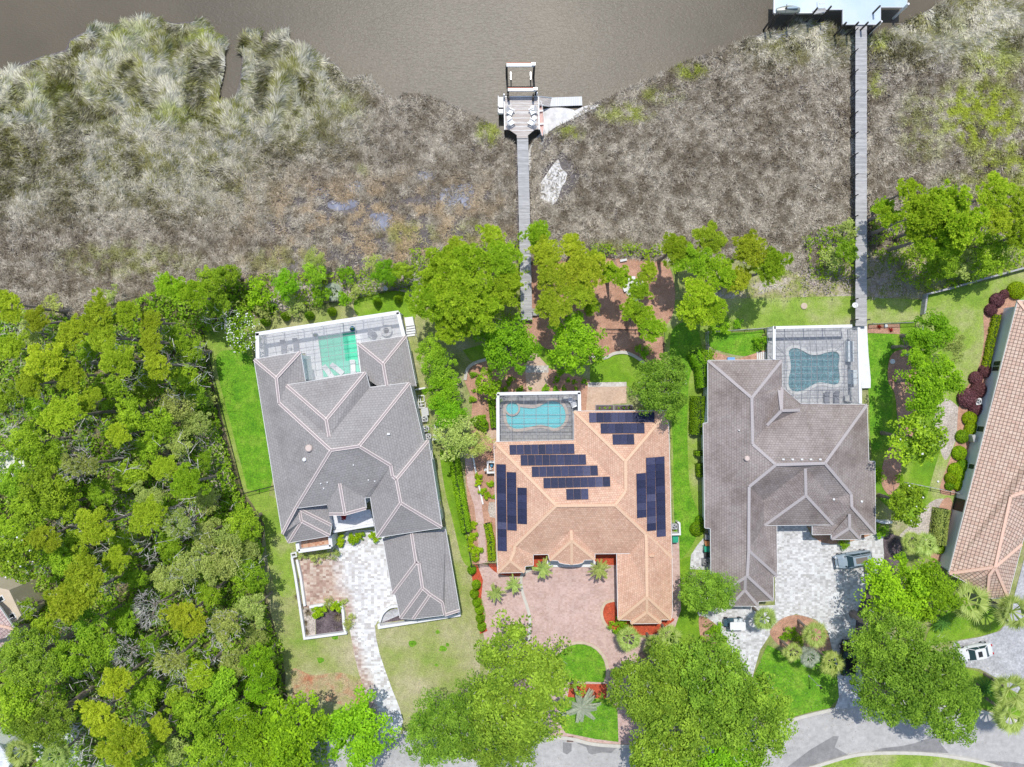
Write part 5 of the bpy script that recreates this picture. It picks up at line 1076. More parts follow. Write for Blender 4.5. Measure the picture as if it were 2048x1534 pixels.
ROWS = [("in the wood beside the marsh", [("pine", 22, 606, 36, 10), ("pine", 76, 640, 30, 10), ("pine", 148, 668, 38, 11), ("pine", 203, 626, 42, 11), ("pine", 256, 628, 34, 10), ("pine", 304, 640, 28, 9), ("pineg", 346, 572, 38, 9), ("pineg", 388, 588, 34, 9), ("oak", 424, 562, 32, 5), ("oak", 458, 548, 26, 4), ("oak", 442, 610, 24, 4), ("oshrub", 105, 615, 22, 2.5), ("oshrub", 225, 590, 18, 2)]),
        ("wood level with the long pool cage", [("pine", 30, 695, 36, 10), ("pine", 96, 722, 44, 12), ("pine", 142, 748, 38, 11), ("pine", 215, 672, 36, 11), ("pine", 240, 722, 44, 12), ("pine", 305, 682, 30, 10), ("pine", 316, 726, 34, 11), ("oak", 352, 670, 28, 5), ("oak", 386, 700, 26, 5), ("oak", 372, 748, 30, 5), ("oak", 395, 790, 24, 4), ("oak", 180, 700, 28, 6), ("olive", 60, 665, 26, 5)]),
        ("wood level with the grey roof's top", [("oak", 14, 798, 34, 7), ("pine", 62, 765, 34, 10), ("pine", 128, 830, 46, 12), ("pine", 176, 800, 28, 10), ("oak", 218, 782, 34, 6), ("oak", 268, 826, 38, 7), ("oak", 322, 848, 34, 6), ("olive", 350, 808, 34, 5), ("pine", 238, 868, 28, 9), ("oak", 300, 770, 30, 5), ("oak", 75, 815, 26, 5), ("olive", 395, 850, 26, 4), ("oshrub", 420, 800, 16, 2)]),
        ("wood level with the grey roof's middle", [("oak", 60, 885, 42, 8), ("oak", 108, 908, 30, 7), ("grey", 162, 932, 44, 10), ("oak", 36, 962, 36, 7), ("oak", 98, 965, 46, 8), ("oak", 262, 950, 30, 5), ("pine", 330, 935, 30, 8), ("pineg", 378, 968, 42, 9), ("olive", 300, 992, 30, 6), ("oak", 205, 985, 26, 5), ("oak", 300, 895, 30, 5), ("olive", 360, 890, 28, 5), ("olive", 420, 1000, 24, 4), ("oak", 410, 920, 20, 3)]),
        ("wood level with the grey house's entrance", [("oak", 60, 1015, 40, 7), ("oak", 128, 1010, 38, 7), ("pine", 298, 1032, 42, 9), ("grey", 362, 1045, 40, 8), ("pine", 88, 1072, 36, 10), ("pine", 190, 1052, 44, 11), ("oak", 20, 1060, 30, 6), ("oak", 252, 1090, 32, 6), ("oak", 342, 1092, 30, 5), ("olive", 412, 1068, 32, 5), ("oak", 150, 1095, 30, 6), ("olive", 455, 1075, 28, 5)]),
        ("of the wood just above the pinkish balcony house", [("mag", 46, 1112, 50, 9), ("oak", 120, 1112, 32, 7), ("pine", 178, 1152, 56, 12), ("olive", 340, 1150, 34, 6), ("olive", 396, 1128, 40, 6), ("olive", 448, 1124, 38, 6), ("oak", 500, 1150, 36, 5), ("oak", 272, 1150, 28, 5), ("pine", 232, 1120, 32, 9), ("olive", 495, 1098, 26, 4)]),
        ("wood level with the paver court", [("pine", 140, 1202, 52, 12), ("dead", 305, 1215, 38, 7), ("pine", 372, 1228, 44, 8), ("oak", 95, 1252, 28, 7), ("oak", 180, 1246, 34, 8), ("grey", 452, 1252, 46, 8), ("olive", 508, 1215, 32, 6), ("oak", 250, 1235, 30, 5), ("oak", 420, 1185, 26, 5), ("olive", 510, 1265, 24, 4), ("oak", 55, 1215, 20, 4)]),
        ("wood level with the dry front yard", [("street", 62, 1316, 62, 9), ("oak", 144, 1312, 40, 8), ("oak", 202, 1292, 42, 8), ("dead", 252, 1305, 34, 8), ("grey", 342, 1322, 44, 8), ("pine", 236, 1362, 40, 9), ("oak", 292, 1385, 34, 6), ("pine", 400, 1345, 38, 7), ("oak", 444, 1372, 38, 6), ("bright", 520, 1322, 38, 6), ("olive", 470, 1320, 30, 5), ("bright", 525, 1375, 34, 5), ("oak", 300, 1290, 24, 5)]),
        ("of the wood along the bottom edge", [("oak", 52, 1398, 56, 9), ("street", 92, 1442, 60, 9), ("pine", 200, 1425, 44, 12), ("pine", 252, 1484, 58, 12), ("pine", 322, 1452, 28, 10), ("oak", 302, 1512, 42, 7), ("oak", 392, 1432, 46, 7), ("oak", 420, 1502, 50, 7), ("bright", 492, 1462, 48, 7), ("oak", 360, 1400, 30, 6), ("olive", 350, 1500, 34, 6), ("oak", 480, 1520, 38, 6), ("oak", 465, 1420, 30, 6)])]
KW = {"pine": ("pine_tree", "pine", ["flat-topped lime pine"]), "pineg": ("pine_tree", "pine", ["tufted mid green pine"]), "oak": ("oak_tree", "tree", ["mid green tree"]), "olive": ("scrub_tree", "tree", ["pale olive tree"]),
      "grey": ("half_dead_pine", "pine", ["half dead grey-twigged pine"]), "dead": ("dead_tree", "dead tree", ["leafless grey dead tree"]), "mag": ("magnolia_tree", "tree", ["glossy dark gapped magnolia"]), "street": ("oak_tree", "tree", ["big dark green spreading oak"]),
      "bright": ("leafy_tree", "tree", ["bright green rounded tree"]), "oshrub": ("scrub_bush", "bush", ["low pale olive bush"])}
ORD = ["leftmost", "second", "third", "fourth", "fifth", "sixth", "seventh", "eighth", "ninth", "tenth", "eleventh", "twelfth", "thirteenth", "fourteenth"]
for rowname, items in ROWS:
    items = sorted(items, key=lambda a: a[1]); cnt = {}
    for k, px, py, rr_, h in items:
        nm, cat, words = KW[k]; c = cnt.get(k, 0); cnt[k] = c+1; tot = sum(1 for i in items if i[0] == k)
        pos = "only one" if tot == 1 else (ORD[c] + (" from the left" if c else ""))
        tree(k, px, py, rr_, h, nm, f"{(ORD[c] if tot > 1 else 'only')} {words[0]}{' from the left' if c and tot > 1 else ''}, {rowname}", cat, "trees of the wood")

# fallen leaves on the paving and lawns near the trees
def litter():
    rg = np.random.RandomState(5); n = 9000; x = rg.uniform(500, 2060, n); y = rg.uniform(1000, 1534, n); ok = (vnoise(x, y, 40, 3) > .45) & ~inpoly(x, y, [(985, 800), (1350, 800), (1350, 1270), (1230, 1270), (1230, 1130), (985, 1130)]) & ~inpoly(x, y, [(1400, 1000), (1550, 1000), (1550, 1215), (1400, 1215)]) & ~inpoly(x, y, [(540, 980), (900, 980), (925, 1240), (780, 1250), (740, 1060), (560, 1085)])
    x, y = x[ok], y[ok]; n = len(x); P = np.stack([(x-1024)*S, (767-y)*S, np.full(n, .10)], 1); V = leaf_quads(P, np.tile([0, 0, 1.0], (n, 1))+rg.normal(size=(n, 3))*.25, .07, rg, .5)
    tag(objm("fallen_leaves", np_quads("fallen_leaves", V, M['L_straw'], cv=np.repeat(rg.rand(n), 4))), kind="stuff")
litter()
# ---------------------------------------------------------------- garden and street trees
T = [("pineg", 876, 545, 44, 9, "pine_tree", "tufted green pine at the left end of the grove left of the short pier", "pine"),
     ("pineg", 935, 532, 46, 9, "pine_tree", "tufted green pine at the top middle of the grove left of the short pier", "pine"),
     ("pineg", 1000, 520, 40, 9, "pine_tree", "tufted green pine overhanging the short pier from its left side", "pine"),
     ("pineg", 1015, 575, 36, 9, "pine_tree", "tufted green pine touching the short pier just above its foot", "pine"),
     ("pineg", 862, 600, 42, 9, "pine_tree", "broad green pine right of the conical bushes row", "pine"),
     ("pineg", 925, 595, 56, 10, "pine_tree", "largest green pine in the middle of the grove left of the short pier", "pine"),
     ("pineg", 970, 620, 42, 9, "pine_tree", "green pine between the largest grove pine and the pier foot", "pine"),
     ("pineg", 905, 655, 36, 8, "pine_tree", "green pine at the lower tip of the grove above the tree row", "pine"),
     ("pine", 985, 470, 26, 7, "pine_tree", "small open lime pine standing out in the dead grass left of the short pier", "pine"),
     ("pine", 915, 495, 24, 6, "pine_tree", "small lime pine on the grass side of the grove's upper edge", "pine"),
     ("pineg", 1072, 466, 30, 7, "pine_tree", "topmost pine hanging over the right side of the short pier", "pine"),
     ("pine", 1094, 506, 34, 8, "pine_tree", "lime pine just below the topmost pine over the short pier", "pine"),
     ("pine", 1146, 498, 27, 8, "pine_tree", "round lime pine at the top right of the grove over the pine straw", "pine"),
     ("pine", 1108, 552, 38, 9, "pine_tree", "lime pine right of the pier over the pine straw bed", "pine"),
     ("pine", 1162, 548, 46, 9, "pine_tree", "widest lime pine over the pine straw bed right of the pier", "pine"),
     ("pine", 1192, 520, 26, 8, "pine_tree", "lime pine at the marsh side of the pine straw bed", "pine"),
     ("pineg", 1230, 548, 30, 7, "pine_tree", "green pine left of the white curved bench ring", "pine"),
     ("pine", 1105, 612, 38, 9, "pine_tree", "lime pine directly above the round tree by the brick path", "pine"),
     ("pine", 1158, 588, 34, 9, "pine_tree", "lime pine whose shadow falls on the pine straw left of the benches", "pine"),
     ("pineg", 1182, 615, 17, 5, "pine_tree", "tiny green pine in the shade of the straw bed", "pine"),
     ("pineg", 1278, 584, 25, 6, "pine_tree", "small pine standing in the white bench ring", "pine"),
     ("pineg", 1272, 628, 30, 7, "pine_tree", "green pine below the bench ring", "pine"),
     ("pineg", 1302, 655, 28, 7, "pine_tree", "green pine hanging over the fence corner of the straw garden", "pine"),
     ("pine", 1298, 542, 22, 6, "pine_tree", "thin lime pine above the bench ring", "pine"),
     ("pineg", 1346, 498, 32, 8, "pine_tree", "left pine of the grove at the dead grass edge right of the straw bed", "pine"),
     ("pineg", 1384, 520, 36, 8, "pine_tree", "second pine of the grove at the dead grass edge", "pine"),
     ("pine", 1418, 480, 32, 8, "pine_tree", "palest pine of the grove reaching into the dead grass", "pine"),
     ("pineg", 1442, 548, 34, 8, "pine_tree", "green pine above the lawn between the two gardens", "pine"),
     ("pine", 1500, 500, 38, 9, "pine_tree", "lime pine at the centre of the grove over the sandy ground", "pine"),
     ("pineg", 1542, 534, 38, 9, "pine_tree", "rightmost pine of the grove over the sandy ground", "pine"),
     ("pine", 1478, 560, 30, 8, "pine_tree", "lime pine over the sandy ground below the grove centre", "pine"),
     ("pineg", 1396, 606, 44, 8, "pine_tree", "round green pine casting a large shadow on the lawn", "pine"),
     ("pineg", 1428, 620, 26, 7, "pine_tree", "green pine leaning on the right of the round shadow casting pine", "pine"),
     ("bright", 1018, 692, 60, 6, "leafy_tree", "feathery bright green round tree at the foot of the short pier", "tree"),
     ("bright", 1150, 692, 60, 6, "leafy_tree", "feathery bright green round tree right of the brick path", "tree"),
     ("street", 1322, 772, 62, 6, "oak_tree", "dark fine leaved round tree over the corner of the solar house", "tree"),
     ("oak", 862, 700, 28, 6, "screening_tree", "topmost dense tree of the tall screen right of the grey house", "tree"),
     ("oak", 878, 736, 34, 6, "screening_tree", "second dense tree down the tall screen right of the grey house", "tree"),
     ("bright", 884, 782, 38, 6, "screening_tree", "third dense tree of the tall screen beside the air conditioners", "tree"),
     ("bright", 898, 826, 38, 6, "screening_tree", "fourth dense tree of the tall screen beside the air conditioners", "tree"),
     ("olive", 912, 876, 46, 6, "screening_tree", "pale lime tree at the lower end of the tall screen over the brick path", "tree"),
     ("olive", 948, 885, 30, 5, "screening_tree", "small pale lime tree right of the lime screen tree", "tree"),
     ("pineg", 1835, 428, 76, 11, "pine_tree", "large tufted pine right of the long pier with a bare leaning trunk", "pine"),
     ("pineg", 1908, 430, 72, 12, "pine_tree", "large tufted pine joined to the right of the long pier pine", "pine"),
     ("pineg", 1868, 468, 58, 10, "pine_tree", "tufted pine crown below the large pair right of the long pier", "pine"),
     ("pineg", 1815, 380, 24, 8, "pine_tree", "small pine tuft sticking into the marsh right of the long pier", "pine"),
     ("pineg", 1772, 425, 28, 5, "pine_tree", "small pine tuft nearest the long pier", "pine"),
     ("pine", 1985, 390, 38, 10, "pine_tree", "pale lime pine behind the long pier pines", "pine"),
     ("pine", 1990, 440, 34, 10, "pine_tree", "pale lime pine at the right of the long pier pines", "pine"),
     ("pine", 2034, 412, 34, 10, "pine_tree", "lime pine cut by the right photo edge above the grey fence", "pine"),
     ("pineg", 2040, 470, 30, 8, "pine_tree", "green pine cut by the right photo edge just above the grey fence", "pine"),
     ("oak", 1880, 535, 36, 4, "scrub_tree", "green tree outside the grey fence corner", "tree"),
     ("oak", 1975, 515, 44, 4, "scrub_tree", "dark green tree outside the grey fence near the right edge", "tree"),
     ("oshrub", 1920, 540, 30, 2.5, "scrub_bush", "pale bush along the outside of the grey fence", "bush"),
     ("oak", 1690, 500, 24, 4, "scrub_tree", "dark green tree hugging the left side of the long pier", "tree"),
     ("oshrub", 1660, 520, 24, 2.5, "scrub_bush", "yellow-green bush left of the long pier", "bush"),
     ("oshrub", 1690, 455, 20, 2, "scrub_bush", "small yellow-green bush at the marsh side of the long pier tree", "bush"),
     ("bright", 1858, 665, 42, 6, "leafy_tree", "bright tree over the right end of the dark wooden garden fence", "tree"),
     ("oak", 1830, 690, 34, 5, "leafy_tree", "dark tree in the bed right of the pool cage walk", "tree"),
     ("olive", 1905, 690, 28, 5, "leafy_tree", "thin pale tree branch over the far right lawn", "tree"),
     ("bright", 1856, 762, 66, 7, "leafy_tree", "large bright broadleaf tree in the middle of the right side garden", "tree"),
     ("mag", 1826, 874, 60, 7, "magnolia_tree", "large magnolia with dark gaps right of the brown-grey house", "tree"),
     ("mag", 1810, 1006, 46, 6, "magnolia_tree", "smaller magnolia over the white garden wall", "tree"),
     ("street", 1410, 1178, 54, 6, "oak_tree", "dark feathery tree over the lower left of the brown-grey house", "tree"),
     ("street", 1040, 1370, 116, 9, "live_oak", "very large street oak left of the half round lawn", "tree"),
     ("street", 925, 1440, 76, 8, "live_oak", "street oak between the grey house's drive and the largest left oak", "tree"),
     ("street", 1005, 1470, 80, 8, "live_oak", "street oak over the road below the largest left oak", "tree"),
     ("street", 865, 1462, 66, 7, "live_oak", "dark round street oak right of the grey house's drive end", "tree"),
     ("bright", 718, 1462, 72, 7, "live_oak", "bright rounded street tree left of the grey house's drive end", "tree"),
     ("bright", 592, 1450, 74, 8, "live_oak", "brightest tree at the road end of the wood", "tree"),
     ("bright", 560, 1512, 60, 8, "live_oak", "bright tree at the bottom edge below the brightest wood tree", "tree"),
     ("street", 1310, 1365, 92, 8, "live_oak", "street oak right of the half round lawn, upper left of its group", "tree"),
     ("street", 1425, 1355, 96, 9, "live_oak", "street oak over the left drive arm, top middle of its group", "tree"),
     ("street", 1340, 1458, 104, 8, "live_oak", "street oak over the road, lower left of its group", "tree"),
     ("street", 1478, 1430, 104, 9, "live_oak", "street oak beside the lamp lawn, right of its group", "tree"),
     ("bright", 1460, 1505, 76, 8, "live_oak", "bright street oak at the bottom edge below its group", "tree"),
     ("street", 1330, 1525, 70, 8, "live_oak", "street oak at the bottom edge under the road's bend", "tree"),
     ("bright", 1790, 1172, 68, 7, "live_oak", "bright oak right of the parked grey car", "tree"),
     ("bright", 1852, 1185, 62, 7, "live_oak", "bright oak touching the far right clay roof", "tree"),
     ("street", 1772, 1272, 74, 8, "live_oak", "dull green oak over the black car", "tree"),
     ("street", 1852, 1332, 80, 8, "live_oak", "large oak left of the white car", "tree"),
     ("street", 1778, 1370, 88, 8, "live_oak", "large oak over the end of the right drive arm", "tree"),
     ("street", 1880, 1410, 72, 8, "live_oak", "oak spreading over the road left of the fan palms", "tree"),
     ("oak", 492, 1044, 37, 5, "oak_tree", "isolated round dark tree at the lawn edge left of the courtyard house", "tree"),
     ("blossom", 482, 668, 39, 2.5, "blossom_bush", "large bush covered in white blossom at the left end of the long pool cage", "bush"),
     ("bright", 574, 568, 29, 3.5, "broadleaf_bush", "bright round bush in the dead grass above the long pool cage", "bush"),
     ("olive", 634, 522, 22, 3, "broadleaf_bush", "yellow-green bush poking into the marsh above the long pool cage", "bush"),
     ("oak", 632, 550, 24, 3, "broadleaf_bush", "green bush right of the bright round bush above the pool cage", "bush"),
     ("gshrub", 642, 590, 18, 1.6, "broadleaf_bush", "small green bush touching the back fence above the pool cage", "bush"),
     ("gshrub", 692, 550, 18, 1.6, "broadleaf_bush", "small green bush above the silver fan plant", "bush"),
     ("bright", 770, 545, 27, 3.5, "broadleaf_bush", "dark green bush behind the grey satellite dish", "bush"),
     ("oak", 808, 545, 26, 3.5, "broadleaf_bush", "dark green bush between the dish bush and the pine grove", "bush"),
     ("oshrub", 745, 525, 20, 1.8, "broadleaf_bush", "yellow-green bush above the dish bush", "bush"),
     ("oshrub", 712, 580, 16, 1.2, "broadleaf_bush", "lime bush above the middle of the back fence", "bush"),
     ("oshrub", 590, 610, 22, 1.2, "broadleaf_bush", "low green bush at the left end of the back fence", "bush"),
     ("oshrub", 530, 620, 24, 1.2, "broadleaf_bush", "low lime bush above the blossom bush", "bush"),
     ("gshrub", 520, 590, 26, 2, "broadleaf_bush", "green bush between the wood and the bright round bush", "bush"),
     ("gshrub", 979, 772, 26, 2.5, "broadleaf_bush", "big leafy dark green plant left of the white cage corner", "bush"),
     ("gshrub", 1180, 745, 1, .2, "", "", "")][:-1]
for t_ in T:
    if t_[0] in ('pine', 'pineg') and t_[3] < 60: t_ = t_[:3]+(t_[3]*1.16,)+t_[4:]
    tree(*t_)
SM = [("lbush", 866+0, 0, 0)]
SL = ["topmost tiny shrub inside the curved kerb left of the pool", "second tiny shrub inside the curved kerb", "tiny shrub under the feathery tree, left half of the bed", "tiny shrub nearest the feathery tree above the brick walk", "tiny shrub just below the one nearest the feathery tree", "round tiny shrub right of the big leafy plant", "lime tiny shrub above the white cage's top beam, left of the walk", "tiniest shrub on the brick walk's left edge", "shrub on the brick walk's right edge at the cage", "upper tiny shrub just right of the brick walk", "lower lime shrub just right of the brick walk", "tiny shrub third from the walk along the cage's top beam", "tiny shrub second in the upper row right of the walk", "tiny shrub third in the upper row right of the walk", "tiny shrub at the right end along the cage's top beam", "tiny shrub beside the tan patio slab", "round shrub left of the big leafy plant's lower side", "very small shrub left of the big leafy plant", "shrub at the curve of the hedge left of the cage", "shrub below the hedge curve left of the cage", "loose shrub under the second feathery tree's lower edge"]
def bushes(kind, pts, name, cat, group, labels):
    for i, (x, y, r_) in enumerate(pts): tree(kind, x, y, r_, r_*S*0.55, name, labels[i] if isinstance(labels, list) else labels, cat, group)
bushes('bush', [(948, 748, 7), (961, 754, 6), (980, 742, 6), (1023, 759, 7), (1018, 768, 6), (1008, 778, 7), (1040, 778, 9), (1060, 776, 4), (1090, 778, 8), (1112, 760, 7), (1110, 778, 7), (1128, 776, 5), (1136, 759, 5), (1149, 764, 5), (1151, 776, 4), (1169, 764, 6), (947, 798, 8), (947, 781, 4), (961, 836, 9), (970, 848, 8), (1123, 743, 8)],
       "small_shrub", "shrub", "small shrubs dotted in the straw bed above the turquoise pool", SL)
bushes('lbush', [(957, 952, 8), (956, 964, 8), (981, 967, 8), (964, 982, 8), (975, 991, 8), (988, 993, 5)], "small_shrub", "shrub", "lime shrubs beside the path left of the solar house",
       ["topmost lime shrub right of the narrow brick path", "second lime shrub down, touching the topmost one by the path", "lone round lime shrub nearest the solar house's left eave", "fourth lime shrub down beside the narrow path", "fifth lime shrub down, above the small sand patio", "tiny lime shrub tucked under the solar house's left eave"])
bushes('lbush', [(948, 1049, 8), (943, 1072, 11), (942, 1085, 9), (950, 1100, 13), (951, 1116, 8)], "small_shrub", "shrub", "shrubs between the fence and the narrow brick path",
       ["topmost round shrub between the low fence and the brick path", "second shrub down between the low fence and the path", "third shrub down between the low fence and the path", "largest shrub between the low fence and the path", "lowest shrub above the small gate by the path"])
bushes('gshrub', [(1285, 703, 14), (1412, 712, 18), (1460, 1, 1)][:2], "garden_shrub", "bush", None, ["round green shrub in the straw bed inside the fence corner", "dark leafy shrub above the top left corner of the brown-grey roof"])
bushes('gshrub', [(1519, 683, 14), (1238, 1250, 20), (1432, 1262, 17), (1408, 1288, 15), (1566, 1273, 8), (1582, 1265, 14), (1598, 1280, 12), (1700, 1048, 15), (1757, 1062, 14), (1688, 1088, 12), (1755, 950, 12), (1798, 955, 9), (1440, 655, 20), (1475, 648, 10)], "garden_shrub", "bush", None,
       ["green shrub at the right end of the small fenced lawn", "leafy dark shrub at the tip of the red mulch bed by the garage", "leafy plant in the straw bed left of the golf cart", "dark leafy plant below the straw bed left of the golf cart", "small round shrub in the palm island", "lime shrub in the middle of the palm island", "shrub right of centre in the palm island",
        "shrub under the front eave of the brown-grey house", "round shrub at the right front corner of the brown-grey house", "lime shrub spilling onto the pale pavers above the grey car", "shrub against the right wall of the brown-grey house", "grassy plant in the bed right of the brown-grey house", "lime shrub along the top fence of the small lawn", "small lime shrub on the fence right of the first"])
bushes('gshrub', [(1845, 1, 1)][:0], "x", "x", None, [])
# flat lawn-side shrubs at the grey house's court
bushes('lbush', [(682, 1080, 11), (707, 1077, 13), (716, 1072, 11), (750, 1073, 11), (640, 1222, 14), (674, 1212, 12)], "court_shrub", "shrub", None,
       ["dark round shrub left of the pair by the front terrace", "lime shrub in the pair below the front terrace", "right shrub of the pair below the front terrace", "shrub at the left corner of the double garage block", "bright green shrub in the walled dark planter", "dull shrub at the top of the walled dark planter"])
bushes('oshrub', [(605, 1107, 13), (630, 1113, 14), (650, 1108, 13), (672, 1104, 13), (660, 1205, 13), (688, 1196+8, 8), (698, 1248, 12), (702, 1232, 8)], "court_shrub", "shrub", None,
       ["leftmost grassy shrub under the balcony parapet", "second grassy shrub under the balcony parapet", "third grassy shrub under the balcony parapet", "rightmost grassy shrub under the balcony parapet", "shrub growing over the top wall of the dark planter", "small shrub at the rounded planter corner", "olive shrub outside the planter's right wall", "small olive shrub just above the one outside the planter"])

# ---------------------------------------------------------------- clipped hedges, cones and balls
def shell(name, mat, fn, n, leaf, seed, core=None):
    """leaf shell over a parametric surface; fn(u, v, rg) -> points, normals"""
    rg = np.random.RandomState(seed); P, Nn = fn(rg, n); P = P + Nn*rg.uniform(-.10, .05, (n, 1)); V = leaf_quads(P, Nn+rg.normal(size=P.shape)*.5, leaf, rg, .6)
    return np_quads(name, V, mat, cv=np.repeat(vnoise(P[:, 0]*50, P[:, 1]*50, 14, seed)*.5+rg.rand(n)*.5, 4))
def ell(rx, ry, rz, z0=0.0):
    def f(rg, n):
        D = dirs(n, rg, -0.55); P = D*np.array([rx, ry, rz]); P[:, 2] += rz*0.55+z0; P[:, 2] = np.maximum(P[:, 2], 0.05); return P, norm(D/np.array([rx, ry, rz]))
    return f
def cone(r0, hgt):
    def f(rg, n):
        t = 1-np.sqrt(rg.rand(n)); a = rg.uniform(0, 6.283, n); r = r0*(1-t)**.8*(0.55+0.45*np.minimum(1, t*6)); P = np.stack([np.cos(a)*r, np.sin(a)*r, t*hgt], 1)
        return P, norm(np.stack([np.cos(a), np.sin(a), np.full(n, r0/hgt*1.6)], 1))
    return f
HCORE = plain("hedge_core", (0.02, 0.045, 0.008), 0.9)
def ball(px, py, rpx, label, mat='L_lime', name="clipped_bush", cat="bush", group=None, asp=1.0, hz=None, rot=0.0):
    rx = rpx*S; rz_ = hz or rx*0.62; p = W(px, py, rz_*0.8)
    e = thing(name, label, cat, (p.x, p.y, 0), rot, group); n = int(2600*rx*rx*asp+500)
    objm('foliage', shell('foliage', M[mat], ell(rx, rx*asp, rz_), n, 0.075, int(px*3+py)), e)
    c = MB(); c.blob((0, 0, rz_*.55), rx*.86, rx*asp*.86, rz_*.86, 14, 8); objm('branches', c.mesh('branches', HCORE if mat != 'L_burg' else M['burgcore'], True), e)
    return e
M['burgcore'] = plain("burgundy_core", (0.05, 0.018, 0.02), 0.9)
GB = "clipped balls along the far right house"
for i, (x, y, r_, m_, lb) in enumerate([(1996, 600, 14, 'L_burg', "burgundy ball second from the top beside the far right house"), (2010, 588, 9, 'L_burg', "small burgundy ball topmost by the grey fence"), (1983, 620, 12, 'L_burg', "burgundy ball third from the top, nearest the right lawn"),
        (1972, 742, 13, 'L_burg', "burgundy ball right below the large wall window"), (1953, 756, 13, 'L_burg', "burgundy ball left of the one below the window"), (1958, 780, 16, 'L_burg', "burgundy ball touching the white air conditioner from above"),
        (1937, 796, 19, 'L_burg', "largest brownish burgundy ball left of the white air conditioner"), (1954, 818, 14, 'L_burg', "burgundy ball below the white air conditioner"), (1941, 837, 14, 'L_lime', "uppermost lime ball in the column by the grey wall"),
        (1944, 857, 13, 'L_lime', "second lime ball down by the grey wall"), (1926, 873, 13, 'L_hedge', "darker oval green ball left of the meter box"), (1920, 906, 14, 'L_lime', "lone lime ball between the meter box and the cluster"),
        (1927, 932, 13, 'L_hedge', "upper right ball of the clipped cluster by the narrow window"), (1912, 940, 14, 'L_lime', "upper left ball of the clipped cluster"), (1921, 952, 12, 'L_lime', "middle right ball of the clipped cluster"), (1903, 956, 12, 'L_lime', "middle left ball of the clipped cluster"),
        (1900, 972, 9, 'L_hedge', "small lower left ball of the clipped cluster"), (1919, 971, 11, 'L_lime', "yellowest lower right ball of the clipped cluster")]):
    ball(x, y, r_, lb, m_, group=GB)
ball(1395, 1058, 14, "round clipped ball hedge left of the brown-grey house's lower wall", 'L_hedge'); ball(1399, 1040, 8, "small clipped ball just above the round one by the bins", 'L_hedge')
ball(1880, 1098, 10, "yellow-green clipped ball at the lower end of the grey wall hedge", 'L_lime'); ball(2035, 580, 17, "bright green clipped mound at the top corner of the far right house", 'L_lime')
ball(600, 1, 1, "x") if False else None
def hedge(pts, wd, hgt, label, mat='L_hedge', name="hedge", leaf=0.085, seed=1):
    P = WL(pts, 0); mats = M[mat]; L = sum((P[i+1]-P[i]).length for i in range(len(P)-1)); n = int(L*(wd+2*hgt)*150); rg = np.random.RandomState(seed)
    mid = sum(P, Vector())/len(P); e = thing(name, label, "hedge", (mid.x, mid.y, 0)); segs = [(P[i]-mid, P[i+1]-mid) for i in range(len(P)-1)]; ls = np.array([(b-a).length for a, b in segs]); k = rg.choice(len(segs), n, p=ls/ls.sum())
    A = np.array([tuple(s_[0]) for s_ in segs])[k]; B = np.array([tuple(s_[1]) for s_ in segs])[k]; t_ = rg.rand(n)[:, None]; Cn = A+(B-A)*t_; d = norm(B-A); sd_ = np.stack([-d[:, 1], d[:, 0], np.zeros(n)], 1)
    a = rg.uniform(-0.15, np.pi+.15, n); ca = np.sign(np.cos(a))*np.abs(np.cos(a))**.6; sa = np.clip(np.sin(a), 0.02, 1)**.6
    P3 = Cn+sd_*(ca*wd/2)[:, None]+np.array([0, 0, 1])*(sa*hgt)[:, None]; Nn = norm(sd_*np.cos(a)[:, None]*1.0+np.array([0, 0, 1])*np.sin(a)[:, None]*1.0)
    P3 += Nn*rg.uniform(-.12, .06, (n, 1)); V = leaf_quads(P3, Nn+rg.normal(size=P3.shape)*.5, leaf, rg, .6)
    objm('foliage', np_quads('foliage', V, mats, cv=np.repeat(vnoise(P3[:, 0]*40, P3[:, 1]*40, 20, seed)*.5+rg.rand(n)*.5, 4)), e)
    c = MB()
    for a_, b_ in segs: c.bar(a_+Vector((0, 0, hgt*.82)), b_+Vector((0, 0, hgt*.82)), wd*.72, hgt*.8)
    objm('branches', c.mesh('branches', HCORE), e); return e
hedge([(1395, 792), (1393, 868)], 2.1, 1.6, "long clipped hedge with rounded ends left of the brown-grey house", seed=2)
hedge([(1397, 900), (1397, 910)], 1.3, 1.3, "short clipped hedge below the long rounded one", seed=3); hedge([(1399, 925), (1400, 952)], 1.2, 1.3, "narrow clipped hedge third down the brown-grey house's left wall", seed=4)
hedge([(1398, 728), (1402, 775)], 1.6, 2.0, "loose dark hedge above the long clipped one", 'L_bright', seed=5)
hedge([(1383, 705), (1395, 730)], 1.6, 1.8, "loose dark hedge behind the small lawn's fence corner", 'L_bright', seed=6)
hedge([(975, 1045), (982, 1080), (984, 1118)], 1.0, 0.9, "clipped hedge between the narrow path and the solar house", 'L_lime', seed=7)
hedge([(905, 890), (916, 960), (925, 1010), (934, 1060)], 1.4, 1.5, "long loose hedge along the lawn side of the brick path", 'L_bright', seed=8)
hedge([(983, 800), (988, 855)], 0.8, 0.9, "narrow hedge along the left side of the turquoise pool cage", 'L_bright', seed=9)
hedge([(1877, 1015), (1872, 1050), (1868, 1085)], 1.7, 1.7, "tall loose hedge against the grey stucco wall", 'L_olive', seed=10)
hedge([(1990, 630), (1977, 690), (1968, 735)], 1.0, 0.7, "low leafy lime planting along the grey stucco wall", 'L_lime', seed=11)
hedge([(500, 610), (550, 622)], 1.2, 1.0, "low clipped hedge right above the blossom bush", 'L_bright', seed=12)
hedge([(1520, 702), (1528, 668)], 0.5, 0.4, "thin planting strip at the right of the small fenced lawn", 'L_olive', seed=13)
hedge([(1862, 1385), (1850, 1300)], 0.01, 0.01, "x") if False else None
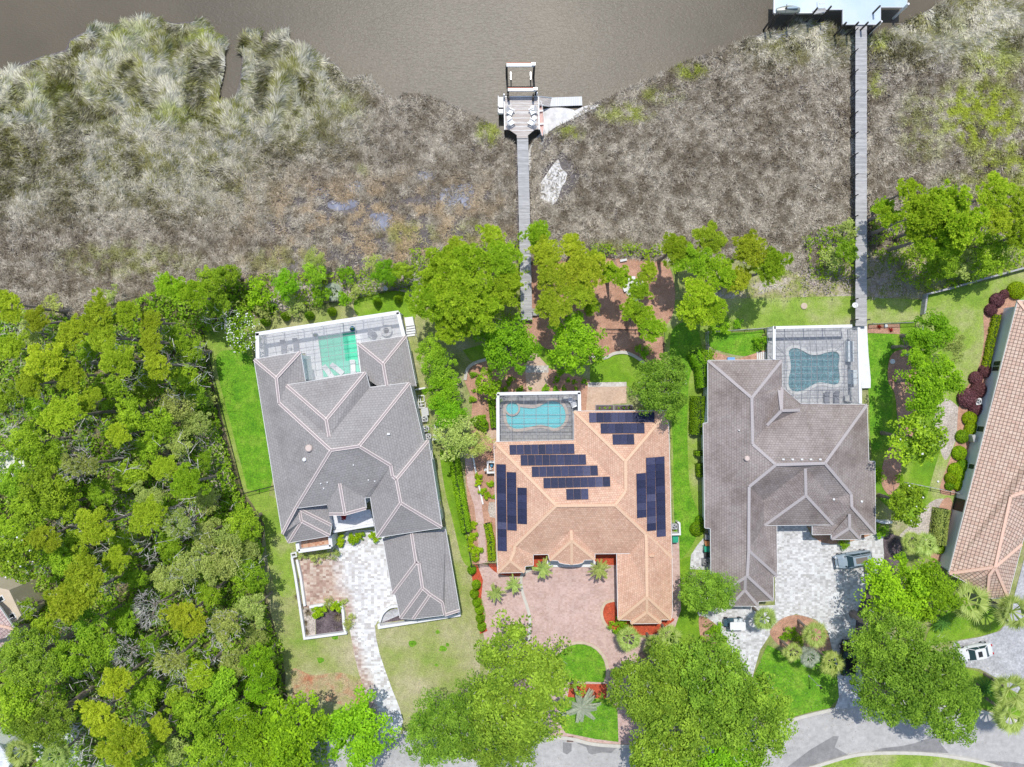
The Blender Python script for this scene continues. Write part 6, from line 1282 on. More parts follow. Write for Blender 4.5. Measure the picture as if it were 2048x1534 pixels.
hedge([(946, 835), (956, 850), (975, 860)], 0.9, 0.8, "curved hedge left of the turquoise pool cage", 'L_bright', seed=14)
hedge([(1735, 900), (1752, 985)], 0.01, 0.01, "x") if False else None
CG = "cone shaped evergreens in a row"
def conifer(px, py, rpx, hgt, label, group, name="cone_evergreen", mat='L_hedge', lean=0.5):
    p = W(px, py, hgt*.5); e = thing(name, label, "evergreen", (p.x, p.y, 0), 0, group); r0 = rpx*S
    objm('foliage', shell('foliage', M[mat], cone(r0, hgt), int(1100*r0*hgt)+300, 0.07, int(px+py)), e)
    c = MB(); c.lathe((0, 0, 0), [(0.05, 0), (r0*.7, 0.15), (r0*.6, hgt*.35), (0.02, hgt*.85)], 8); objm('stem', c.mesh('stem', HCORE), e)
for i, (x, y) in enumerate([(528, 643), (568, 632), (616, 630), (661, 622), (752, 602), (794, 596)]):
    conifer(x, y, 10, 2.6, ["leftmost cone evergreen, touching the blossom bush", "second cone evergreen from the blossom bush", "third cone evergreen behind the long pool cage", "fourth cone evergreen, left of the lollipop tree", "fifth cone evergreen, right of the lollipop tree", "rightmost cone evergreen, next to the pine grove"][i], CG)
LB = ["topmost dark column evergreen by the small gate", "second column evergreen in the red mulch strip", "third column evergreen in the red mulch strip", "fourth column evergreen in the red mulch strip", "fifth column evergreen in the red mulch strip", "sixth column evergreen in the red mulch strip", "lowest column evergreen next to the street oak"]
for i, (x, y) in enumerate([(943, 1142), (952, 1172), (948, 1190), (953, 1207), (958, 1222), (960, 1240), (963, 1256)]): conifer(x, y, 10.5, 2.2, LB[i], "column evergreens along the pink court", mat='L_bright')
# standard tree behind the long pool cage
p = W(686, 596, 3.0); e = thing("lollipop_tree", "staked lollipop tree in the middle of the cone evergreens", "tree", (p.x, p.y, 0)); c = MB(); c.tube((0, 0, 0), (0, 0, 2.5), 0.05); objm('trunk', c.mesh('trunk', M['bark']), e)
c = MB(); c.tube((.25, 0, 0), (.25, 0, 1.8), 0.03); c.tube((-.25, 0, 0), (-.25, 0, 1.8), 0.03); objm('stake', c.mesh('stake', M['pile']), e); o = objm('crown', KIT['bush'][0][0][1], e, (0, 0, 3.0), 0, (2.0, 2.0, 1.5))
# ---------------------------------------------------------------- palms, sagos, ornamental grass
def frond_mesh(name, mat, n, Lr, wr, seed, droop=0.5, fan=False, up=0.7, leaflets=16):
    rg = np.random.RandomState(seed); Vs = []
    for i in range(n):
        a = 2*np.pi*i/n*2.4 + rg.uniform(-.25, .25); el = rg.uniform(-.15, up); L = Lr*rg.uniform(.75, 1.05); d = np.array([np.cos(a)*np.cos(el), np.sin(a)*np.cos(el), np.sin(el)]); side = np.array([-np.sin(a), np.cos(a), 0])
        if fan:
            st = d*L*0.5; hub = st.copy(); m = 15
            Vs.append(np.stack([side*.03, -side*.03, hub-side*.03, hub+side*.03]))
            for j in range(m):
                b = (j/(m-1)-.5)*2.9; dd = d*np.cos(b)+side*np.sin(b)*0.9; dd = dd/np.linalg.norm(dd); ln = L*0.62*rg.uniform(.8, 1.05); tip = hub+dd*ln-np.array([0, 0, droop*ln*.5]); md = hub+dd*ln*.5; t = np.cross(dd, [0, 0, 1]); t = t/np.linalg.norm(t)*wr
                Vs.append(np.stack([hub, md-t, tip, md+t]))
        else:
            prev = None
            for j in range(leaflets):
                f = (j+1)/leaflets; c = d*L*f-np.array([0, 0, droop*L*f*f]); 
                for s_ in (-1, 1):
                    dd = side*s_*0.8+d*0.75-np.array([0, 0, .25]); dd /= np.linalg.norm(dd); ln = wr*(1-0.65*f)*(0.6+0.8*min(1, f*4)); t = d*0.05*max(.5, Lr/2)
                    Vs.append(np.stack([c, c+dd*ln*.5-t, c+dd*ln, c+dd*ln*.5+t]))
            Vs.append(np.stack([side*.04, -side*.04, d*L-np.array([0, 0, droop*L])-side*.01, d*L-np.array([0, 0, droop*L])+side*.01]))
    V = np.concatenate(Vs); return np_quads(name, V, mat, cv=np.repeat(rg.rand(len(V)//4), 4))
PALM = [frond_mesh("crown", M['L_palm'], 17, 1.0, 0.030, 300+i, 0.3, True) for i in range(3)]
FEATH = frond_mesh("crown", M['L_palm'], 15, 1.0, 0.20, 310, 0.3, False, .7, 24); SILV = frond_mesh("crown", M['L_silver'], 17, 1.0, 0.20, 311, 0.22, False, .5, 26); SAGO = frond_mesh("crown", M['L_sago'], 30, 1.0, 0.10, 312, 0.35, False, .6, 20)
def palm(px, py, rpx, h, label, mesh, name="fan_palm", cat="palm", group=None):
    c = W(px, py, h); r_ = rpx*S*(CH-h)/CH; e = thing(name, label, cat, (c.x, c.y, 0), R.uniform(0, 6), group); mb = MB(); mb.path([(0, 0, 0), (.05, .05, h*.5), (0, 0, h)], [0.2, .16, .17], 8); objm('trunk', mb.mesh('trunk', M['bark'], True), e)
    objm('crown', mesh, e, (0, 0, h), 0, (r_, r_, r_)); return e
FP = "fan palms in the front gardens"
for i, (x, y, r_, h, kind, lb) in enumerate([(1086, 1138, 23, 3.2, 'f', "feathery palm at the left end of the solar house's entrance"), (1200, 1138, 24, 3.2, 'f', "feathery palm at the right end of the solar house's entrance"), (990, 1186, 21, 3, 'f', "left palm of the pair on the pink court"), (1027, 1170, 20, 3, 'f', "right palm of the pair on the pink court"),
        (1257, 1276, 28, 4, 'p', "pale fan palm at the lower left of the red mulch bed"), (1306, 1290, 24, 4, 'p', "middle fan palm below the red mulch bed"), (1338, 1272, 27, 4, 'p', "right fan palm below the red mulch bed"), (1528, 1236, 27, 4, 'p', "fan palm alone on the pale pavers beside the golf cart"),
        (1630, 1268, 30, 5, 'p', "tallest fan palm at the upper right of the palm island"), (1586, 1303, 22, 4, 'p', "fan palm at the left of the palm island's lower edge"), (1618, 1312, 22, 4, 's', "bluish fan palm at the lower middle of the palm island"), (1662, 1325, 28, 5, 'p', "fan palm at the lower right of the palm island by the black car"),
        (1936, 1202, 44, 5, 'p', "wide fan palm below the far right clay roof"), (2024, 1222, 40, 5, 'p', "fan palm beside the grey drive at the right edge"), (1822, 1085, 26, 3.5, 'p', "left fan palm of the pair below the smaller magnolia"), (1850, 1088, 28, 3.5, 'p', "right fan palm of the pair by the grey wall hedge"),
        (2018, 1378, 40, 4.5, 'p', "upper fan palm in the lower right corner"), (2020, 1428, 42, 4.5, 'p', "lower fan palm in the lower right corner"), (1425, 1318, 22, 3, 'p', "dull fan palm on the small lawn left of the left drive arm"), (42, 1502, 32, 6, 'p', "left palm in the bottom left corner"), (112, 1512, 34, 7, 'p', "right palm over the white drive in the bottom left corner"),
        (668, 584, 20, 1.2, 's', "silver fan plant against the back fence")]):
    palm(x, y, r_, h, lb, {'f': FEATH, 'p': PALM[i % 3], 's': PALM[(i+1) % 3]}[kind] if kind != 's' else frond_mesh("crown", M['L_silver'], 22, 1.0, 0.035, 320+i, 0.3, True), "fan_palm" if kind != 'f' else "feather_palm", "palm", FP)
palm(1163, 1416, 40, 2.6, "big silver feather palm below the half round lawn", SILV, "silver_palm")
palm(1970, 1378, 28, 1.6, "dark green sago palm left of the corner fan palms", SAGO, "sago_palm"); palm(1885, 1246, 22, 1.4, "dark green sago palm under the oak near the wide fan palm", SAGO, "sago_palm")
palm(2003, 1232, 0.1, .1, "x", SAGO) if False else None
GR = np.random.RandomState(9)
def grass_clump(px, py, rpx, label, mat, n=130):
    rg = np.random.RandomState(int(px+py)); r_ = rpx*S; a = rg.uniform(0, 6.283, n); el = rg.uniform(.1, 1.2, n); L = r_*rg.uniform(.6, 1.1, n)
    d = np.stack([np.cos(a)*np.cos(el), np.sin(a)*np.cos(el), np.sin(el)], 1)*L[:, None]; t = np.stack([-np.sin(a), np.cos(a), 0*a], 1)*.02
    V = np.stack([t, -t, d*.6+np.array([0, 0, .05])-t, d], 1).reshape(-1, 3); p = W(px, py, 0); o = objm("ornamental_grass", np_quads("ornamental_grass", V, mat, cv=np.repeat(rg.rand(n), 4)), None, (p.x, p.y, 0.02)); tag(o, label, "grass plant", "dry grass clumps around the court walls")
for i, (x, y, r_, lb) in enumerate([(588, 1118, 9, "dry grass clump beside the small square wall box"), (594, 1160, 9, "upper dry grass clump on the outside of the court wall"), (596, 1192, 10, "middle dry grass clump on the outside of the court wall"), (603, 1212, 9, "lower dry grass clump at the planter's top left corner"), (616, 1224, 12, "pale grass clump inside the planter's upper sand strip"), (610, 1246, 9, "grass clump against the planter's left wall"), (612, 1262, 10, "grass clump at the planter's lower left corner"),
        (654, 1218, 11, "pale grass clump in the planter beside the bright shrub"), (676, 1232, 14, "largest pale grass clump on the planter's right side")]): grass_clump(x, y, r_, lb, M['L_straw'])
for x, y, lb in ((1757, 654, "spiky red plant left in the straw strip under the dark fence"), (1780, 660, "spiky brown-red plant right in the straw strip under the dark fence")): grass_clump(x, y, 7, lb, M['L_red'], 90)
# ---------------------------------------------------------------- piers, docks and boat lifts
zA = Z(900, 100, 5.1125); zB = Z(1500, 0, 5.1125)
def pilings(parent, pts, z0, zt, r_=0.13, px=True, mat=None):
    for p in pts:
        q = W(*p, zt) if px else Vector((p[0], p[1], zt))
        mb = MB(); mb.tube((q.x, q.y, z0), (q.x, q.y, zt), r_, r_*.92, 8); mb.build("piling", mat or M['pile'], parent)
def walk(label, a, b, wd, z, mat, step, post_h, base, pm):
    e = thing("boardwalk", label, "boardwalk", base); A, B = W(*a, z), W(*b, z); mb = MB(); mb.bar(A, B, wd, 0.08); mb.build("deck", mat, e)
    d = (B-A).normalized(); s_ = Vector((-d.y, d.x, 0)); jb = MB()
    for k in (-1, 1): jb.bar(A+s_*k*(wd/2-.12)-Vector((0, 0, .09)), B+s_*k*(wd/2-.12)-Vector((0, 0, .09)), 0.08, 0.22)
    jb.build("joist", M['pile'], e); n = int((B-A).length/step)
    for i in range(n+1):
        for k in (-1, 1):
            p = A.lerp(B, (i+.3)/(n+.6))+s_*k*(wd/2+.02); mb = MB(); mb.tube((p.x, p.y, -1.0), (p.x, p.y, z+post_h), 0.07, 0.07, 6); mb.build("post", pm, e)
    return e
walk("long weathered grey pier crossing the marsh on the right, with paired posts", (1722.5, 652), (1722.5, 49), 1.48, 1.3, M['plank'], 2.75, 0.75, W(1722, 350), M['pile'])
walk("shorter weathered pier from the straw garden to the small dock", (1053.5, 640), (1045, 268), 1.45, 1.1, M['plank'], 3.2, 0.02, W(1049, 450), M['pile'])
st = MB(); st.bar(W(1064, 624, .6), W(1074, 624, .6), 0.9, .08); st.bar(W(1064, 627, .35), W(1080, 627, .35), 0.5, .08); tag(st.build("pier_steps", M['plank']), "small side steps at the right of the short pier's foot", "steps")
dk = thing("dock", "small weathered dock platform at the river end of the short pier", "dock", W(*zA(730, 640)))
mb = MB(); mb.prism([W(*zA(*p), 1.2)[:2] for p in ((553, 482), (905, 478), (912, 808), (868, 812), (797, 872), (795, 900), (683, 900), (683, 868), (610, 818), (560, 812))], 1.08, 1.2); mb.build("deck", M['plank2'], dk)
mb = MB()
for a, b in (((553, 478), (905, 474)), ((905, 478), (912, 812)), ((553, 482), (560, 815))): mb.bar(W(*zA(*a), 1.26), W(*zA(*b), 1.26), 0.14, 0.26)
mb.build("edge_rail", M['white'], dk)
pilings(dk, [zA(*p) for p in ((556, 490), (556, 650), (562, 808), (905, 490), (908, 650), (911, 805), (690, 880), (790, 880))], -1.5, 1.1)
pilings(dk, [zA(*p) for p in ((590, 450), (600, 478), (853, 450), (850, 478))], -1.5, 2.3)
pilings(dk, [zA(*p) for p in ((553, 452), (890, 436))], -1.5, 2.2, 0.12, mat=M['white'])
for i, (X, Y) in enumerate(((520, 540), (520, 615))):
    c = W(*zA(X, Y), 1.5); e = thing("dock_bench", ["long white storage bench on the left edge of the small dock", "short white storage bench below the long one on the small dock"][i], "bench", (c.x, c.y, 1.0)); ln = (1.55, .75)[i]
    mb = MB(); mb.box(c, 0.62, ln, 0.95, 1.45); mb.build("seat", M['white'], e); mb = MB(); mb.box((c.x-.33, c.y), 0.08, ln, 0.96, 1.85); mb.build("backrest", M['white'], e)
    pilings(e, [(c.x-.2, c.y-ln/2+.1), (c.x-.2, c.y+ln/2-.1)], -1, .94, .1, False)
e = thing("gangway", "hinged gangway of pale slats down to the floating dock", "gangway", W(*zA(970, 520)))
mb = MB(); mb.poly([W(*zA(*p), z) for p, z in (((905, 560), 1.22), ((1020, 575), -.1), ((1040, 487), -.1), ((905, 472), 1.22))]); mb.build("slats", M['plank2'], e)
mb = MB(); mb.bar(W(*zA(905, 560), 1.3), W(*zA(1020, 575), 0), .08, .1); mb.bar(W(*zA(905, 472), 1.3), W(*zA(1040, 487), 0), .08, .1); mb.build("side_rail", M['alum'], e)
e = thing("floating_dock", "white planked floating dock right of the gangway", "floating dock", W(*zA(1190, 525)))
mb = MB(); mb.prism([W(*zA(*p), -.1)[:2] for p in ((1035, 486), (1348, 475), (1353, 565), (1022, 577))], -0.2, -.1); mb.build("deck", M['plankw'], e)
mb = MB(); mb.prism(offset_poly([W(*zA(*p), -.1).xy for p in ((1035, 486), (1348, 475), (1353, 565), (1022, 577))], .05), -.6, -.2); mb.build("float", M['pile'], e)
def lift(label, a, b, z, w_, px_beam, extra=True, mat=None):
    e = thing("boat_lift_beam", label, "boat lift", W(*a, 0)); A, B = W(*a, z), W(*b, z); mb = MB(); mb.bar(A, B, w_, .22); mb.build("beam", M['white'], e)
    mb = MB(); mb.bar(A+Vector((0, w_/2+.05, -.02)), B+Vector((0, w_/2+.05, -.02)), .08, .16); mb.build("trim_board", plain("rust_orange_trim"+label[:3], (0.55, 0.15, 0.07), .7), e)
    for p in (A, B): pilings(e, [(p.x, p.y-.02)], -1.5, z-.23, .15, False)
    mo = MB(); mo.box((B.x-.1, B.y), .45, .3, z, z+.28); mo.build("motor", M['alum'], e); return e
lift("far white boat lift beam standing alone in the river", zA(578, 151), zA(862, 151), 3.0, .42, 0); lift("near white boat lift beam just beyond the small dock", zA(592, 404), zA(880, 404), 2.6, .36, 0)
for i, X in enumerate((622, 825)):
    b_ = MB(); a_ = W(*zA(X, 225), 1.2); c = W(*zA(X-2, 320), -.4); b_.bar(W(*zA(X, 225), .5), W(*zA(X, 300), .5), .14, .1); b_.tube((a_.x, a_.y-.3, -1.2), (a_.x, a_.y-.3, 1.0), .05); tag(b_.build("lift_guide", M['alum']), ["left pale guide bunk between the lift beams", "right pale guide bunk between the lift beams"][i], "boat lift guide", "lift guides")
def adirondack(X, Y, rz, label):
    p = W(*zA(X, Y), 1.3); e = thing("deck_chair", label, "chair", (p.x, p.y, 1.2), rz, "white deck chairs on the small dock")
    mb = MB(); mb.bar((-.28, 0, .32), (.30, 0, .40), .56, .05); objm('seat', mb.mesh('seat', M['white']), e)
    for k in range(5):
        mb.__init__(); 
        y = (k-2)*.12; mb.bar((-.25, y, .32), (-.62, y*1.25, .95), .10, .03); objm('back_slat', mb.mesh('back_slat', M['white']), e)
    for s_ in (-1, 1):
        mb = MB(); mb.bar((-.35, s_*.34, .55), (.38, s_*.36, .55), .14, .04); objm('armrest', mb.mesh('armrest', M['white']), e)
        for x in (.28, -.3): mb = MB(); mb.box((x, s_*.3), .06, .05, 0, .5); objm('leg', mb.mesh('leg', M['white']), e)
adirondack(620, 640, -.5, "upper left white deck chair on the small dock"); adirondack(625, 745, .6, "lower left white deck chair on the small dock"); adirondack(840, 635, 3.6, "upper right white deck chair on the small dock"); adirondack(830, 745, 2.6, "lower right white deck chair on the small dock")
for X, Y, lb in ((605, 692, "round white side table between the left deck chairs"), (862, 690, "round white side table between the right deck chairs"), (845, 590, "small white side table above the upper right deck chair")):
    p = W(*zA(X, Y), 1.7); e = thing("side_table", lb, "table", (p.x, p.y, 1.2)); mb = MB(); mb.lathe((0, 0, 0), [(.3, .42), (.3, .46), (.001, .46)], 14); objm('tabletop', mb.mesh('tabletop', M['white']), e); mb = MB(); mb.tube((0, 0, 0), (0, 0, .42), .05); mb.lathe((0, 0, 0), [(.18, 0), (.18, .03), (.001, .03)], 10); objm('leg', mb.mesh('leg', M['white']), e)
# canoe hung on the right side
p0 = W(*zA(932, 690), 1.0); e = thing("canoe", "long pink and white canoe lying along the dock's right edge", "canoe", (p0.x, p0.y, .7), math.radians(94)); mb = MB(); n = 14
for i in range(n):
    def sec(t): w_ = .34*math.sin(math.pi*min(.985, max(.015, t)))**.6; x = (t-.5)*4.6; return [(x, -w_, .3), (x, -w_*.8, .08), (x, 0, -.05), (x, w_*.8, .08), (x, w_, .3)]
    a, b = sec(i/n), sec((i+1)/n)
    for k in range(4): mb.poly([a[k], b[k], b[k+1], a[k+1]])
objm('hull', mb.mesh('hull', plain("pink_canoe", (.70, .50, .45), .4), True), e); mb = MB()
for s_ in (-1, 1):
    for i in range(n):
        f = lambda t: (((t-.5)*4.6), s_*.34*math.sin(math.pi*min(.985, max(.015, t)))**.6, .32); mb.bar(f(i/n), f((i+1)/n), .05, .04)
objm('gunwale', mb.mesh('gunwale', M['white']), e)
for x in (-.8, .9): mb = MB(); mb.box((x, 0), .22, .55, .24, .27); objm('seat', mb.mesh('seat', M['white']), e)
# upper right dock
dk = thing("dock", "large pale blue-white dock platform at the end of the long pier", "dock", W(1680, 20))
mb = MB(); mb.prism([W(*zB(*p), 1.5)[:2] for p in ((247, -60), (1608, -60), (1605, 72), (1335, 72), (1335, 248), (950, 248), (950, 95), (765, 95), (765, 130), (245, 130))], 1.35, 1.5); mb.build("deck", M['metalroof'], dk)
mb = MB()
for a, b in (((247, -60), (245, 130)), ((245, 130), (765, 130)), ((765, 95), (950, 95)), ((950, 95), (950, 248)), ((950, 248), (1335, 248)), ((1335, 248), (1335, 72)), ((1335, 72), (1605, 72)), ((1605, 72), (1608, -60))): mb.bar(W(*zB(*a), 1.51), W(*zB(*b), 1.51), .1, .3)
mb.build("edge_trim", M['alum'], dk)
pilings(dk, [zB(*p) for p in ((830, 65), (690, 82), (985, 230), (1110, 228), (1208, 228), (1335, 220), (1330, 60), (475, 130), (300, 135), (250, 150))], -1.5, 3.2, .13)
pilings(dk, [zB(*p) for p in ((1622, 38), (1345, 218))], -1.5, 3.0, .16, mat=M['white'])
mb = MB(); mb.bar(W(*zB(640, 130), 1.9), W(*zB(775, 97), 1.9), .5, .05); mb.build("step", M['plank'], dk)
mb = MB(); mb.bar(W(*zB(708, -30), 2.2), W(*zB(710, 38), 2.2), .07, .07); mb.bar(W(*zB(710, 38), 2.2), W(*zB(765, 32), 2.2), .07, .07); mb.build("handrail", M['alum'], dk)
p0 = W(*zB(395, 95), 1.9); e = thing("jet_ski", "small grey and olive personal watercraft parked on the big dock's lower left", "jet ski", (p0.x, p0.y, 1.5), math.radians(182)); mb = MB(); n = 12; LL = 3.0
def sec(t):
    w_ = .52*(math.sin(math.pi*min(.97, .12+t*.78))**.55); x = (t-.5)*LL; h_ = .32+.25*math.sin(math.pi*t); return [(x, -w_, .18), (x, -w_*.9, h_*.8), (x, -w_*.35, h_+.08), (x, w_*.35, h_+.08), (x, w_*.9, h_*.8), (x, w_, .18)]
for i in range(n):
    a, b = sec(i/n), sec((i+1)/n)
    for k in range(5): mb.poly([a[k], b[k], b[k+1], a[k+1]])
mb.poly(sec(0)); mb.poly(sec(1)[::-1]); objm('hull', mb.mesh('hull', plain("olive_grey_hull", (.24, .26, .22), .35), True), e)
mb = MB(); mb.blob((-.35, 0, .72), .85, .17, .16); objm('seat', mb.mesh('seat', plain("blue_grey_seat", (.35, .45, .50), .5), True), e); mb = MB(); mb.bar((.45, -.38, .98), (.45, .38, .98), .06, .05); mb.tube((.5, 0, .6), (.45, 0, .96), .06); objm('handlebar', mb.mesh('handlebar', M['black']), e)

# ---------------------------------------------------------------- fences and low walls
def fence(label, pts, hgt, mat, step=2.2, rails=(0.15, 0.9), pickets=0.14, z=0.0, name="fence"):
    P = WL(pts, 0); e = thing(name, label, "fence", sum(P, Vector())/len(P)); rb = MB(); pb = MB()
    for a, b in zip(P, P[1:]):
        L = (b-a).length; n = max(1, round(L/step))
        for i in range(n+1):
            if i == 0 and a is not P[0]: continue
            p = a.lerp(b, i/n); po = MB(); po.box(p, .09, .09, 0, hgt+.08, math.atan2((b-a).y, (b-a).x)); po.build("post", mat, e)
        for r_ in rails: rb.bar(a+Vector((0, 0, hgt*r_)), b+Vector((0, 0, hgt*r_)), .05, .05)
        if pickets:
            k = int(L/pickets)
            for i in range(k): p = a.lerp(b, (i+.5)/k); pb.box(p, .025, .025, .08, hgt)
    rb.build("rails", mat, e)
    if pb.v: pb.build("pickets", mat, e)
fence("dark metal fence behind the long pool cage and its cone evergreens", [(548, 628), (600, 616), (700, 600), (765, 586), (822, 574)], 1.3, M['bronze'])
fence("dark metal fence between the wood and the left lawn", [(408, 668), (430, 760), (456, 862), (488, 986)], 1.3, M['bronze'])
fence("short dark fence from the wood's corner to the grey house", [(488, 986), (549, 971)], 1.3, M['bronze'])
fence("thin dark fence left of the narrow brick path", [(931, 1040), (934, 1062), (943, 1128)], 1.1, M['bronze'], pickets=.2)
fence("small dark gate across the narrow brick path", [(944, 1129), (958, 1128), (976, 1126), (993, 1126)], 1.1, M['bronze'], 1.0, name="garden_gate")
fence("dark fence around the lower right of the pine straw garden", [(1205, 659), (1270, 660), (1325, 660), (1327, 716)], 1.3, M['pile'], pickets=.2)
fence("pale topped fence around the small lawn by the ribbed pool cage", [(1412, 716), (1411, 665), (1528, 657)], 1.3, M['plank'], pickets=.2)
fence("pale topped fence right of the pier foot over the straw strip", [(1736, 649), (1831, 645)], 1.4, M['plank'], pickets=.12)
fence("rough wooden fence between the two magnolia gardens", [(1804, 963), (1840, 970), (1880, 978), (1921, 987)], 1.2, M['plank'], 1.3, (.5, .95), 0)
fence("thin white post fence beside the large bright garden tree", [(1836, 650), (1833, 700), (1830, 735)], 1.2, M['alum'], 2.2, (.95,), 0)
def lowwall(label, pts, wd, hgt, mat, sm=False, closed=False):
    strip("garden_wall", [(1024+(p[0]-1024)*(CH-hgt)/CH, 767+(p[1]-767)*(CH-hgt)/CH) for p in pts], wd, mat, hgt, 0.0, sm, None, label, "wall", closed=closed)
lowwall("grey plank fence wall with a corner around the far right yard", [(1850, 628), (1855, 588), (1900, 577), (1975, 556), (2070, 530)], .22, .95, M['plank'])
lowwall("left outer white wall of the grey house's paver court", [z2(*p) for p in ((440, 830), (468, 980), (500, 1190), (548, 1522), (898, 1476), (890, 1440))], .30, .7, M['white'])
lowwall("inner white wall along the rusty side of the paver court", [z2(*p) for p in ((483, 850), (515, 1000), (550, 1245))], .30, .6, M['white'])
lowwall("white wall with a rounded corner over the dark planter", [z2(*p) for p in ((590, 1254), (720, 1232), (830, 1220), (862, 1240), (876, 1300), (888, 1440))], .32, .6, M['white'])
lowwall("small white square wall box beside the court", [z2(*p) for p in ((434, 798), (476, 790), (480, 822), (440, 830))], .16, .8, M['white'], closed=True)
lowwall("white front wall below the grey garage wing", [z2(*p) for p in ((1865, 1285), (1868, 1322), (1185, 1428), (1182, 1400))], .34, .8, M['white'])
lowwall("curved white wall beside the grey garage wing", [z2(*p) for p in ((1345, 1246), (1275, 1258), (1215, 1310), (1188, 1380))], .30, .7, M['white'], True)
lowwall("curved white garden wall under the smaller magnolia", [z6(*p) for p in ((1645, 575), (1700, 592), (1778, 592))], .3, 1.2, M['white'], True)
lowwall("white L-shaped wall around the air conditioner right of the solar house", [z4(*p) for p in ((1862, 590), (1878, 600), (1882, 690), (1815, 692))], .22, 1.2, M['white'])
lowwall("white U-shaped wall left of the solar house", [z4(*p) for p in ((362, 100), (308, 98), (308, 186), (362, 184))], .22, 1.1, M['white'])
lowwall("upper white equipment wall right of the grey house", [Z(820, 760, 6.8)(*p) for p in ((70, 130), (210, 105))], .2, 1.4, M['white'])
lowwall("lower white equipment wall right of the grey house", [Z(820, 760, 6.8)(*p) for p in ((300, 812), (445, 785))], .2, 1.4, M['white'])
# ---------------------------------------------------------------- vehicles
def car(label, px, py, ang, L, Wd, Hh, paint, suv=False, glassroof=False, name="parked_car"):
    p = W(px, py, .8); e = thing(name, label, "car", (p.x, p.y, .09), ang); n = 26; hw = Wd/2
    def plan(t): return hw*(1-abs(2*t-1)**6*.22)*(1-.03*math.cos(6.28*t))
    def top(t):
        if suv: return .62+.42*min(1, t*5)+.10*min(1, max(0, t-.15)*3) if t < .9 else 1.14-(t-.9)*2.5
        return .60+.28*min(1, t*5)+.10*min(1, max(0, t-.1)*2) if t < .88 else .98-(t-.88)*2.2
    body = MB()
    def sec(t):
        x = L/2-t*L; w_ = plan(t); z_ = top(t); end = 1-.35*max(0, 1-min(t, 1-t)*14)
        return [(x, -w_*.92, .22), (x, -w_, .42), (x, -w_*.99, z_*.72), (x, -w_*.90, z_*.93*end+.02), (x, -w_*.55, z_*end+.03), (x, 0, z_*end+.05), (x, w_*.55, z_*end+.03), (x, w_*.90, z_*.93*end+.02), (x, w_*.99, z_*.72), (x, w_, .42), (x, w_*.92, .22)]
    for i in range(n):
        a, b = sec(i/n), sec((i+1)/n)
        for k in range(10): body.poly([a[k], a[k+1], b[k+1], b[k]])
    body.poly(sec(0)[::-1]); body.poly(sec(1)); bo = objm('body', body.mesh('body', paint, True), e)
    # greenhouse: (base x, roof x) front and rear
    fb, ft, rt, rb_ = (.5-.28)*L, (.5-.42)*L, (.5-.88)*L if suv else (.5-.69)*L, (.5-.97)*L if suv else (.5-.84)*L
    zb, zt = (1.08, Hh) if suv else (.92, Hh); wb, wt = hw*.88, hw*.70
    def quad(nm, P, m_, par=e): q = MB(); q.poly(P); q.poly([(v[0], v[1], v[2]-.015) for v in P][::-1]); return objm(nm, q.mesh(nm, m_), par)
    gm = M['carglass']
    cb = MB(); cb.poly([(fb-.02, -wb*.97, zb-.02), (fb-.02, wb*.97, zb-.02), (rb_+.02, wb*.88, zb-.02), (rb_+.02, -wb*.88, zb-.02)]); objm('cabin_floor', cb.mesh('cabin_floor', M['black']), e)
    quad('windscreen', [(fb, -wb, zb), (fb, wb, zb), (ft, wt, zt-.03), (ft, -wt, zt-.03)], gm); quad('rear_window', [(rb_, wb*.9, zb), (rb_, -wb*.9, zb), (rt, -wt, zt-.03), (rt, wt, zt-.03)], gm)
    for s_ in (-1, 1):
        quad('side_window', [(fb-.1, s_*(wb+.01), zb), (rb_+.15, s_*(wb*.97), zb), (rt+.05, s_*(wt+.02), zt-.06), (ft-.05, s_*(wt+.02), zt-.06)][::s_], gm)
    rf = MB(); k = 6
    rp = [(ft+.04, -wt*.85), (ft-.1, -wt-.03), (rt+.1, -wt-.03), (rt-.06, -wt*.85), (rt-.06, wt*.85), (rt+.1, wt+.03), (ft-.1, wt+.03), (ft+.04, wt*.85)]
    rf.prism(rp, zt-.07, zt, bottom=True); rf.prism([(x*.93+ (ft+rt)/2*.07, y*.8) for x, y in rp], zt, zt+.025); objm('roof', rf.mesh('roof', paint, False), e)
    pl = MB()
    for s_ in (-1, 1):
        pl.bar((fb, s_*wb, zb+.02), (ft, s_*wt, zt-.02), .07, .04); pl.bar((rb_, s_*wb*.92, zb+.02), (rt, s_*wt, zt-.02), .09, .04)
        m_ = (ft+rt)/2; pl.bar((m_, s_*(wb+.015), zb), (m_, s_*(wt+.03), zt-.03), .06, .04)
    objm('pillars', pl.mesh('pillars', paint), e)
    if glassroof: sr = MB(); c_ = (ft+rt)/2+.1; sr.prism([(c_-glassroof/2, -wt*.55), (c_+glassroof/2, -wt*.55), (c_+glassroof/2, wt*.55), (c_-glassroof/2, wt*.55)], zt+.026, zt+.034); objm('sunroof', sr.mesh('sunroof', M['dark' if not suv else 'sunroof']), e)
    if suv:
        for s_ in (-1, 1): rr_ = MB(); rr_.bar((ft-.1, s_*wt*.92, zt+.09), (rt+.15, s_*wt*.92, zt+.09), .05, .06); objm('roof_rail', rr_.mesh('roof_rail', M['black']), e)
    for x in (.31*L, -.30*L):
        for s_ in (-1, 1):
            wh = MB(); wh.tube((x, s_*(hw-.2), .33), (x, s_*(hw+.015), .33), .34, .34, 16); w_ = objm('wheel', wh.mesh('wheel', M['black']), e); rm = MB(); rm.tube((x, s_*(hw+.0), .33), (x, s_*(hw+.03), .33), .2, .2, 12); objm('rim', rm.mesh('rim', M['alum']), w_)
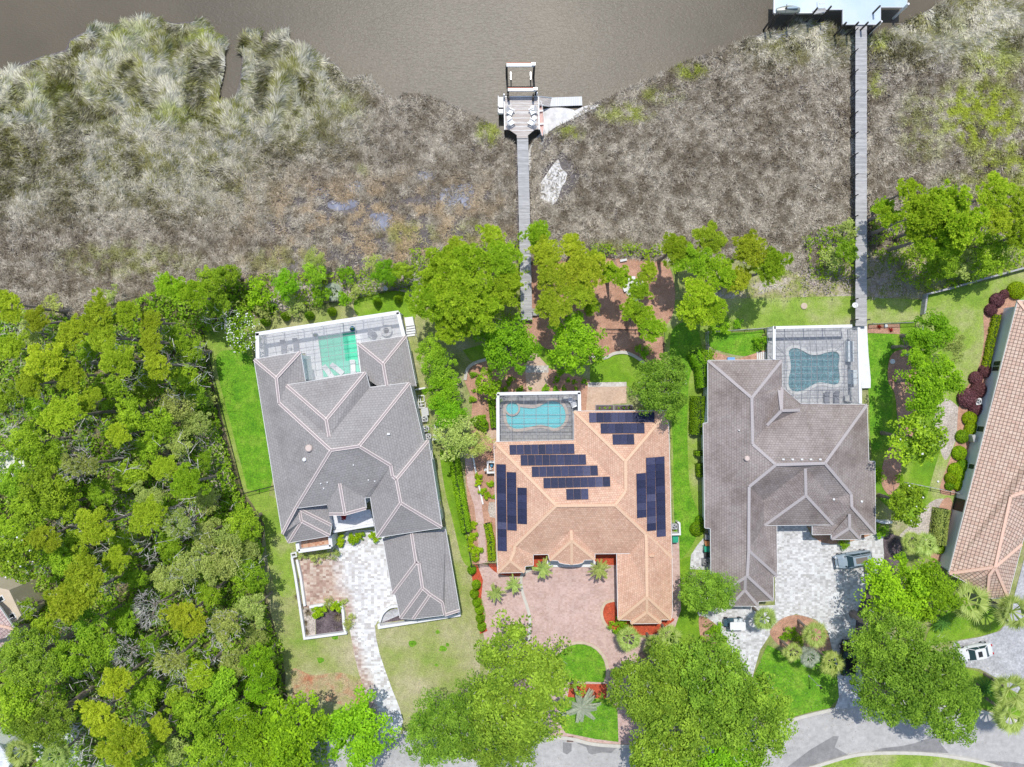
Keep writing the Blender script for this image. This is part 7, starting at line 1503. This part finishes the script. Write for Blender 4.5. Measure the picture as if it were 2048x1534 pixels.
    for s_ in (-1, 1):
        q = MB(); q.blob((L/2-.16, s_*hw*.62, .68 if not suv else .80), .20, .22, .10, 8, 5); objm('headlight', q.mesh('headlight', M['alum'], True), e)
        q = MB(); q.blob((-L/2+.22, s_*hw*.58, .78 if not suv else .95), .12, .17, .10, 8, 5); objm('tail_light', q.mesh('tail_light', M['redlight'], True), e)
        q = MB(); q.blob((fb-.15, s_*(hw+.08), zb+.03), .10, .12, .07, 8, 5); objm('wing_mirror', q.mesh('wing_mirror', paint, True), e)
    q = MB()
    for s_ in (-1, 1): q.bar((L/2-.45, s_*hw*.38, top(.1)+.11), (fb+.05, s_*hw*.5, top(.27)+.10), .07, .06)
    objm('hood_crease', q.mesh('hood_crease', paint), e)
    gq = MB(); gq.box((L/2-.02, 0), .06, hw*1.1, .35, .58); gq.bar((L/2-.33, -hw*.75, top(.06)+.07), (L/2-.33, hw*.75, top(.06)+.07), .05, .05); objm('grille', gq.mesh('grille', M['black']), e)
    sl = MB(); sl.bar((fb+.12, -wb*.9, zb+.02), (fb+.12, wb*.9, zb+.02), .14, .03); objm('wiper_cowl', sl.mesh('wiper_cowl', M['black']), e); return e
M['redlight'] = plain("tail_light_red", (.5, .02, .02), .3); M['sunroof'] = plain("tan_panoramic_roof", (.20, .17, .15), .1)
M['paint_sb'] = plain("silver_blue_car_paint", (.30, .37, .43), .22, .0); M['paint_w'] = plain("white_car_paint", (.72, .73, .74), .2); M['paint_k'] = plain("black_car_paint", (.02, .02, .025), .1)
car("grey-blue wagon with dark tan glass roof parked on the pale pavers", 1707, 1119, math.radians(189.5), 4.85, 1.92, 1.62, M['paint_sb'], True, 1.5)
car("white saloon with a small dark sunroof, half under the oak at the right", 1951, 1305, math.radians(192), 4.8, 1.85, 1.42, M['paint_w'], False, .55)
car("black car half hidden under the oak on the right drive arm", 1696, 1317, math.radians(88), 4.6, 1.85, 1.5, M['paint_k'], True, 0)
p = W(1470, 1247, 1.0); e = thing("golf_cart", "white roofed golf cart on the pale pavers below the brown-grey house", "golf cart", (p.x, p.y, .08), math.radians(181))
mb = MB(); mb.prism([(-.95, -.52), (.85, -.52), (.95, -.42), (.95, .42), (.85, .52), (-.95, .52), (-1.05, .42), (-1.05, -.42)], 1.86, 1.93, bottom=True); objm('roof', mb.mesh('roof', M['white']), e)
mb = MB(); mb.prism([(-1.15, -.55), (.7, -.55), (1.35, -.42), (1.42, 0), (1.35, .42), (.7, .55), (-1.15, .55)], .28, .5, bottom=True); mb.prism([(.95, -.42), (1.38, -.32), (1.38, .32), (.95, .42)], .5, .82); objm('body', mb.mesh('body', plain("dark_teal_body", (.05, .10, .13), .3)), e)
for x in (-.15, -.85): mb = MB(); mb.box((x, 0), .45, 1.0, .5, .78); mb.box((x-.26, 0), .1, 1.0, .78, 1.2); objm('seat', mb.mesh('seat', M['stucco_g']), e)
for x in (-.95, .75):
    for s_ in (-1, 1): mb = MB(); mb.bar((x+(.2 if x > 0 else 0), s_*.48, .5), (x, s_*.48, 1.86), .04, .04); objm('roof_strut', mb.mesh('roof_strut', M['black']), e)
for x in (-.75, 1.0):
    for s_ in (-1, 1): mb = MB(); mb.tube((x, s_*.40, .24), (x, s_*.60, .24), .24, .24, 14); objm('wheel', mb.mesh('wheel', M['black']), e)
mb = MB(); mb.tube((.75, .25, .8), (.5, .25, 1.05), .03); mb.lathe((.48, .25, 1.05), [(.16, 0), (.18, .02), (.14, .03)], 12); objm('steering_wheel', mb.mesh('steering_wheel', M['black']), e)
# ---------------------------------------------------------------- air conditioners, bins, dishes
def ac(px, py, label, mat=None, s_=.78, rz=0.0):
    p = W(px, py, .85); e = thing("air_conditioner", label, "air conditioner", (p.x, p.y, 0.02), rz, "air conditioning units beside the houses"); mt = mat or M['acgrey']
    mb = MB(); mb.prism([(-s_/2+.08, -s_/2), (s_/2-.08, -s_/2), (s_/2, -s_/2+.08), (s_/2, s_/2-.08), (s_/2-.08, s_/2), (-s_/2+.08, s_/2), (-s_/2, s_/2-.08), (-s_/2, -s_/2+.08)], 0, .85); objm('cabinet', mb.mesh('cabinet', mt), e)
    mb = MB(); mb.lathe((0, 0, .86), [(.001, 0), (s_*.38, 0)], 20); objm('fan_well', mb.mesh('fan_well', M['dark']), e); mb = MB()
    for k in range(3):
        a = 2.094*k+.4; mb.poly([(0, 0, .875), (math.cos(a)*s_*.36, math.sin(a)*s_*.36, .875), (math.cos(a+.75)*s_*.36, math.sin(a+.75)*s_*.36, .885)])
    mb.lathe((0, 0, .88), [(.06, 0), (.001, .01)], 8); objm('fan', mb.mesh('fan', M['alum']), e); mb = MB()
    for k in range(8): a = k*.785; mb.bar((0, 0, .91), (math.cos(a)*s_*.4, math.sin(a)*s_*.4, .91), .014, .014)
    mb.lathe((0, 0, .90), [(s_*.38, 0), (s_*.41, .02), (s_*.38, .02)], 20); objm('grille', mb.mesh('grille', mt), e)
M['acgrey'] = plain("light_grey_metal", (.50, .50, .50), .5, .3)
zC = Z(820, 760, 6.8)
ac(*zC(200, 527), "uppermost of three air conditioners right of the grey house", rz=.15); ac(*zC(217, 660), "middle of three air conditioners right of the grey house", rz=.15); ac(*zC(250, 765), "lowest of three air conditioners right of the grey house", s_=.7, rz=.15)
ac(*z4(1838, 626), "air conditioner inside the white L-shaped wall right of the solar house", s_=.72); ac(*z6(253, 918), "dark air conditioner at the lower left of the brown-grey house", M['cagegrey']); ac(1957.5, 803, "white air conditioner among the burgundy balls", M['white'], .8, .2)
def bin_(px, py, label, lid, s_=.62):
    p = W(px, py, 1.0); e = thing("wheelie_bin", label, "bin", (p.x, p.y, 0.05)); mb = MB(); mb.prism([(-s_*.4, -s_*.45), (s_*.4, -s_*.45), (s_*.46, s_*.45), (-s_*.46, s_*.45)], 0, .92); objm('body', mb.mesh('body', lid), e)
    mb = MB(); mb.prism([(-s_*.5, -s_*.55), (s_*.5, -s_*.55), (s_*.5, s_*.5), (-s_*.5, s_*.5)], .92, 1.0, bottom=True); mb.box((0, -s_*.05), s_*.7, s_*.7, 1.0, 1.03); objm('lid', mb.mesh('lid', lid), e); mb = MB(); mb.bar((-s_*.45, s_*.58, .96), (s_*.45, s_*.58, .96), .05, .05); objm('handle', mb.mesh('handle', M['black']), e)
BG = plain("green_plastic", (.02, .34, .20), .45); BO = plain("orange_plastic", (.75, .30, .10), .45)
bin_(*z4(1844, 731), "green bin below the walled air conditioner of the solar house", BG, .74); bin_(*z6(262, 810), "green bin beside the brown-grey house's left wall", BG, .68); bin_(*z6(268, 764), "orange lidded bin above the green one", BO, .58)
bin_(*z6(266, 712), "dark grey bin topmost of the row by the brown-grey house", M['cagegrey'], .62); bin_(*z6(268, 858), "black bin between the green bin and the dark air conditioner", M['black'], .6)
def dish(px, py, label, r_, h, tilt, mat, az=0.0):
    p = W(px, py, h); e = thing("satellite_dish", label, "satellite dish", (p.x, p.y, 0)); mb = MB(); mb.tube((0, 0, 0), (0, 0, h), .04); objm('pole', mb.mesh('pole', M['alum']), e); mb = MB()
    mb.lathe((0, 0, 0), [(.001, 0), (r_*.5, .03), (r_, .13), (r_, .15), (.001, .02)], 20); o = objm('reflector', mb.mesh('reflector', mat, True), e, (0, 0, h)); o.rotation_euler = (tilt, 0, az)
    mb = MB(); mb.tube((0, -r_*.9, .05), (0, -.05, r_*1.3), .02); mb.blob((0, 0, r_*1.35), .07, .07, .07, 8, 5); objm('receiver_arm', mb.mesh('receiver_arm', M['alum']), o)
dish(1710, 611, "white satellite dish beside the long pier's foot", .36, 1.3, -.35, M['white'], .8); dish(772, 576, "grey satellite dish by the fence behind the long pool cage", .32, 1.6, .6, M['acgrey'], -.6); dish(*z4(286, 158), "small white satellite dish left of the U-shaped wall", .2, 1.2, .5, M['white'], .9)
# equipment
def boxthing(name, label, cat, px, py, sx, sy, h, mat, rz=0.0, lid=True):
    p = W(px, py, h); e = thing(name, label, cat, (p.x, p.y, 0.02), rz); mb = MB(); mb.box((0, 0), sx, sy, 0, h*.88); objm('body', mb.mesh('body', mat), e); mb = MB(); mb.box((0, 0), sx+.06, sy+.06, h*.885, h); objm('lid', mb.mesh('lid', mat), e); return e
boxthing("generator", "flat grey generator box above the three air conditioners", "generator", *zC(202, 432), .85, .95, .8, M['acgrey'], .15)
e = thing("pool_pump", "white looped pool pump pipes beside the grey house", "pool pump", W(*zC(155, 290)))
mb = MB()
for path_ in (((105, 215), (190, 210), (195, 290), (120, 300), (110, 230)), ((110, 300), (125, 380), (210, 370), (205, 300)), ((140, 240), (150, 330), (190, 330))):
    q = [W(*zC(*p_), .5) for p_ in path_]
    for a, b in zip(q, q[1:]): mb.tube(a, b, .06, n=6)
mb.build("pipes", M['white'], e); mb = MB(); c = W(*zC(150, 345), .7); mb.lathe((c.x, c.y, 0), [(.22, 0), (.24, .5), (.15, .7), (.001, .75)], 12); mb.build("filter_tank", M['acgrey'], e)
e = thing("pool_pump", "blue and white pump set inside the white U-shaped wall", "pool pump", W(*z4(335, 140))); mb = MB(); c = W(*z4(340, 130), .6); mb.lathe((c.x, c.y, 0), [(.2, 0), (.22, .45), (.12, .6), (.001, .62)], 12); mb.build("filter_tank", plain("blue_plastic", (.05, .25, .45), .4), e)
mb = MB(); a = W(*z4(325, 160), .4); b = W(*z4(345, 120), .4); mb.tube(a, b, .06); mb.tube(a, a+Vector((.4, .1, 0)), .06); mb.build("pipes", M['white'], e)
boxthing("utility_box", "grey meter box with pipes on the far right house's wall", "utility box", 1949, 877, .35, .9, 1.5, M['acgrey'], .25)
rk = thing("rock_garden", "heap of pale stones beside the lowest air conditioners", "rocks", W(*zC(350, 680)))
for k in range(16): q = W(*zC(300+R.uniform(0, 100), 610+R.uniform(0, 150)), 0); mb = MB(); s_ = R.uniform(.12, .3); mb.blob((q.x, q.y, .06), s_, s_*.8, s_*.5, 7, 4, jit=.2); mb.build("stone", M['copingg'], rk)
# lamp post on the lawn
p = W(1617, 1351, 0); e = thing("lamp_post", "slim pale lamp post on the green lawn left of the black car", "lamp post", p); mb = MB(); mb.lathe((0, 0, 0), [(.12, 0), (.1, .3), (.05, .4), (.045, 3.3)], 10); objm('pole', mb.mesh('pole', M['alum']), e)
mb = MB(); mb.bar((-.3, 0, 3.0), (.3, 0, 3.0), .04, .04); objm('crossbar', mb.mesh('crossbar', M['alum']), e); mb = MB(); mb.lathe((0, 0, 3.3), [(.06, 0), (.16, .35), (.16, .4), (.05, .52), (.001, .62)], 8); objm('lantern', mb.mesh('lantern', M['black']), e)
# storm drain
c = W(*Z8(820, 947), 0); e = thing("storm_drain", "square dark storm drain grate in the kerb below the silver palm", "drain", (c.x, c.y, .05)); mb = MB(); mb.box((0, 0), .85, .68, .0, .125); objm('frame', mb.mesh('frame', plain("rusty_frame", (.22, .13, .10), .9)), e); mb = MB()
for k in range(5): mb.box((-.32+k*.16, 0), .09, .52, .126, .14)
objm('grate', mb.mesh('grate', M['dark']), e)
# bench ring in the straw garden
zG = Z(950, 420, 4.09); ctr = W(*zG(1290, 630), 0)
st = MB(); st.lathe((ctr.x, ctr.y, 0), [(.001, .09), (1.15, .09), (1.2, .06)], 20); tag(st.build("fire_pit_pad", M['copingg']), "round pale stone pad inside the bench ring", "stone pad")
st = thing("fire_pit", "round stone fire pit in the middle of the white bench ring", "fire pit", ctr); mb = MB(); mb.lathe((0, 0, 0), [(.55, .09), (.55, .45), (.38, .45), (.38, .15)], 18); objm('rim', mb.mesh('rim', M['copingg']), st); mb = MB(); mb.lathe((0, 0, 0), [(.37, .2), (.001, .2)], 14); objm('ash', mb.mesh('ash', M['dark']), st)
for i, (X, Y, lb) in enumerate(((1280, 556, "white curved bench at the top of the fire pit ring"), (1224, 636, "white curved bench at the left of the fire pit ring"), (1375, 600, "white curved bench at the right of the fire pit ring"), (1330, 728, "white bench below the fire pit under the small pine"))):
    p = W(*zG(X, Y), .45); a = math.atan2(p.y-ctr.y, p.x-ctr.x); rad = math.hypot(p.x-ctr.x, p.y-ctr.y); e = thing("garden_bench", lb, "bench", (ctr.x, ctr.y, 0), a, "white benches around the fire pit"); mb = MB(); n = 7
    for k in range(n):
        a0, a1 = (k/n-.5)*.85, ((k+1)/n-.5)*.85; mb.bar((rad*math.cos(a0), rad*math.sin(a0), .45), (rad*math.cos(a1), rad*math.sin(a1), .45), .42, .08)
    objm('seat', mb.mesh('seat', M['white']), e)
    for a0 in (-.33, .33): mb = MB(); mb.box((rad*math.cos(a0), rad*math.sin(a0)), .3, .12, 0, .37, a0); objm('leg', mb.mesh('leg', M['copingg']), e)
p = W(*zG(1215, 410), .3); mb = MB(); mb.box(p, .9, .3, 0, .3, .2); tag(mb.build("stone_slab_bench", M['copingg']), "low stone slab at the marsh edge of the straw garden", "bench")
# round lid on the lawn, white stones
for X, Y, r_, lb, mt in ((1608, 612, .42, "round brown well cover in the sandy spot of the back lawn", 'kerbtan'), (1818-33, 723, .33, "white flat stone at the edge of the bird bath bed", 'white'), (1772, 652, .24, "round white stone between the two red plants", 'white'), (1876, 963, .14, "white round sprinkler cap on the patchy yard", 'white')):
    p = W(X, Y, .1); mb = MB(); mb.lathe((p.x, p.y, 0), [(r_, .04), (r_, .16), (r_*.7, .19), (.001, .19)], 14); tag(mb.build("garden_stone" if mt != 'kerbtan' else "well_cover", M[mt]), lb, "stone" if mt != 'kerbtan' else "well cover")
p = W(1822, 708, .9); e = thing("bird_bath", "pale pedestal bird bath in the bed right of the small lawn", "bird bath", (p.x, p.y, 0)); mb = MB(); mb.lathe((0, 0, 0), [(.2, 0), (.1, .2), (.08, .75)], 12); objm('pedestal', mb.mesh('pedestal', M['copingg']), e); mb = MB(); mb.lathe((0, 0, 0), [(.08, .75), (.32, .85), (.32, .9), (.2, .85), (.001, .83)], 16); objm('bowl', mb.mesh('bowl', M['copingg']), e)
# raised vegetable beds
for i, (a, b) in enumerate((((1190, 860), (1338, 905)), ((1345, 860), (1494, 905)))):
    c0 = W(*z3(*a), .3); c1 = W(*z3(*b), .3); e = thing("raised_bed", ["left raised planting bed behind the solar house", "right raised planting bed behind the solar house"][i], "planter", ((c0.x+c1.x)/2, (c0.y+c1.y)/2, 0)); w_ = abs(c1.x-c0.x); h_ = abs(c1.y-c0.y); mb = MB()
    for s_ in (-1, 1): mb.box((0, s_*h_/2), w_, .08, 0, .35); mb.box((s_*(w_/2-.04), 0), .08, h_-.1, 0, .349)
    objm('frame', mb.mesh('frame', M['cagegrey']), e); mb = MB(); mb.box((0, 0), w_-.1, h_-.1, .0, .28); objm('soil', mb.mesh('soil', M['darkmulch']), e)
    for k in range(3): objm('seedling', KIT['bush'][0][0][1], e, ((k-1)*w_*.28, 0, .3), k, (.35, .35, .35))
# ---------------------------------------------------------------- pool deck furniture
def lounger(px, py, rz, label, mat, group="sun loungers by the pools", z=.3):
    p = W(px, py, z+.3); e = thing("sun_lounger", label, "sun lounger", (p.x, p.y, z), rz, group); mb = MB(); mb.bar((-.95, 0, .32), (.35, 0, .32), .66, .08); objm('seat', mb.mesh('seat', mat), e); mb = MB(); mb.bar((.36, 0, .33), (.98, 0, .62), .66, .08); objm('backrest', mb.mesh('backrest', mat), e)
    for x in (-.8, .3):
        for s_ in (-1, 1): mb = MB(); mb.box((x, s_*.26), .05, .05, 0, .24); objm('leg', mb.mesh('leg', M['alum']), e)
GL = plain("grey_lounger_cushion", (.24, .25, .28), .8)
lounger(*z1(372, 405), 1.65, "left grey lounger in the long pool cage", GL); lounger(*z1(477, 390), 1.65, "right grey lounger in the long pool cage", GL)
lounger(*z1(752, 612), 2.2, "left white lounger on the green pool's sun shelf", M['white'], z=.2); lounger(*z1(828, 588), 2.45, "middle white lounger on the green pool's sun shelf", M['white'], z=.2); lounger(*z1(962, 575), 1.6, "right upright white lounger beside the sun shelf", M['white'], z=.2)
lounger(*z5(1243, 812), 1.6, "left dark lounger below the butterfly shaped pool", GL); lounger(*z5(1322, 808), 1.6, "right dark lounger below the butterfly shaped pool", GL)
def pot(px, py, label, mat, r_=.3):
    p = W(px, py, .8); e = thing("plant_pot", label, "plant pot", (p.x, p.y, .3)); mb = MB(); mb.lathe((0, 0, 0), [(r_*.6, 0), (r_, .3), (r_*.9, .5), (r_*1.05, .55), (r_*.85, .55), (r_*.8, .45), (.001, .45)], 16); objm('pot', mb.mesh('pot', mat, True), e)
    objm('plant', KIT['bush'][1][0][1], e, (0, 0, .55), 0, (.4, .4, .5))
BP = plain("blue_glazed_pot", (.03, .22, .36), .2); pot(*z1(958, 245), "bright blue glazed pot at the top right of the green pool", BP, .34); pot(*z1(642, 297), "blue-grey glazed pot at the top left of the green pool", plain("bluegrey_pot", (.15, .25, .34), .3), .3)
pot(*z2(620, 712), "left dark potted plant on the balcony", M['black'], .3); pot(*z2(725, 685), "right dark potted plant on the balcony", M['black'], .3)
def rtable(px, py, r_, label, mat, h=.55, z=.3, pit=False):
    p = W(px, py, z+h); e = thing("round_table", label, "table", (p.x, p.y, z)); mb = MB(); mb.lathe((0, 0, 0), [(r_, h-.06), (r_, h), (r_*.5 if pit else .001, h)], 22); objm('tabletop', mb.mesh('tabletop', mat), e)
    mb = MB(); mb.lathe((0, 0, 0), [(r_*.5, 0), (r_*.45, h-.06)], 12); objm('base', mb.mesh('base', mat), e)
    if pit: mb = MB(); mb.lathe((0, 0, 0), [(r_*.5, h-.04), (.001, h-.04)], 16); objm('fire_bowl', mb.mesh('fire_bowl', M['dark']), e)
rtable(*z1(1245, 260), .75, "round grey fire table in the right part of the long pool cage", M['acgrey'], pit=True); rtable(*z3(987, 815), .36, "small round table between the chairs by the turquoise pool", M['alum'], .7); rtable(*z1(1182, 320), .22, "tiny side table near the fire table", M['acgrey'], .45); rtable(*z1(425, 408), .2, "tiny table between the grey loungers", M['acgrey'], .4)
def chair(px, py, rz, label, mat, z=.3, s_=.6):
    p = W(px, py, z+.4); e = thing("patio_chair", label, "chair", (p.x, p.y, z), rz); mb = MB(); mb.box((0, 0), s_, s_, .36, .44); objm('seat', mb.mesh('seat', mat), e); mb = MB(); mb.bar((-s_/2, 0, .44), (-s_/2-.12, 0, .95), s_, .05); objm('backrest', mb.mesh('backrest', mat), e)
    for x in (-1, 1):
        mb = MB(); mb.bar((-s_/2, x*s_/2, .62), (s_/2, x*s_/2, .62), .06, .03); objm('armrest', mb.mesh('armrest', M['alum']), e)
        for y in (-1, 1): mb = MB(); mb.box((x*s_*.43, y*s_*.43), .04, .04, 0, .36); objm('leg', mb.mesh('leg', M['alum']), e)
chair(*z1(1120, 285), 2.6, "grey lounge chair left of the fire table", GL, s_=.85); chair(*z3(948, 800), -.3, "grey patio chair left of the small round pool table", M['acgrey'], s_=.62); chair(*z3(1010, 845), 1.9, "pale patio chair below the small round pool table", M['alum'], s_=.7); chair(*z5(1410, 800), 1.6, "framed patio chair right of the dark loungers", M['acgrey'], s_=.7)
for X, Y, sy, lb in ((1440, 420, 2.6, "long grey outdoor kitchen counter along the ribbed cage's right side"), (1463, 630, 1.8, "lower grey outdoor counter in the ribbed pool cage")):
    p = W(*z5(X, Y), 1.1); boxthing("outdoor_kitchen", lb, "outdoor kitchen", *z5(X, Y), .7, sy, 1.15, M['stucco_g'])
for k in range(5):
    q = W(*z5(675+k*16, 455), .1); mb = MB(); mb.box(q, .19, 1.0, 0.0, .13); tag(mb.build("stepping_slab", M['copingg']), "white stepping slab number %d from the left beside the small lawn" % (k+1) if False else ["leftmost", "second", "middle", "fourth", "rightmost"][k]+" white stepping slab beside the small lawn's lower corner", "stepping stone", "row of white stepping slabs")
boxthing("storage_box", "small blue and white box against the brown-grey house's back eave", "storage box", *z5(460, 483), .9, .4, .5, plain("blue_lid", (.15, .35, .65), .5))
# entrance: red leaved plant under the gable
p = W(*z2(893, 485), 3.0); e = thing("red_shrub", "red leaved potted tree under the grey house's entrance gable", "tree", (p.x, p.y, 2.2)); mb = MB(); mb.tube((0, 0, 0), (0, 0, .6), .05); objm('trunk', mb.mesh('trunk', M['bark']), e); o = objm('crown', broad_crown("red_crown", M['L_red'], .4, .35, 12, .18, 16, .07, 900)[0], e, (0, 0, .8))
# side stairs at the right end of the long pool cage
e = thing("side_steps", "white side stairs at the right end of the long pool cage", "steps", W(*z1(1450, 240)))
mb = MB(); mb.prism([W(*z1(*p_), .9)[:2] for p_ in ((1400, 150), (1470, 142), (1485, 215), (1412, 225))], 0, .9); mb.build("landing", M['white'], e)
for k in range(4): mb = MB(); mb.prism([W(*z1(*p_), .7-k*.18)[:2] for p_ in ((1413, 227+k*22), (1488, 217+k*22), (1492, 237+k*22), (1416, 247+k*22))], 0, .7-k*.18); mb.build("step", M['white'], e)
mb = MB(); mb.bar(W(*z1(1468, 140), 1.9), W(*z1(1505, 312), 1.3), .05, .05)
for k in range(4): q = W(*z1(1468+k*12, 145+k*55), 1.8-k*.15); mb.tube((q.x, q.y, 0), (q.x, q.y, q.z), .02, n=5)
mb.build("handrail", M['white'], e)
# garden trellis gates around bottom-left patio
for i, (x, y) in enumerate(((27, 1217), (30, 1203))):
    chair(x, y, 1+i, ["blue-white patio chair on the beige lower left terrace", "pale patio chair above the blue-white one on the terrace"][i], plain("bluewhite%d" % i, (.45, .55, .62), .5), 3.5 if False else 0.05, .8)
mb = MB()
for a, b in (((136, 1436), (158, 1465)), ((142, 1462), (158, 1452)), ((158, 1465), (150, 1482)), ((142, 1462), (150, 1482))): mb.bar(W(*a, 2.2), W(*b, 2.2), .12, .12)
for a in ((136, 1436), (158, 1452), (142, 1462), (150, 1482)): q = W(*a, 2.2); mb.tube((q.x, q.y, 0), (q.x, q.y, 2.1), .06)
tag(mb.build("pergola", M['plank']), "small grey wooden frame beside the white drive at bottom left", "pergola")
